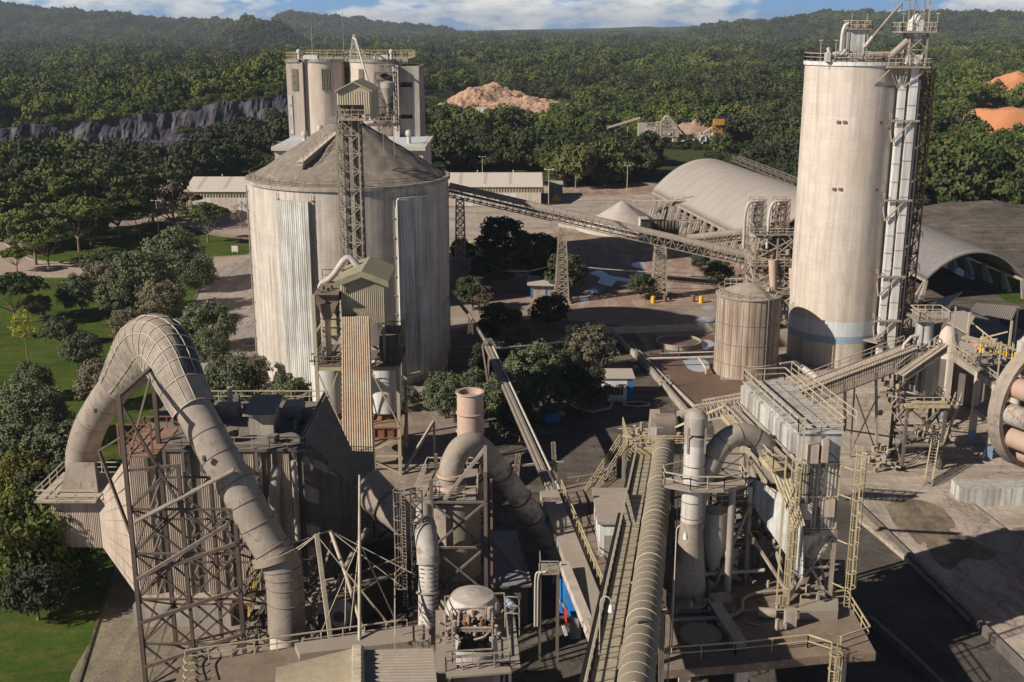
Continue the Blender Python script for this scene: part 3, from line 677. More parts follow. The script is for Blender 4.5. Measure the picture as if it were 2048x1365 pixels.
for a in (
    ('round1', 352, 512, 58, 'tallest dusty dark green tree at the road edge beside the pale concrete silo', gt),
    ('yellow', 318, 500, 24, 'yellow green leafy tree tucked against the tall dusty tree by the road', gt),
    ('round3', 282, 560, 62, 'big blue green rounded tree at the centre of the garden clump', gt),
    ('round2', 203, 530, 36, 'green rounded tree nearest the garden road in the clump', gt),
    ('olive', 205, 562, 40, 'brownish dusty shrubby tree at the left of the garden clump', gt),
    ('round1', 160, 585, 38, 'small grey brown round tree standing alone left of the clump', gt),
    ('olive', 322, 602, 42, 'olive brown feathery tree just behind the arched grey duct', gt),
    ('round2', 414, 648, 52, 'large dusty round tree between the arched duct and the silo', gt),
    ('round3', 420, 700, 40, 'lower green crown under the large dusty tree beside the silo', gt),
    ('round2', 165, 700, 40, 'small dark round tree alone on the lawn beside the duct', gt),
    ('olive', 205, 765, 48, 'brown dusty tree directly behind the left leg of the duct', gt),
    ('olive', 255, 650, 34, 'brownish bushy tree behind the top left of the arched duct', gt),
    ('round1', 60, 762, 38, 'round dusty tree at the upper end of the left edge group', gt),
    ('round3', 62, 825, 66, 'widest brownish round tree at the left edge of the lawn', gt),
    ('round2', 20, 800, 30, 'small round tree cut by the left picture edge above the brown one', gt),
    ('round2', 30, 905, 60, 'dark round tree at the left edge below the brownish one', gt),
    ('yellow', 35, 965, 60, 'yellowish leafy tree at the left edge beside the inlet box', gt),
    ('yellow', 42, 1085, 105, 'huge yellow green tree at the lower left edge above the lawn', gt),
    ('round1', 120, 900, 60, 'shaded round tree behind the inlet box of the filter house', gt),
    ('yellow', 130, 1120, 60, 'shaded green tree under the hanging inlet box', gt),
    ('round3', 462, 772, 60, 'blue green round tree over the filter house roof railing, left of two', gt),
    ('round1', 575, 800, 50, 'green round tree over the filter house roof railing, right of two', gt),
    ('round2', 625, 845, 34, 'small green tree between the filter house and the white tanks', gt),
    ('umb1', 22, 570, 62, 'spreading tree with bare pale limbs at the left edge by the garden road', gt),
    ('gold', 48, 650, 27, 'thin young tree covered in yellow flowers on the lawn', gt),
    ('olive', 75, 612, 24, 'low brown shrubby tree on the lawn below the spreading tree', gt),
    ('round2', 812, 795, 26, 'narrow green tree between the white tanks and the shaded silo wall', gt),
    ('round3', 888, 792, 44, 'green round tree right of the silo foot above the bare dusty ground', gt),
    ('round1', 950, 770, 34, 'dusty green tree just behind the pink chimney', gt),
    ('olive', 1176, 697, 50, 'large olive tree with a round sunlit crown beside the muddy basin', gt),
    ('round2', 1068, 728, 50, 'blue green tree next to the belt conveyor, left of the olive tree', gt),
    ('olive', 1034, 680, 32, 'small pale olive tree above the belt conveyor', gt),
    ('round1', 1095, 775, 52, 'dark shaded round tree below the blue green tree', gt),
    ('round3', 1020, 790, 50, 'dark shaded tree behind the belt conveyor pipes', gt),
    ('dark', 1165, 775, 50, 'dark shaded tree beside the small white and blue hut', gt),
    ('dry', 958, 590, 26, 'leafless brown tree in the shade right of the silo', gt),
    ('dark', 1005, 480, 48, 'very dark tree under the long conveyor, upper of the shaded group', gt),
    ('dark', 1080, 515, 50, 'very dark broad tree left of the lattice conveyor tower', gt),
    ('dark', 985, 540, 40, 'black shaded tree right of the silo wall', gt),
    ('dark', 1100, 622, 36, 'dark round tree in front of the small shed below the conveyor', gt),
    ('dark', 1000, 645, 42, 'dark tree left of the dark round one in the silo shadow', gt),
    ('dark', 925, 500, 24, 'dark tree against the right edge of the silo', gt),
    ('dark', 1282, 570, 26, 'small bright green bush tree left of the second lattice tower', gt),
    ('dark', 1440, 545, 26, 'green bushy tree under the conveyor junction', gt),
    ('dark', 1402, 522, 18, 'small green bush tree on the bare earth under the conveyor', gt),
    ('umb2', 62, 440, 70, 'dark spreading tree at the far left of the garden', gt),
    ('umb1', 150, 418, 68, 'dark spreading tree, second from the left behind the garden road', gt),
    ('umb2', 232, 402, 56, 'spreading tree with forked pale trunks behind the garden road', gt),
    ('umb1', 275, 425, 40, 'small spreading tree on the upper lawn left of the lamp post', gt),
    ('umb2', 412, 425, 46, 'spreading tree with a forked pale trunk beside the white sign', gt),
    ('dry', 345, 400, 42, 'bare brownish tree behind the lamp post', gt),
    ('umb1', 372, 395, 30, 'dark spreading tree right of the bare brownish one', gt),
    ('dry', 482, 425, 22, 'dry leafless tree close to the silo edge', gt),
    ('umb1', 20, 390, 80, 'broad dark umbrella tree at the left edge, farther of two behind the garden', gt),
    ('umb2', 110, 372, 80, 'wide flat crowned tree left of the middle in the row behind the garden road', gt),
    ('umb1', 205, 352, 84, 'wide flat crowned tree in the middle of the row behind the garden road', gt),
    ('umb2', 300, 362, 64, 'flat crowned tree over the road yard left of the warehouse', gt),
    ('umb1', 90, 465, 56, 'dark low tree on the upper lawn near the bend of the road', gt),
    ('dark', 178, 448, 40, 'dark shaded tree on the upper lawn between the pale trunks', gt),
    ('dark', 18, 455, 46, 'black shaded tree at the left edge above the garden road', gt),
    ('round1', 238, 588, 46, 'grey dusty tree in front of the big blue green one', gt),
    ('round3', 395, 545, 36, 'dusty green tree nearest the silo in the garden clump', gt),
    ('round2', 118, 660, 30, 'small dusty shrub tree near the yellow flowering one', gt),
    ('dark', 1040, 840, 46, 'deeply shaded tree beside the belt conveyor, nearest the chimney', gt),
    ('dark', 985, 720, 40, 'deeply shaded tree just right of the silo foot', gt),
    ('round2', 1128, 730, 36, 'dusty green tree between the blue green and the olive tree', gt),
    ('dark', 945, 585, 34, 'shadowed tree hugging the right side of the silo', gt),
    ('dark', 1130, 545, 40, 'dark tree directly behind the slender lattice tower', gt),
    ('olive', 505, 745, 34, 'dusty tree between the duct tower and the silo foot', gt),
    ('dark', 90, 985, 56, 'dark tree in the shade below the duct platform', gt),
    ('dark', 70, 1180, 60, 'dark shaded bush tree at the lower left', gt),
    ('umb2', 30, 505, 30, 'small dark tree over the bend of the garden road', gt),
): put_tree(*a)
# back woods and the forest beyond
FOREST = []
for k in range(4):
    sd = 30+k
    t = tree_proto('forest_tree', 'dense green tree in the woods beyond the plant', 'tree', sd, 'ball' if k != 3 else 'flat', 5.4, 3.9 if k != 3 else 3.0, 6.2, 1500, .62, 42, 'leaf_forest', 5, r0=.25, group='trees in the woods beyond the plant', cl_r=.30)
    FOREST.append(t)
def front_y(px):   # ground row (pixels) where the woods begin
    return tab([-900, 0, 200, 370, 380, 500, 880, 900, 1085, 1120, 1290, 1300, 1440, 1470, 1560, 1640, 1800, 1830, 2048, 3000],
               [480, 452, 436, 418, 366, 352, 352, 345, 345, 380, 372, 330, 315, 330, 395, 400, 418, 422, 432, 440], px)
CLEAR = [(868, 232, 60, 48, 0), (965, 222, 88, 44, 0), (1060, 232, 84, 32, 0), (1120, 214, 50, 12, 0), (1060, 296, 40, 16, 0), (1330, 298, 130, 26, 0), (1230, 270, 40, 16, 0), (1995, 272, 84, 42, 0), (2020, 200, 64, 24, 0), (1888, 346, 80, 34, 0), (1860, 158, 40, 8, 0), (985, 300, 30, 14, 0), (1500, 318, 44, 28, 0), (1900, 100, 40, 5, 0), (2120, 265, 90, 48, 0)]
def px_of(x, y, z):
    dy = y; f = dy*CP+(H-z)*SP; u = dy*SP-(H-z)*CP
    return 1024+F*x/f, 682.5-F*u/f
near_pts = []; far_pts = []
rnd = random.Random(5)
def scatter(D0, D1, step, s_, lo=-620, hi=2680):
    y = D0
    while y < D1:
        k = (y*CP+H*SP)/F; x = (lo-1024)*k
        while x < (hi-1024)*k:
            xx, yy_ = x+rnd.uniform(-.5, .5)*step, y+rnd.uniform(-.5, .5)*step; x += step
            zz = hz(xx, yy_); px, py = px_of(xx, yy_, 0 if yy_ < 900 else zz)
            if py > front_y(px): continue
            if any(((px-cx)/rx)**2+((py-cy)/ry)**2 < 1 for cx, cy, rx, ry, _ in CLEAR): continue
            if px < 640 and (462 if px < 420 else 528) < yy_ < CD: continue
            if yy_ > 900 and mnoise.noise((xx/400, yy_/900, 9.0)) > .50: continue
            s0 = s_*rnd.choice((.55, .7, .8, .9, 1, 1, 1.1, 1.2, 1.45, 1.7))*rnd.uniform(.88, 1.1)*(1+.35*mnoise.noise((xx/60, yy_/60, 2)))
            (near_pts if yy_ < 700 and -40 < px < 2090 and not 500 < px < 905 and not 1590 < px < 1800 else far_pts).append((xx, yy_, zz-.3, s0, px))
        y += step
scatter(330, 700, 6.6, .86); scatter(700, 1300, 8.6, 1.02); scatter(1300, 2300, 12, 1.35); scatter(2300, 6300, 19, 1.6, -250, 2300)
for _k in range(230):                    # scrub along the lip and ledges of the cliff
    px = rnd.uniform(-380, 590); kk = (CD*CP+H*SP)/F; x_ = (px-1024)*kk; t_ = rnd.choice((1.0, 1.0, 1.0, 1.0, 1.0, .4))
    yq = CD+rnd.uniform(-3, 5) if t_ == 1 else CD-rnd.uniform(10, 20); far_pts.append((x_, yq, lerp(tab(CPX, CBOT, px), tab(CPX, CTOP, px), t_)-(2.2 if t_ else .5), rnd.uniform(.3, .75), px))
for cx, cy, rx, ry, _ in CLEAR:      # low scrub over the clearings
    for _k in range(int(rx*ry*.30)):
        px, py = cx+rnd.uniform(-1, 1)*rx, cy+rnd.uniform(-1, 1)*ry
        g = G(px, py)
        if mnoise.noise((g.x/30, g.y/30, 7)) > -.05 and g.y > 400: far_pts.append((g.x, g.y, hz(g.x, g.y)-.9, rnd.uniform(.16, .42), px))
near_pts.sort(key=lambda q: q[1])
things = near_pts[:246]; far_pts += near_pts[246:]
for i, (x, y, z, s0, px) in enumerate(things):
    t = FOREST[i] if i < 4 else copy_thing(FOREST[rnd.randrange(4)], (0, 0, 0))
    t.location = (x, y, z); t.rotation_euler = (0, 0, rnd.uniform(0, 6.28)); t.scale = (s0, s0, s0*rnd.uniform(.85, 1.2))
me = bpy.data.meshes.new('forest_canopy')
me.from_pydata([(q[0], q[1], q[2]) for q in far_pts], [], [])
at = me.attributes.new('scl', 'FLOAT', 'POINT'); at.data.foreach_set('value', [q[3] for q in far_pts])
at = me.attributes.new('rot', 'FLOAT', 'POINT'); at.data.foreach_set('value', [rnd.uniform(0, 6.28) for q in far_pts])
fo = bpy.data.objects.new('forest', me); COL.objects.link(fo); tag(fo, 'dense green forest reaching back to the hills', 'forest', kind='stuff')
ng = bpy.data.node_groups.new('forest', 'GeometryNodeTree')
ng.interface.new_socket('Geometry', in_out='INPUT', socket_type='NodeSocketGeometry'); ng.interface.new_socket('Geometry', in_out='OUTPUT', socket_type='NodeSocketGeometry')
gi = ng.nodes.new('NodeGroupInput'); gout = ng.nodes.new('NodeGroupOutput')
join = ng.nodes.new('GeometryNodeJoinGeometry')
for t in FOREST:
    cr = [c for c in t.children if c.name.startswith('crown')][0]
    oi = ng.nodes.new('GeometryNodeObjectInfo'); oi.inputs['Object'].default_value = cr; oi.inputs['As Instance'].default_value = True
    ng.links.new(oi.outputs['Geometry'], join.inputs[0])
iop = ng.nodes.new('GeometryNodeInstanceOnPoints'); iop.inputs['Pick Instance'].default_value = True
ng.links.new(gi.outputs[0], iop.inputs['Points']); ng.links.new(join.outputs[0], iop.inputs['Instance'])
ri = ng.nodes.new('FunctionNodeRandomValue'); ri.data_type = 'INT'
for s_ in ri.inputs:
    if s_.name == 'Min' and s_.type == 'INT': s_.default_value = 0
    if s_.name == 'Max' and s_.type == 'INT': s_.default_value = 3
ng.links.new([o for o in ri.outputs if o.type == 'INT'][0], iop.inputs['Instance Index'])
na = ng.nodes.new('GeometryNodeInputNamedAttribute'); na.inputs[0].default_value = 'scl'
ng.links.new(na.outputs[0], iop.inputs['Scale'])
nr = ng.nodes.new('GeometryNodeInputNamedAttribute'); nr.inputs[0].default_value = 'rot'
cx_ = ng.nodes.new('ShaderNodeCombineXYZ'); ng.links.new(nr.outputs[0], cx_.inputs[2]); ng.links.new(cx_.outputs[0], iop.inputs['Rotation'])
ng.links.new(iop.outputs[0], gout.inputs[0])
fo.modifiers.new('forest', 'NODES').node_group = ng
# ================================================================== big round silo
def cyl_hit(px, py, c, R):
    d = ray(px, py); o = V((0, 0, H)); ox, oy = o.x-c[0], o.y-c[1]
    A = d.x*d.x+d.y*d.y; B = 2*(ox*d.x+oy*d.y); C = ox*ox+oy*oy-R*R
    q = B*B-4*A*C
    t = (-B-math.sqrt(max(q, 0)))/(2*A); p = o+d*t
    return p, math.atan2(p.y-c[1], p.x-c[0])
SC = (-26.5, 187.0); SR = 16.1
t = thing('round_silo', (SC[0], SC[1], 0), 'huge pale concrete round silo with a dusty conical roof', 'silo', None)
part('wall', 'concrete_old', t, lambda b: (b.lathe((*SC, 0), [(SR, 2.8), (SR, 31.4)], 96), b.lathe((*SC, 0), [(SR-.45, 0), (SR-.45, 2.8), (SR, 2.8)], 96)))
part('rim', 'concrete_grey', t, lambda b: b.lathe((*SC, 0), [(SR-.1, 31.4), (SR+.35, 31.4), (SR+.35, 31.95), (SR-.4, 31.95)], 96, smooth=False))
def conef(b):
    n = 110; m = 22
    for i in range(m+1):
        r = lerp(SR-.35, 2.5, i/m)
        for k in range(n):
            a = 2*math.pi*k/n; rr = r+(.25*mnoise.noise((math.cos(a)*r/2, math.sin(a)*r/2, 5)) if 0 < i else 0)
            b.v.append((SC[0]+rr*math.cos(a), SC[1]+rr*math.sin(a), 31.9+(SR-.35-r)*.635+.22*mnoise.noise((math.cos(a)*r/1.3, math.sin(a)*r/1.3, 2))))
    for i in range(m):
        for k in range(n): b.f.append((i*n+k, i*n+(k+1) % n, (i+1)*n+(k+1) % n, (i+1)*n+k)); b.sm.append(True)
    b.lathe((*SC, 0), [(2.7, 40), (2.7, 41.2), (.05, 41.5)], 24)
part('roof', 'cone', t, conef)
A0 = math.radians(-82)
def flute(b, f0, f1, z0, z1, dr=.75):
    n = 60; a0, a1 = A0+math.radians(f0), A0+math.radians(f1)
    rs = [SR+dr-(.06 if (k//2) % 2 and 2 < k < n-2 else 0) for k in range(n+1)]
    pt = lambda k, z, r=None: (SC[0]+(r or rs[k])*math.cos(a0+(a1-a0)*k/n), SC[1]+(r or rs[k])*math.sin(a0+(a1-a0)*k/n), z)
    for k in range(n): b.quad(pt(k, z0), pt(k+1, z0), pt(k+1, z1), pt(k, z1))
    for k in (0, n): b.quad(pt(k, z0, SR-.1), pt(k, z0), pt(k, z1), pt(k, z1, SR-.1))
    b.face([pt(k, z1) for k in range(n+1)]+[pt(k, z1, SR-.1) for k in range(n, -1, -1)])
    b.face([pt(k, z0, SR-.1) for k in range(n+1)]+[pt(k, z0) for k in range(n, -1, -1)])
part('fluted_panel', 'flute', t, lambda b: flute(b, -40, -21.5, 1.6, 29.9), 'pale streaked fluted panel on the sunlit side')
part('fluted_panel', 'flute', t, lambda b: flute(b, 25, 44.5, 1.6, 29.9), 'shaded fluted panel near the right edge')
part('hood', 'white', t, lambda b: [b.bar(V((SC[0]+(SR+.9)*math.cos(A0+math.radians(f0)), SC[1]+(SR+.9)*math.sin(A0+math.radians(f0)), 30.1)), V((SC[0]+(SR+.9)*math.cos(A0+math.radians(f1)), SC[1]+(SR+.9)*math.sin(A0+math.radians(f1)), 30.1)), .35, .2) for f0, f1 in ((25, 30), (30, 35), (35, 40), (40, 44.5))])
def pipes(b):
    for f, r in ((24, .07), (-41.5, .05), (-20, .05), (46, .06), (74, .08), (-78, .10)):
        a = A0+math.radians(f); b.tube([(SC[0]+(SR+.3)*math.cos(a), SC[1]+(SR+.3)*math.sin(a), z) for z in (1, 31)], r, 6)
        for z in range(3, 31, 3): b.obox((SC[0]+(SR+.1)*math.cos(a), SC[1]+(SR+.1)*math.sin(a), z), .4, .4, .1, a)
part('downpipe', 'rail_grey', t, pipes)
part('railing', 'frame', t, lambda b: b.rail([(SC[0]+(SR-.3)*math.cos(a), SC[1]+(SR-.3)*math.sin(a), 31.9) for a in [2*math.pi*i/44 for i in range(44)]], 1.0, 2.0, .03, closed=True))
wa, wb_ = P(600, 326, 175.5), P(676, 262, 183.5)
wb_.z = max(wb_.z, 39.3)
part('walkway', 'frame_pale', t, lambda b: (b.bar(wa, wb_, 1.3, .35), b.bar(wa+V((0, 0, -.6)), wb_+V((0, 0, -.6)), .9, .4)))
part('railing', 'frame_pale', t, lambda b: (b.rail([wa+V((.6, -.4, .2)), wb_+V((.6, -.4, .2))], 1.1, 1.3, .035), b.rail([wa+V((-.6, .4, .2)), wb_+V((-.6, .4, .2))], 1.1, 1.3, .035)))
part('gas_pipe', 'white_pipe', t, lambda b: b.tube([P(840, 745, 172), P(795, 757, 169)], .25, 8))
# vessel and platform on top of the silo
t = thing('dust_collector', (-21.5, 183.5, 40.2), 'dark cylindrical dust vessel on the silo roof behind the tall lattice tower', 'dust collector')
vx = X(770, 183.5, 43)
part('vessel', 'steel_dark', t, lambda b: b.lathe((vx, 184.6, 0), [(.4, 40.0), (1.25, 42.0), (1.25, 47.6), (.1, 48.1)], 20))
part('hopper', 'steel', t, lambda b: b.lathe((vx+.6, 182.3, 0), [(.22, 40.2), (.22, 43.4), (1.15, 46), (1.15, 46.8), (.1, 47.1)], 14))
part('platform', 'frame', t, lambda b: (b.box(vx-2.6, vx+2.2, 181, 184, 40.2, 40.5), b.box(vx-1.3, vx+1.7, 182.5, 186, 48.2, 48.35)))
part('frame', 'frame', t, lambda b: (b.lattice([(vx-1.3, 182, 40.4), (vx+1.7, 182, 40.4), (vx+1.7, 186, 39), (vx-1.3, 186, 39)], [(vx-1.3, 182, 48.2), (vx+1.7, 182, 48.2), (vx+1.7, 186, 48.2), (vx-1.3, 186, 48.2)], 4, .14)))
part('railing', 'rail_grey', t, lambda b: (b.rail([(vx-1.3, 182.5, 48.35), (vx+1.7, 182.5, 48.35), (vx+1.7, 186, 48.35)], 1.1), b.rail([(vx-2.6, 181, 40.5), (vx+2.2, 181, 40.5), (vx+2.2, 184, 40.5)], 1.1, 1.0)))
def clutter(b, x0, x1, y0, y1, z0, z1, n, seed, s0=.15, s1=.6):
    r = random.Random(seed)
    for _ in range(n):
        a = V((r.uniform(x0, x1), r.uniform(y0, y1), r.uniform(z0, z1))); k = r.randrange(4)
        if k == 0: b.obox(a, r.uniform(s0, s1), r.uniform(s0, s1), r.uniform(s0, s1)*1.2, r.uniform(0, 3))
        elif k == 1: b.tube([a, a+V((r.uniform(-1.2, 1.2)*s1*2, r.uniform(-.5, .5), r.uniform(-.3, .3)))], r.uniform(.05, .14), 6)
        elif k == 2: b.bar(a, a+V((r.uniform(-2, 2)*s1, r.uniform(-1, 1)*s1, r.uniform(-2, 2)*s1)), .12)
        else: b.tube([a, a+V((0, 0, r.uniform(.4, 1.2)))], r.uniform(.1, .3)*s1*1.6, 8)
part('machinery', 'frame', t, lambda b: clutter(b, vx-2.5, vx+2, 181.2, 183.6, 40.6, 41.8, 22, 3))
sx = X(770, 178, 37)
part('stair_tower', 'frame', t, lambda b: b.lattice([(sx, 176.5, 34.5), (sx+1.6, 176.5, 34.5), (sx+1, 181, 40), (sx-.6, 181, 40)], [(sx, 176.5, 36), (sx+1.6, 176.5, 36), (sx+1, 181, 41), (sx-.6, 181, 41)], 2, .12))

# ================================================================== lattice elevator tower
ex0, ex1 = X(684, 163, 22), X(727, 163, 22); ey0, ey1 = 162.6, 165.8
t = thing('elevator_tower', ((ex0+ex1)/2, 164, 0), 'tall dusty lattice tower with a corrugated gable house at its top', 'elevator tower')
crn = [(ex0, ey0), (ex1, ey0), (ex1, ey1), (ex0, ey1)]
part('lattice_frame', 'frame_pale', t, lambda b: b.lattice([(x, y, 0) for x, y in crn], [(x, y, 43) for x, y in crn], 17, .22, .13))
part('casing', 'steel_dark', t, lambda b: (b.box(ex0+.75, ex0+1.35, 163.6, 164.8, 0, 43), b.box(ex1-1.0, ex1-.35, 163.6, 164.8, 0, 43)))
part('ladder', 'frame_pale', t, lambda b: [b.bar((ex0+.22, 162.4, z), (ex0+.75, 162.4, z), .06) for z in [i*.42 for i in range(100)]]+[b.bar((ex0+q, 162.4, 0), (ex0+q, 162.4, 42), .08) for q in (.22, .75)])
hx0, hx1 = X(676, 162, 45), X(742, 162, 45); hm = (hx0+hx1)/2
def house(b):
    y0, y1 = 161.6, 171
    b.corr((hx0, y0, 44.7), (hx1, y0, 44.7), (hx1, y0, 46.5), (hx0, y0, 46.5), 14, .07, (0, -1, 0))
    b.face([(hx0, y0, 46.5), (hx1, y0, 46.5), (hm, y0, 47.7)])
    b.corr((hx1, y0, 42.6), (hx1, y1, 42.6), (hx1, y1, 46.5), (hx1, y0, 46.5), 24, .07, (1, 0, 0))
    b.corr((hx0, y1, 42.6), (hx0, y0, 44.7), (hx0, y0, 46.5), (hx0, y1, 46.5), 24, .07, (-1, 0, 0))
    b.quad((hx1, y1, 42.6), (hx0, y1, 42.6), (hx0, y1, 47), (hx1, y1, 47))
    b.corr((hx1-.9, y0, 42.9), (hx1, y0, 42.9), (hx1, y0, 44.7), (hx1-.9, y0, 44.7), 3, .07, (0, -1, 0))
part('cladding', 'sheet', t, house)
part('roof', 'sheet', t, lambda b: [b.hexa([(hm, 161.1, 47.75), (hm, 171.4, 47.75), (e, 171.4, 46.45), (e, 161.1, 46.45)][::s], [(hm, 161.1, 47.9), (hm, 171.4, 47.9), (e, 171.4, 46.6), (e, 161.1, 46.6)][::s]) for e, s in ((hx0-.3, 1), (hx1+.3, -1))])
part('platform', 'frame_pale', t, lambda b: b.box(hx0, hx1-.6, 161, 164, 42.6, 42.85))
part('railing', 'frame_pale', t, lambda b: b.rail([(hx0, 164, 42.85), (hx0, 161, 42.85), (hx1-.7, 161, 42.85)], 1.2, 1.1, .05))
part('machinery', 'frame', t, lambda b: (clutter(b, hx0+.4, hx1-.8, 161.6, 164, 42.9, 44.2, 12, 8), clutter(b, ex0, ex1, ey0, ey1, 40, 42.4, 16, 9)))

# ================================================================== cluster of silos at the back
M['bin_pink'] = weathered('warm stained concrete', (.58, .46, .37), (.54, .47, .40), stain=.7, streak=.4, dust=.5, panel=1.8, sscale=.12)
t = thing('silo_cluster', (-36, 255, 0), 'block of joined pale concrete silos with a yellow roof railing behind the round silo', 'silo block')
cx0, cx1 = X(575, 245, 35), X(786, 245, 35); c1, c2 = X(642, 246, 35), X(744, 246, 35)
part('wall', 'bin_pink', t, lambda b: (b.box(cx0, X(614, 249, 35), 246.6, 252.5, 0, 48.0), b.box(cx0+.01, cx1, 252.51, 270, 0, 48.0)))
part('silo_bin', 'bin_pink', t, lambda b: b.lathe((c1, 251.2, 0), [(4.75, 0), (4.75, 48.0)], 40), 'salmon stained round bin')
part('silo_bin', 'bin_pink', t, lambda b: b.lathe((c2, 251.0, 0), [(4.95, 0), (4.95, 48.0)], 40))
part('roof_slab', 'concrete_grey', t, lambda b: (b.box(cx0-.15, X(812, 245, 48), 249.5, 271, 48.003, 48.6), b.box(cx0-.15, c1-4.2, 246.4, 249.49, 48.003, 48.6), b.lathe((c1, 251.2, 0), [(5.0, 48.003), (5.0, 48.603), (.05, 48.61)], 40, smooth=False), b.lathe((c2, 251.0, 0), [(5.2, 48.003), (5.2, 48.606), (.05, 48.62)], 40, smooth=False)))
yr = X(812, 245, 48)
part('railing', 'yellow', t, lambda b: (b.rail([(cx0, 246.5, 48.62), (c1-3, 246.9, 48.62), (c1, 246.4, 48.62), (c1+3, 247.3, 48.62), (c1+4.8, 249.8, 48.62), (c2-4.9, 249.8, 48.62), (c2-3, 247, 48.62), (c2, 245.9, 48.62), (c2+3, 247, 48.62), (c2+5, 249.7, 48.62), (yr, 249.7, 48.62), (yr, 270.5, 48.62), (cx0, 270.5, 48.62)], 1.4, 1.7, .06, closed=True)))
part('stair_shaft', 'concrete', t, lambda b: b.box(cx1, X(797, 245, 40), 245.5, 249, 0, 47.4), 'sunlit pale pilaster')
sx0, sx1 = X(797, 246, 40), X(838, 246, 40)
def shaft(b):
    b.box(sx0+.02, sx1, 251, 262, 0, 47.2); b.box(sx0+1.0+.9, sx1-.003, 247.2, 250.99, 0, 47.2) if False else None
    b.box(sx1-1.5, sx1+.003, 247.2, 250.99, 0, 47.19); b.box(sx0+.02, sx1-1.52, 247.2, 250.98, 43.9, 47.18); b.box(sx0+.02, sx1-1.52, 247.5, 250.98, 37.2, 42.9); b.box(sx0+.02, sx1-1.52, 247.3, 250.98, 20, 36.4)
part('stair_shaft', 'concrete_grey', t, shaft, 'grey shaft with dark openings')
def louv(b, x, y, z0, z1, w, a=-math.pi/2):
    r = V((-math.sin(a), math.cos(a), 0)); o = V((math.cos(a), math.sin(a), 0))
    c = V((x, y, 0))
    for i in range(7):
        p = c+r*(w*(i/6-.5))+o*.08; b.bar(p+V((0, 0, z0)), p+V((0, 0, z1)), .12, .16)
    for i in range(4):
        z = z0+(z1-z0)*i/3; b.bar(c-r*w/2+o*.1+V((0, 0, z)), c+r*w/2+o*.1+V((0, 0, z)), .12)
def louvdark(b, x, y, z0, z1, w, a=-math.pi/2):
    r = V((-math.sin(a), math.cos(a), 0)); o = V((math.cos(a), math.sin(a), 0)); c = V((x, y, 0))
    q = [c-r*w/2-o*.1, c+r*w/2-o*.1, c+r*w/2+o*.04, c-r*w/2+o*.04]
    b.hexa([p+V((0, 0, z0)) for p in q][::-1], [p+V((0, 0, z1)) for p in q][::-1])
for pxx, kind in ((590, 0), (653, 1), (693, 2), (722, 3)):
    z0, z1 = 42.3, 46.6; wd = 2.0
    if kind == 1: pt, an = cyl_hit(pxx, 150, (c1, 251.2), 4.77)
    elif kind == 3: pt, an = cyl_hit(pxx, 150, (c2, 251.0), 4.97); wd = 1.0
    else: pt, an = V((X(pxx, 246.6 if pxx == 590 else 252.5, 44), 246.6 if pxx == 590 else 252.5, 0)), -math.pi/2; wd = 1.9 if pxx == 600 else 1.0
    w_ = part('window', 'dark', t, lambda b: louvdark(b, pt.x, pt.y, z0, z1, wd, an))
    part('louvre', 'louvre', w_, lambda b: louv(b, pt.x, pt.y, z0, z1, wd, an))
WORLD_ORG_SIGN = None
bn = part('banner', 'white', t, lambda b: b.box(cx0+.15, cx0+.95, 246.46, 246.57, 33.2, 41.2), 'tall narrow white sign')
part('lettering', 'blue_pale', bn, lambda b: (b.ring((cx0+.55, 246.44, 39.2), (0, 1, 0), .22, .05, 14), [b.box(cx0+.38, cx0+.72, 246.42, 246.45, 34.4+i*.42, 34.6+i*.42) for i in range(7)]))
def vent(b, x, y, z, s=1.0): b.lathe((x, y, 0), [(.42*s, z), (.42*s, z+1.5*s), (.62*s, z+1.6*s), (.72*s, z+2.1*s), (.55*s, z+2.6*s), (.05, z+2.8*s)], 12)
for pxx in (598, 783): part('vent', 'white_pipe', t, lambda b: vent(b, X(pxx, 246.5, 49), 246.5, 48.6, .75))
for pxx in (622, 762): part('skylight', 'white', t, lambda b: b.obox((X(pxx, 247.5, 49), 247.5, 48.6), 3, 2, .9))
for pxx, zt in ((625, 58), (688, 59)): part('antenna', 'rail_grey', t, lambda b: b.tube([(X(pxx, 250, 50), 250, 48.6), (X(pxx, 250, 50), 250, zt-3), (X(pxx, 250, 50), 250, zt)], [.10, .07, .03], 6))
mx = X(708, 249, 52)
part('pipe_mast', 'white_pipe', t, lambda b: (b.lattice([(mx-.9, 248, 48.6), (mx+.9, 248, 48.6), (mx+.9, 250, 48.6), (mx-.9, 250, 48.6)], [(mx-.15, 248.6, 53.6), (mx+.15, 248.6, 53.6), (mx+.15, 249, 53.6), (mx-.15, 249, 53.6)], 4, .12), b.tube([P(706, 76, 249), P(712, 80, 246), P(738, 170, 190)], [.24, .24, .17], 8), b.tube([P(722, 98, 246), P(736, 118, 246.5)], .14, 6)))
# annex with flat roof
ax0, ax1 = X(549, 226, 32), X(846, 226, 32)
t = thing('packing_building', ((ax0+ax1)/2, 236, 0), 'low wide concrete annex with white flat roof in front of the joined silos', 'building')
part('wall', 'concrete', t, lambda b: b.box(ax0, ax1, 226, 248.9, 0, 31.9))
part('roof', 'roof_pale', t, lambda b: b.box(ax0-.5, ax1+.5, 225.2, 248.95, 31.9, 32.6))
part('roof_sheet', 'ice', t, lambda b: b.box(ax0+.2, ax1-.2, 228, 248.5, 32.602, 32.64))
for a_, b__ in ((558, 582), (585, 606), (792, 812), (818, 838)):
    xa, xb = X(a_, 226, 29), X(b__, 226, 29)
    w_ = part('window', 'dark', t, lambda b: b.box(xa, xb, 225.94, 226.1, 27.6, 30.4))
    part('louvre', 'louvre', w_, lambda b: [b.box(xa+(xb-xa)*i/9, xa+(xb-xa)*i/9+.1, 225.8, 225.93, 27.6, 30.4) for i in range(10)])
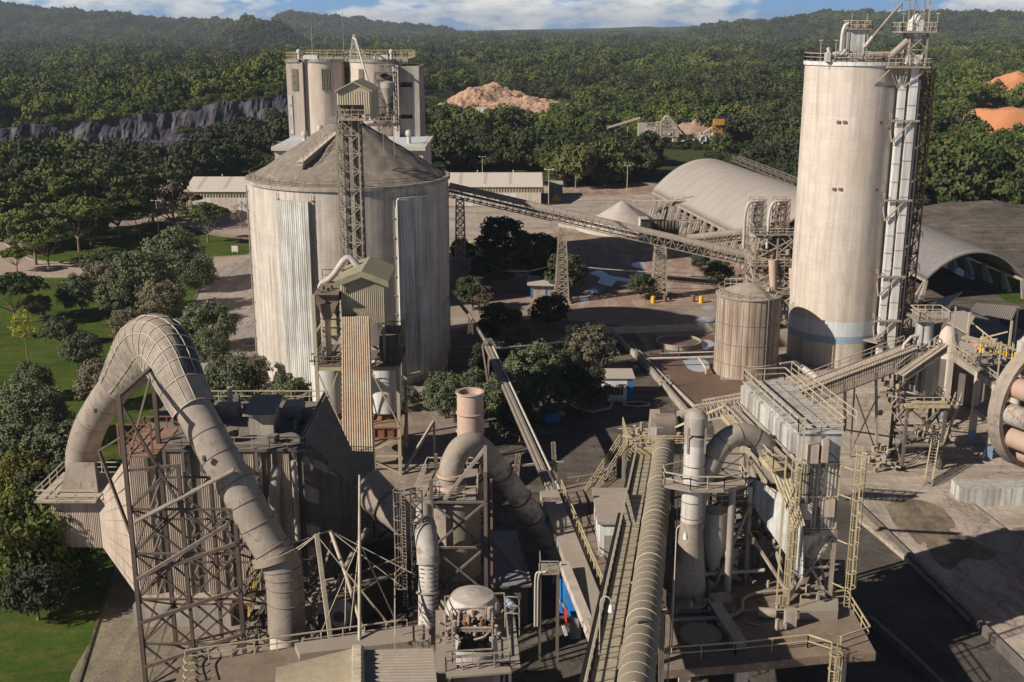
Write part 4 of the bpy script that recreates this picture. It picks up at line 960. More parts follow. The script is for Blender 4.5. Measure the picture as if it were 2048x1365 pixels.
for pxx, yy2 in ((610, 230), (641, 244), (818, 232)): part('vent', 'white_pipe', t, lambda b: vent(b, X(pxx, yy2, 33), yy2, 32.6, 1.0))
part('railing', 'rail', t, lambda b: (b.rail([(ax0+.5, 227, 32.6), (X(640, 227, 32), 227, 32.6)], .9, 2.0, .03), b.rail([(ax0+.3, 225.5, 26.3), (ax0+8, 225.5, 26.3)], 1.1, 1.5, .04)))
# ================================================================== warehouses
def warehouse(x0, x1, y0, y1, ze, zr, label, post=None):
    t = thing('warehouse', ((x0+x1)/2, y0, 0), label, 'warehouse')
    ym = (y0+y1)/2
    part('wall', 'concrete', t, lambda b: (b.box(x0, x1, y0, y1, 0, ze-1.6), b.face([(x1, y0, ze-1.6), (x1, y1, ze-1.6), (x1, y1, ze), (x1, ym, zr-.1), (x1, y0, ze)]), b.face([(x0, y1, ze-1.6), (x0, y0, ze-1.6), (x0, y0, ze), (x0, ym, zr-.1), (x0, y1, ze)])))
    part('louvre_band', 'louvre', t, lambda b: (b.corr((x0, y0, ze-1.6), (x1, y0, ze-1.6), (x1, y0, ze), (x0, y0, ze), int((x1-x0)/.9), .14, (0, -1, 0)),))
    def rf(b):
        for a, c in ((y0-.5, 1), (y1+.5, -1)):
            q = [(x0-.6, a, ze), (x1+.6, a, ze), (x1+.6, ym, zr), (x0-.6, ym, zr)][::c]; b.hexa(q, [(p[0], p[1], p[2]+.18) for p in q])
    part('roof', 'roof_pale', t, rf)
    n = int((x1-x0)/8)
    part('roof_strip', 'roof_dust', t, lambda b: [b.quad((x0+8*i+3, y0-.4, ze+.2), (x0+8*i+4.1, y0-.4, ze+.2), (x0+8*i+4.1, ym, zr+.2), (x0+8*i+3, ym, zr+.2)) for i in range(n)])
    part('door', 'white', t, lambda b: [b.box(x0+(x1-x0)*f, x0+(x1-x0)*f+5.5, y0-.06, y0+.05, 0, ze-2.0) for f in (.08, .55)])
    part('vent', 'white_pipe', t, lambda b: [vent(b, x0+(x1-x0)*f, ym, zr, .35) for f in (.3, .7)])
    return t
warehouse(X(898, 366, 4), X(1082, 366, 4), 366, 390, 6.0, 9.0, 'long pale warehouse right of the round silo')
warehouse(X(372, 352, 4), X(560, 352, 4), 352, 376, 6.4, 9.4, 'pale warehouse behind the garden left of the round silo')
t = thing('shed', P(1100, 380, 388), 'small open shed with blue posts beside the pale warehouse', 'shed')
bx = X(1084, 388, 3)
part('roof', 'roof_dust', t, lambda b: b.box(bx, bx+7, 384, 392, 4.4, 4.7))
part('post', 'blue', t, lambda b: [b.box(bx+i, bx+i+.3, 384.2, 384.5, 0, 4.4) for i in (.1, 3.2, 6.5)])
part('wall', 'concrete_grey', t, lambda b: b.box(bx+2.4, bx+6.9, 387, 391.8, 0, 4.4))
tag(MB.build((lambda b: (b.obox((X(1112, 378, 0), 378, 0), 3, 1.4, 1.1, .2), b.obox((X(1112, 378, 0), 378, 1.1), 1.2, 1.2, .8, .2), b)[-1])(MB()), 'loader', 'yellow_vivid'), 'small yellow machine parked in front of the open shed', 'machine')
# ================================================================== long covered conveyor
def gallery(name, a, b_, w_, hgt, hood_r, label, cat='conveyor', n=40, mat='frame_pale', hoodm='duct', extra=None, railside=None):
    a, b_ = V(a), V(b_); d = (b_-a).normalized(); r = d.cross(V((0, 0, 1))).normalized(); u = r.cross(d)
    t = thing(name, a, label, cat)
    lo = [a-r*w_/2, a+r*w_/2, a+r*w_/2+u*hgt, a-r*w_/2+u*hgt]
    def tr(b):
        for k in range(4): b.bar(lo[k], lo[k]+(b_-a), .2)
        for s_ in (0, 1):
            for i in range(n):
                p, q = a.lerp(b_, i/n), a.lerp(b_, (i+1)/n); o = r*(w_/2*(1 if s_ else -1))
                b.bar(p+o, p+o+u*hgt, .12); b.bar((p if i % 2 else q)+o, (q if i % 2 else p)+o+u*hgt, .10)
                if not s_: b.bar(p-r*w_/2, p+r*w_/2, .12); b.bar(p-r*w_/2+u*.1, p-r*w_*.75-u*.35, .1)
    part('truss', mat, t, tr)
    part('belt_deck', 'steel_dark', t, lambda b: b.bar(a+u*(hgt*.55), b_+u*(hgt*.55), w_*.8, .2))
    if hood_r:
        def hd(b):
            m = 10; N = 30
            for i in range(N+1):
                p = a.lerp(b_, i/N)+u*hgt
                for k in range(m+1):
                    an = math.pi*k/m; b.v.append(tuple(p+r*(hood_r*math.cos(an))+u*(hood_r*.8*math.sin(an))))
            for i in range(N):
                for k in range(m): b.f.append((i*(m+1)+k, i*(m+1)+k+1, (i+1)*(m+1)+k+1, (i+1)*(m+1)+k)); b.sm.append(True)
        part('hood', hoodm, t, hd)
        def rg(b):
            N = n
            for i in range(N):
                p = a.lerp(b_, i/N)+u*hgt; pts = [p+r*((hood_r+.03)*math.cos(math.pi*k/8))+u*((hood_r*.8+.03)*math.sin(math.pi*k/8)) for k in range(9)]
                b.tube(pts, .035, 4, caps=False)
        part('hood_rib', 'frame_pale', t, rg)
    if railside:
        part('railing', 'frame_pale', t, lambda b: b.rail([a+r*(w_/2+.7)*railside+u*hgt*.5, b_+r*(w_/2+.7)*railside+u*hgt*.5], 1.1, 1.8, .035))
        part('walkway', 'frame', t, lambda b: b.bar(a+r*(w_/2+.4)*railside+u*hgt*.45, b_+r*(w_/2+.4)*railside+u*hgt*.45, .8, .08))
    return t
LA, LB = P(896, 392, 247), P(1500, 532, 238)
gallery('belt_conveyor', LA, LB, 2.2, 1.9, 1.25, 'long sloping hooded conveyor crossing the yard from the silo to the pale tall silo', n=46)
gallery('belt_conveyor', P(1375, 492, 252), P(1500, 478, 250), 2.0, 1.6, 1.1, 'short hooded conveyor behind the low end of the long sloping one', n=14)
def ltower(px, D, wb, wt, top, label, n=9):
    x = X(px, D, 0); dx = X(px, D, 0)
    t = thing('lattice_tower', (x, D, 0), label, 'support tower')
    q = lambda w, z: [(x-w/2, D-w/2, z), (x+w/2, D-w/2, z), (x+w/2, D+w/2, z), (x-w/2, D+w/2, z)]
    part('lattice', 'frame_pale', t, lambda b: b.lattice(q(wb, .3), q(wt, top), n, .24, .14))
    part('footing', 'concrete_grey', t, lambda b: [b.obox((p[0], p[1], 0), .9, .9, .45) for p in q(wb, 0)])
ltower(1123, 232.5, 2.9, 1.3, LA.lerp(LB, .36).z+.2, 'slender lattice tower carrying the long conveyor beside the dark trees', 10)
ltower(1317, 236, 3.0, 2.2, LA.lerp(LB, .69).z+.2, 'wider lattice tower carrying the long conveyor beside the green bush', 9)
ltower(922, 245, 2.4, 1.6, LA.lerp(LB, .04).z, 'shaded lattice tower under the upper end of the long conveyor', 12)
t = thing('hut', G(1090, 590), 'small shaded tin roof hut left of the slender lattice tower', 'hut')
hx, hy = X(1085, 235, 2), 236
part('wall', 'concrete_grey', t, lambda b: b.box(hx-2.4, hx+3, hy, hy+5, 0, 2.8))
part('roof', 'roof_dust', t, lambda b: b.hexa([(hx-3.2, hy-.8, 2.9), (hx+3.8, hy-.8, 2.7), (hx+3.8, hy+5.5, 3.5), (hx-3.2, hy+5.5, 3.7)], [(hx-3.2, hy-.8, 3.0), (hx+3.8, hy-.8, 2.8), (hx+3.8, hy+5.5, 3.6), (hx-3.2, hy+5.5, 3.8)]))
part('door', 'blue', t, lambda b: (b.box(hx-2.5, hx-2.2, hy-.08, hy-.01, 0, 2.7), b.box(hx+.6, hx+.9, hy-.08, hy-.01, 0, 2.7)))
# ================================================================== barrel vault storage sheds
M['vault'] = weathered('grey vault sheeting', (.35, .315, .28), (.27, .245, .225), stain=.7, streak=0, dust=.5, sscale=.09, dustc=(.36, .31, .265))
M['roof_shade'] = weathered('shed roofing darkened for shade', (.20, .185, .185), (.14, .13, .135), dust=.4, sscale=.15, dustc=(.28, .25, .23))  # roof colour darkened and tinted violet for the shade lying on it
def vault(label, c0, ax, L, hw, ze, zp, z_l, leg_side, legm='concrete_grey', zleg0=0, nleg=14, roofm='roof_dust', step=6.0, rim=True):
    """c0: middle of the near end, ax: unit axis from the near end to the far one"""
    ax = V((ax[0], ax[1], 0)).normalized(); pr = V((ax.y, -ax.x, 0)); c0 = V((c0[0], c0[1], 0))
    t = thing('storage_shed', c0+ax*L/2, label, 'storage shed')
    prof = [(tt, ze+(zp-ze)*(1-abs(tt)**2.1)) for tt in [-1+2*i/28 for i in range(29)]]
    def rf(b, th=.35):
        N = 24
        for dz in (0, -th):
            base = len(b.v)
            for i in range(N+1):
                for tt, z in prof: p = c0+ax*(L*i/N)+pr*(tt*hw*(1 if dz == 0 else .99)); b.v.append((p.x, p.y, z+dz))
            for i in range(N):
                for k in range(28):
                    q = (base+i*29+k, base+i*29+k+1, base+(i+1)*29+k+1, base+(i+1)*29+k)
                    b.f.append(q if dz else q[::-1]); b.sm.append(True)
        for i in (0, N):
            for k in range(28): b.f.append((i*29+k, i*29+k+1, (N+1)*29+i*29+k+1, (N+1)*29+i*29+k)); b.sm.append(False)
        for k in (0, 28):
            for i in range(N): b.f.append((i*29+k, (i+1)*29+k, (N+1)*29+(i+1)*29+k, (N+1)*29+i*29+k)); b.sm.append(False)
    part('roof', roofm, t, rf)
    part('roof_joint', 'steel_dark', t, lambda b: [b.tube([c0+ax*(L*i/16)+pr*tt*hw+V((0, 0, z+.01)) for tt, z in prof], .022, 4, caps=False) for i in range(1, 16)])
    def beam(b):
        for s_ in (-1, 1): b.bar(c0+pr*hw*s_*.985+V((0, 0, ze-.6)), c0+ax*L+pr*hw*s_*.985+V((0, 0, ze-.6)), .5, .5)
    part('eave_beam', 'concrete_grey', t, beam)
    for s_ in (-1, 1):
        k = 0
        while k*step < L:
            base = c0+ax*(k*step+.6)+pr*hw*s_*.98
            def lg(b):
                for q in (-1, 1):
                    f = base+ax*q*1.3+pr*s_*1.5; tp = base+ax*q*.35+V((0, 0, ze-.5))
                    b.hexa([f+ax*i*.42+pr*j*.5 for i, j in ((-1, -1), (1, -1), (1, 1), (-1, 1))], [tp+ax*i*.22+pr*j*.25 for i, j in ((-1, -1), (1, -1), (1, 1), (-1, 1))])
            part('prop', legm, t, lg); k += 1
    return t
vault('long grey barrel roofed shed on slanted concrete props left of the tall pale silo', (57.0+17, 262), (-.146, .989), 96, 17, 6.4, 16.0, 0, -1, roofm='vault')
vault('curved shed in shade open at its end, right of the tall pale silo', (96.0, 233), (-.06, 1), 46, 10.5, 5.0, 10.6, 0, 1, roofm='roof_shade', step=9.0)
gallery('belt_conveyor', P(1470, 322, 352), P(1600, 374, 296), 1.8, 1.6, 0, 'dark open conveyor running along the far side of the barrel roofed shed', n=20, mat='frame')
t = thing('belt_conveyor', P(1270, 400, 345), 'thin level conveyor entering the side of the barrel roofed shed', 'conveyor')
qa, qb = P(1268, 402, 343), P(1405, 402, 318)
part('truss', 'frame_pale', t, lambda b: (b.bar(qa, qb, 1.4, .3), [b.bar(qa.lerp(qb, i/24)+V((0, 0, -.2)), qa.lerp(qb, (i+1)/24)+V((0, 0, 1.2 if i % 2 else -.2)), .14) for i in range(24)], b.bar(qa+V((0, 0, 1.3)), qb+V((0, 0, 1.3)), .15)))
part('support', 'frame_pale', t, lambda b: [b.bar(qa.lerp(qb, f), V((qa.lerp(qb, f).x+.4, qa.lerp(qb, f).y, 0)), .3) for f in (.05, .35, .65, .9)])
# gravel cone, bay wall
heap('gravel_pile', 'gravel', 1243, 455, 322, 13, 13, 8.2, 'pale grey cone of gravel beside the loading bay', 'gravel pile', 1.0, 2, 44, .05, z0=0)
heap('gravel_pile', 'gravel', 1215, 440, 330, 15, 10, 3.2, 'low spread of grey gravel behind the tall cone', 'gravel pile', 1.1, 4, 44, .1, z0=0)
t = thing('loading_bay', G(1330, 455), 'open loading bay with dark wall panels right of the gravel cone', 'shed')
lx0, lx1, ly = X(1300, 303, 2), X(1362, 303, 2), 303
part('wall', 'concrete', t, lambda b: b.box(lx0-2.3, lx0, ly-2, ly+8, 0, 5.4))
part('panel', 'steel_dark', t, lambda b: b.corr((lx0, ly+4, 0), (lx1, ly+4, 0), (lx1, ly+4, 4.9), (lx0, ly+4, 4.9), 9, .2, (0, -1, 0)))
part('beam', 'frame_pale', t, lambda b: (b.box(lx0-2.6, lx1+6, ly, ly+.5, 5.41, 5.8), [b.box(lx0+i*2.4, lx0+i*2.4+.25, ly, ly+.3, 0, 5.4) for i in range(1, 5)]))
t = thing('awning', G(1390, 470), 'small flat awning on thin posts in front of the barrel roofed shed', 'awning')
aw = G(1362, 468); 
part('roof', 'roof_dust', t, lambda b: b.obox((aw.x+2, aw.y, 3.4), 6.5, 4, .18))
part('post', 'rail', t, lambda b: [b.box(aw.x+2+i, aw.x+2.15+i, aw.y+j, aw.y+j+.15, 0, 3.4) for i in (-3, 0, 3) for j in (-1.8, 1.8)])
# ================================================================== tall pale silo on the right
TC = (55.5, 192.0); TR = 7.7
t = thing('tall_silo', (TC[0], TC[1], 0), 'tall pale concrete cylinder silo with a blue band near its foot', 'silo')
part('wall', 'concrete', t, lambda b: b.lathe((*TC, 0), [(TR, 0), (TR, 49.2)], 72))
part('cornice', 'white', t, lambda b: b.lathe((*TC, 0), [(TR, 49.2), (TR+.25, 49.2), (TR+.25, 49.8), (TR-.5, 49.8)], 72, smooth=False))
part('roof_deck', 'grey_deck', t, lambda b: b.face([(TC[0]+(TR-.1)*math.cos(2*math.pi*k/60), TC[1]+(TR-.1)*math.sin(2*math.pi*k/60), 49.7) for k in range(60)]))
part('blue_band', 'blue_pale', t, lambda b: b.lathe((*TC, 0), [(TR+.012, 4.2), (TR+.012, 5.4)], 72))
part('white_band', 'ice', t, lambda b: b.lathe((*TC, 0), [(TR+.010, 5.404), (TR+.010, 7.9)], 72))
part('railing', 'rail', t, lambda b: b.rail([(TC[0]+(TR+.1)*math.cos(2*math.pi*k/30), TC[1]+(TR+.1)*math.sin(2*math.pi*k/30), 49.8) for k in range(30)], 1.25, 1.6, .05, closed=True))
for pxx, pyy in ((1677, 247), (1689, 247), (1760, 248), (1668, 381), (1680, 381), (1751, 382)):
    pt, an = cyl_hit(pxx, pyy, TC, TR)
    part('wall_vent', 'rust', t, lambda b: b.obox((pt.x, pt.y, pt.z), .5, .55, .42, an))
M['niche'] = weathered('patched concrete', (.46, .34, .26), (.36, .27, .21), dust=0)
part('bracket_ring', 'steel_dark', t, lambda b: b.tube([(TC[0]+(TR+.12)*math.cos(a), TC[1]+(TR+.12)*math.sin(a), 46.0) for a in [math.radians(x) for x in range(-62, -25, 4)]], .16, 6))
nx_ = math.radians(-48)
part('doorway', 'dark', t, lambda b: b.obox((TC[0]+(TR-.7)*math.cos(nx_), TC[1]+(TR-.7)*math.sin(nx_), 0), 1.6, 4.6, 4.1, nx_))
part('canopy', 'grey_deck', t, lambda b: b.obox((TC[0]+(TR+.6)*math.cos(nx_), TC[1]+(TR+.6)*math.sin(nx_), 4.6), 3.2, 5, .3, nx_))
part('railing', 'rail', t, lambda b: b.rail([(TC[0]+(TR+2.1)*math.cos(nx_+k), TC[1]+(TR+2.1)*math.sin(nx_+k), 4.9) for k in (-.25, 0, .25)], 1.1))
# machinery on the roof
t = thing('roof_filter', (55, 190, 49.8), 'white filter box with railed top standing on the tall silo', 'filter')
fx = X(1712, 188, 53)
part('casing', 'filter', t, lambda b: (b.box(fx-1.1, fx+1.1, 187, 189.4, 50.6, 54.6), b.hexa([(fx-.4, 187.8, 49.8), (fx+.4, 187.8, 49.8), (fx+.4, 188.6, 49.8), (fx-.4, 188.6, 49.8)], [(fx-1.1, 187, 50.6), (fx+1.1, 187, 50.6), (fx+1.1, 189.4, 50.6), (fx-1.1, 189.4, 50.6)])))
part('platform', 'frame_pale', t, lambda b: (b.box(fx-1.7, fx+1.9, 186.4, 190, 54.7, 54.85), b.box(fx-1.5, fx+1.6, 186.8, 189.6, 54.85, 55.7)))
part('railing', 'rail', t, lambda b: b.rail([(fx-1.7, 186.4, 54.85), (fx+1.9, 186.4, 54.85), (fx+1.9, 190, 54.85), (fx-1.7, 190, 54.85)], 1.2, 1.2, .05, closed=True))
part('leg', 'frame_pale', t, lambda b: [b.bar((fx+i, 187+j, 49.8), (fx+i, 187+j, 54.7), .18) for i in (-1.5, 1.5) for j in (0, 2.4)])
part('pipe', 'white_pipe', t, lambda b: (b.tube(smooth_path([(fx-2.6, 186.8, 50), (fx-2.6, 186.8, 55.2), (fx-1.2, 187, 55.8)]), .28, 8), b.tube([P(1733, 90, 187), P(1745, 74, 187)], .28, 8), b.tube([P(1732, 93, 187), P(1728, 92, 187)], .3, 8)))
part('light_pole', 'rail', t, lambda b: [b.bar((fx+i, 188, 55), (fx+i, 188, 57.2), .08) for i in (-.9, 1.5)])
t = thing('roof_machinery', (55, 186, 49.8), 'dust covered blowers and ducts along the tall silo roof', 'machinery')
rx = lambda p: X(p, 186, 50.5)
part('blower', 'white_pipe', t, lambda b: (b.tube([(rx(1655), 186.4, 50.9), (rx(1690), 186.4, 50.9)], .5, 10), b.tube([(rx(1658), 186, 51), (rx(1655), 186, 52)], .3, 8), b.tube([(rx(1683), 186, 50.9), (rx(1689), 185.6, 51.7)], .22, 8), b.box(rx(1652), rx(1660), 185.6, 187, 49.8, 51.2)))
part('duct', 'duct', t, lambda b: (b.tube([(rx(1738), 186.2, 50.9), (rx(1790), 186.2, 50.7)], .5, 10), b.box(rx(1700), rx(1730), 185.3, 186.2, 49.8, 50.7), clutter(b, rx(1660), rx(1790), 185.4, 188, 49.9, 50.6, 46, 12)))
part('lamp_pole', 'rail', t, lambda b: [(b.bar((rx(p), 185.6, 49.8), (rx(p), 185.6, 53), .08), b.obox((rx(p), 185.6, 53), .5, .3, .15)) for p in (1639, 1669)])
# twin elevator casings and their head
t = thing('bucket_elevator', (62.3, 186, 0), 'tall twin white steel elevator shafts on the right side of the tall silo', 'elevator')
s1, s2 = 61.0, 62.45
part('shaft', 'white', t, lambda b: b.box(s1, s1+.95, 184.8, 185.9, 0, 47.5), 'narrow left shaft')
part('shaft', 'white', t, lambda b: b.box(s2, s2+1.25, 184.6, 185.9, 0, 49.5), 'wider right shaft')
part('flange', 'steel', t, lambda b: [(b.box(s1-.06, s1+1.01, 184.74, 185.96, z, z+.12), b.box(s2-.06, s2+1.31, 184.54, 185.96, z+.5, z+.62)) for z in [2+i*2.9 for i in range(16)]])
def brk(b):
    for z in (15.5, 28.0, 40.6, 8.0):
        b.box(s1-1.1, s2+1.9, 184.2, 184.45, z, z+.3); b.box(s1-1.1, s2+1.9, 186.1, 186.35, z, z+.3)
        b.bar((s1-.8, 184.4, z-3.2), (s2+.6, 184.3, z), .22); b.bar((s1-.8, 184.4, z-3.2), (s1-.8, 186.5, z), .18); b.rail([(s1-1.1, 184.2, z+.3), (s1-1.1, 186.2, z+.3)], .9, .9, .05)
part('bracket', 'frame_pale', t, brk)
def head(b):
    b.box(s1-2.6, s2+2.6, 183.4, 188, 48.9, 49.15)
part('platform', 'frame_pale', t, lambda b: (head(b), b.box(s1-1.0, s2+3.0, 183.2, 188, 54.2, 54.45), [b.bar((s1-2.2+i*.8, 184, 49), (s1-.3+i*.2, 185, 45.8), .16) for i in range(5)], b.bar((s1-4.3, 184.4, 46.3), (s1-1.8, 184, 49), .2), b.bar((s2+2.6, 184, 49), (s2-1, 184.6, 46), .2)))
part('railing', 'rail', t, lambda b: (b.rail([(s1-2.6, 183.4, 49.15), (s2+2.6, 183.4, 49.15), (s2+2.6, 188, 49.15)], 1.2, 1.2, .05), b.rail([(s1-1, 183.2, 54.45), (s2+3, 183.2, 54.45), (s2+3, 188, 54.45), (s1-1, 188, 54.45)], 1.3, 1.1, .05, closed=True)))
part('head_frame', 'frame_pale', t, lambda b: (b.lattice([(s1+.6, 184, 49.1), (s2+1.9, 184, 49.1), (s2+1.9, 187, 49.1), (s1+.6, 187, 49.1)], [(s1+.6, 184, 54.2), (s2+1.9, 184, 54.2), (s2+1.9, 187, 54.2), (s1+.6, 187, 54.2)], 2, .22, .14), b.lattice([(s1+1.1, 184.6, 54.4), (s2+2.0, 184.6, 54.4), (s2+2.0, 187, 54.4), (s1+1.1, 187, 54.4)], [(s1+1.1, 184.6, 59.2), (s2+2.0, 184.6, 59.2), (s2+2.0, 187, 59.2), (s1+1.1, 187, 59.2)], 1, .18, .12, faces=[0]), b.bar((s1+1.1, 184.6, 59.2), (s1-.6, 184.6, 59.0), .14)))
part('head_casing', 'white', t, lambda b: (b.box(s1+.9, s2+1.2, 184.6, 186.6, 53.0, 56.2), b.lathe((s1+2.0, 185.6, 0), [(1.0, 56.2), (.7, 56.9), (.05, 57.1)], 10), b.box(s1+.7, s2+1.5, 184.4, 186.6, 49.5, 50.9)))
part('spout', 'duct', t, lambda b: (b.tube([(s1+1.2, 184.9, 53.6), (s1-1.8, 185.4, 50.6)], .55, 10), b.tube([P(1803, 6, 185), P(1802, 20, 185)], .18, 6), b.tube([P(1803, 8, 185), P(1786, 26, 185.3), P(1744, 76, 187)], .2, 6)))
part('lamp_pole', 'rail', t, lambda b: [(b.bar((x, 183.3, 54.4), (x, 183.3, 57), .08), b.obox((x, 183.3, 57), .45, .3, .15)) for x in (s1-.9, s2+2.9)])
# stair tower beside the shafts
t = thing('stair_tower', (66, 188, 0), 'dark rusty lattice stair tower beside the white elevator shafts', 'stair tower')
q0, q1 = 64.6, 67.0
part('lattice', 'rust', t, lambda b: b.lattice([(q0, 187, 0), (q1, 187, 0), (q1, 191, 0), (q0, 191, 0)], [(q0, 187, 48.6), (q1, 187, 48.6), (q1, 191, 48.6), (q0, 191, 48.6)], 18, .22, .12))
def fl(b):
    for i in range(18):
        z = i*2.7; y0, y1 = (187.4, 190.6) if i % 2 else (190.6, 187.4)
        b.bar((q0+1.2, y0, z), (q0+1.2, y1, z+2.7), .9, .14); b.box(q0, q1, y1-.5, y1+.5, z+2.62, z+2.7)
part('stair_flight', 'steel_dark', t, fl)
part('pipe', 'white_pipe', t, lambda b: (b.tube([(q0-.1, 186.3, 0), (q0-.1, 186.3, 47)], .16, 6), b.tube([(q0+.5, 186.3, 0), (q0+.5, 186.3, 40)], .1, 6)))
part('railing', 'rail_grey', t, lambda b: [b.rail([(q0-.1, 186.6, 2.7*i), (q1+.4, 186.6, 2.7*i), (q1+.4, 191, 2.7*i)], 1.0, 1.1, .035) for i in range(2, 18, 2)])
part('cable', 'black', t, lambda b: b.tube(catmull([P(1862, 132, 196), P(1850, 300, 193), P(1828, 470, 190), P(1800, 640, 187)], 5), .16, 5))
# ================================================================== steel tank beside the tall silo
KC = (38.6, 182.6); KR = 5.2
t = thing('steel_tank', (KC[0], KC[1], 0), 'wide rusty streaked cylinder tank in front of the tall pale silo', 'tank')
M['tankwall'] = weathered('streaked tank plate', (.44, .39, .32), (.33, .22, .155), stain=.6, streak=.95, dust=.5)
part('wall', 'tankwall', t, lambda b: b.lathe((*KC, 0), [(KR, 0), (KR, 13.2)], 56))
part('seam', 'steel_dark', t, lambda b: [b.ring((*KC, z), (0, 0, 1), KR+.02, .04, 56, m=4) for z in (2.3, 5.6, 8.9)]+[b.tube([(KC[0]+(KR+.02)*math.cos(a), KC[1]+(KR+.02)*math.sin(a), 0), (KC[0]+(KR+.02)*math.cos(a), KC[1]+(KR+.02)*math.sin(a), 13.1)], .02, 4) for a in [2*math.pi*k/36 for k in range(36)]])
part('roof', 'duct', t, lambda b: b.lathe((*KC, 0), [(KR+.2, 13.1), (KR+.2, 13.3), (3.6, 13.9), (2.2, 14.6), (.1, 15.1)], 48))
part('pipe', 'steel_dark', t, lambda b: [b.tube([(KC[0]+(KR+.22)*math.cos(a), KC[1]+(KR+.22)*math.sin(a), 0), (KC[0]+(KR+.22)*math.cos(a), KC[1]+(KR+.22)*math.sin(a), 13.4), (KC[0]+2*math.cos(a), KC[1]+2*math.sin(a), 14.9)], .12, 6) for a in (math.radians(-66), math.radians(-60))])
part('base_pipe', 'rail', t, lambda b: b.ring((*KC, 2.4), (0, 0, 1), KR+.35, .09, 40, math.radians(170), math.radians(350)))
part('railing', 'rail_grey', t, lambda b: b.rail([(KC[0]+(KR-.1)*math.cos(a), KC[1]+(KR-.1)*math.sin(a), 13.3) for a in [math.radians(x) for x in range(60, 300, 20)]], 1.1, 1.4, .04))
part('roof_box', 'frame_pale', t, lambda b: (b.obox((KC[0]+2, KC[1]-2, 14), .6, .6, 1.0), clutter(b, KC[0]+1, KC[0]+4, KC[1]-3, KC[1], 13.9, 14.4, 10, 4), b.rail([(KC[0]-3.6, KC[1]+2.6, 13.5), (KC[0]-1.0, KC[1]+1, 13.9), (KC[0]-1.0, KC[1]+1, 15.2)], 1.6, 1, .07)))
# ================================================================== steel transfer tower with small filters
t = thing('transfer_tower', G(1545, 620), 'dense dusty steel transfer tower left of the tall pale silo', 'transfer tower')
gx0, gx1 = X(1502, 214, 14), X(1587, 214, 14)
part('frame', 'frame_pale', t, lambda b: (b.lattice([(gx0, 210, 0), (gx1, 210, 0), (gx1, 218, 0), (gx0, 218, 0)], [(gx0, 210, 18), (gx1, 210, 18), (gx1, 218, 18), (gx0, 218, 18)], 4, .36, .22), b.lattice([((gx0+gx1)/2, 210, 0), (gx1, 209.8, 0)], [((gx0+gx1)/2, 210, 18), (gx1, 209.8, 18)], 5, .3, .2, faces=[0])))
part('platform', 'grey_deck', t, lambda b: [b.box(gx0-.4, gx1+.2, 209.4, 218.4, z, z+.22) for z in (18, 12.2, 6.8)])
part('railing', 'rail', t, lambda b: [b.rail([(gx0-.4, 218, z), (gx0-.4, 209.4, z), (gx1+.2, 209.4, z)], 1.1, 1.4, .05) for z in (18.2, 12.4, 7)])
part('chute', 'stack_pink', t, lambda b: (b.tube([(gx0+3.2, 209.6, 13.5), (gx0+3.8, 209.8, 6)], [.9, .55], 10), b.tube([(gx1-1, 209.6, 12), (gx1-.6, 209.8, 5)], [.8, .5], 10), b.hexa([(gx0-1, 208, 4), (gx0+5, 208, 4), (gx0+5, 210, 4), (gx0-1, 210, 4)], [(gx0+1.6, 208.6, 8), (gx0+3, 208.6, 8), (gx0+3, 210, 8), (gx0+1.6, 210, 8)])))
part('machinery', 'frame_pale', t, lambda b: (clutter(b, gx0, gx1, 209.6, 217, 12.6, 17.8, 90, 21, .3, .9), clutter(b, gx0, gx1, 209.6, 217, 7.2, 12, 80, 22, .3, .9), clutter(b, gx0, gx1, 209.6, 217, 1, 6.6, 70, 23, .3, .9), clutter(b, gx0-.2, gx1, 209.6, 214, 18.3, 19.2, 40, 24, .2, .7)))
part('machinery', 'rust', t, lambda b: (clutter(b, gx0, gx1, 209.6, 217, 8, 17.8, 40, 31, .3, .8),))
for k, (p0, p1, mt) in enumerate(((1500, 1529, 'filter'), (1547, 1576, 'stack_pink'))):
    fx0, fx1 = X(p0, 212, 21), X(p1, 212, 21); fm = (fx0+fx1)/2; fr = (fx1-fx0)/2-.2
    t = thing('bag_filter', (fm, 212, 18.2), ('small white round filter on the steel transfer tower, farther from the silo', 'small rusty caged round filter on the steel transfer tower, next to the silo')[k], 'filter')
    part('casing', mt, t, lambda b: b.lathe((fm, 212, 0), [(.3, 18.4), (fr, 20.4), (fr, 24.2), (.1, 24.6)], 16))
    part('cage', 'frame_pale', t, lambda b: b.lattice([(fm-fr-.1, 210.4, 18.2), (fm+fr+.1, 210.4, 18.2), (fm+fr+.1, 213.6, 18.2), (fm-fr-.1, 213.6, 18.2)], [(fm-fr-.1, 210.4, 24.6), (fm+fr+.1, 210.4, 24.6), (fm+fr+.1, 213.6, 24.6), (fm-fr-.1, 213.6, 24.6)], 5, .12, .08))
    part('pipe', 'white_pipe', t, lambda b: b.tube(smooth_path([(fm-fr-1.5, 210.2, 15.5), (fm-fr-1.5, 210.2, 24.0), (fm-fr*.2, 210.6, 24.3)]), .26, 8))
    part('ladder', 'red' if k else 'frame_pale', t, lambda b: [b.bar((fm+fr*.5, 210.1, 18+i*.35), (fm+fr*.5+.5, 210.1, 18+i*.35), .07) for i in range(18)])
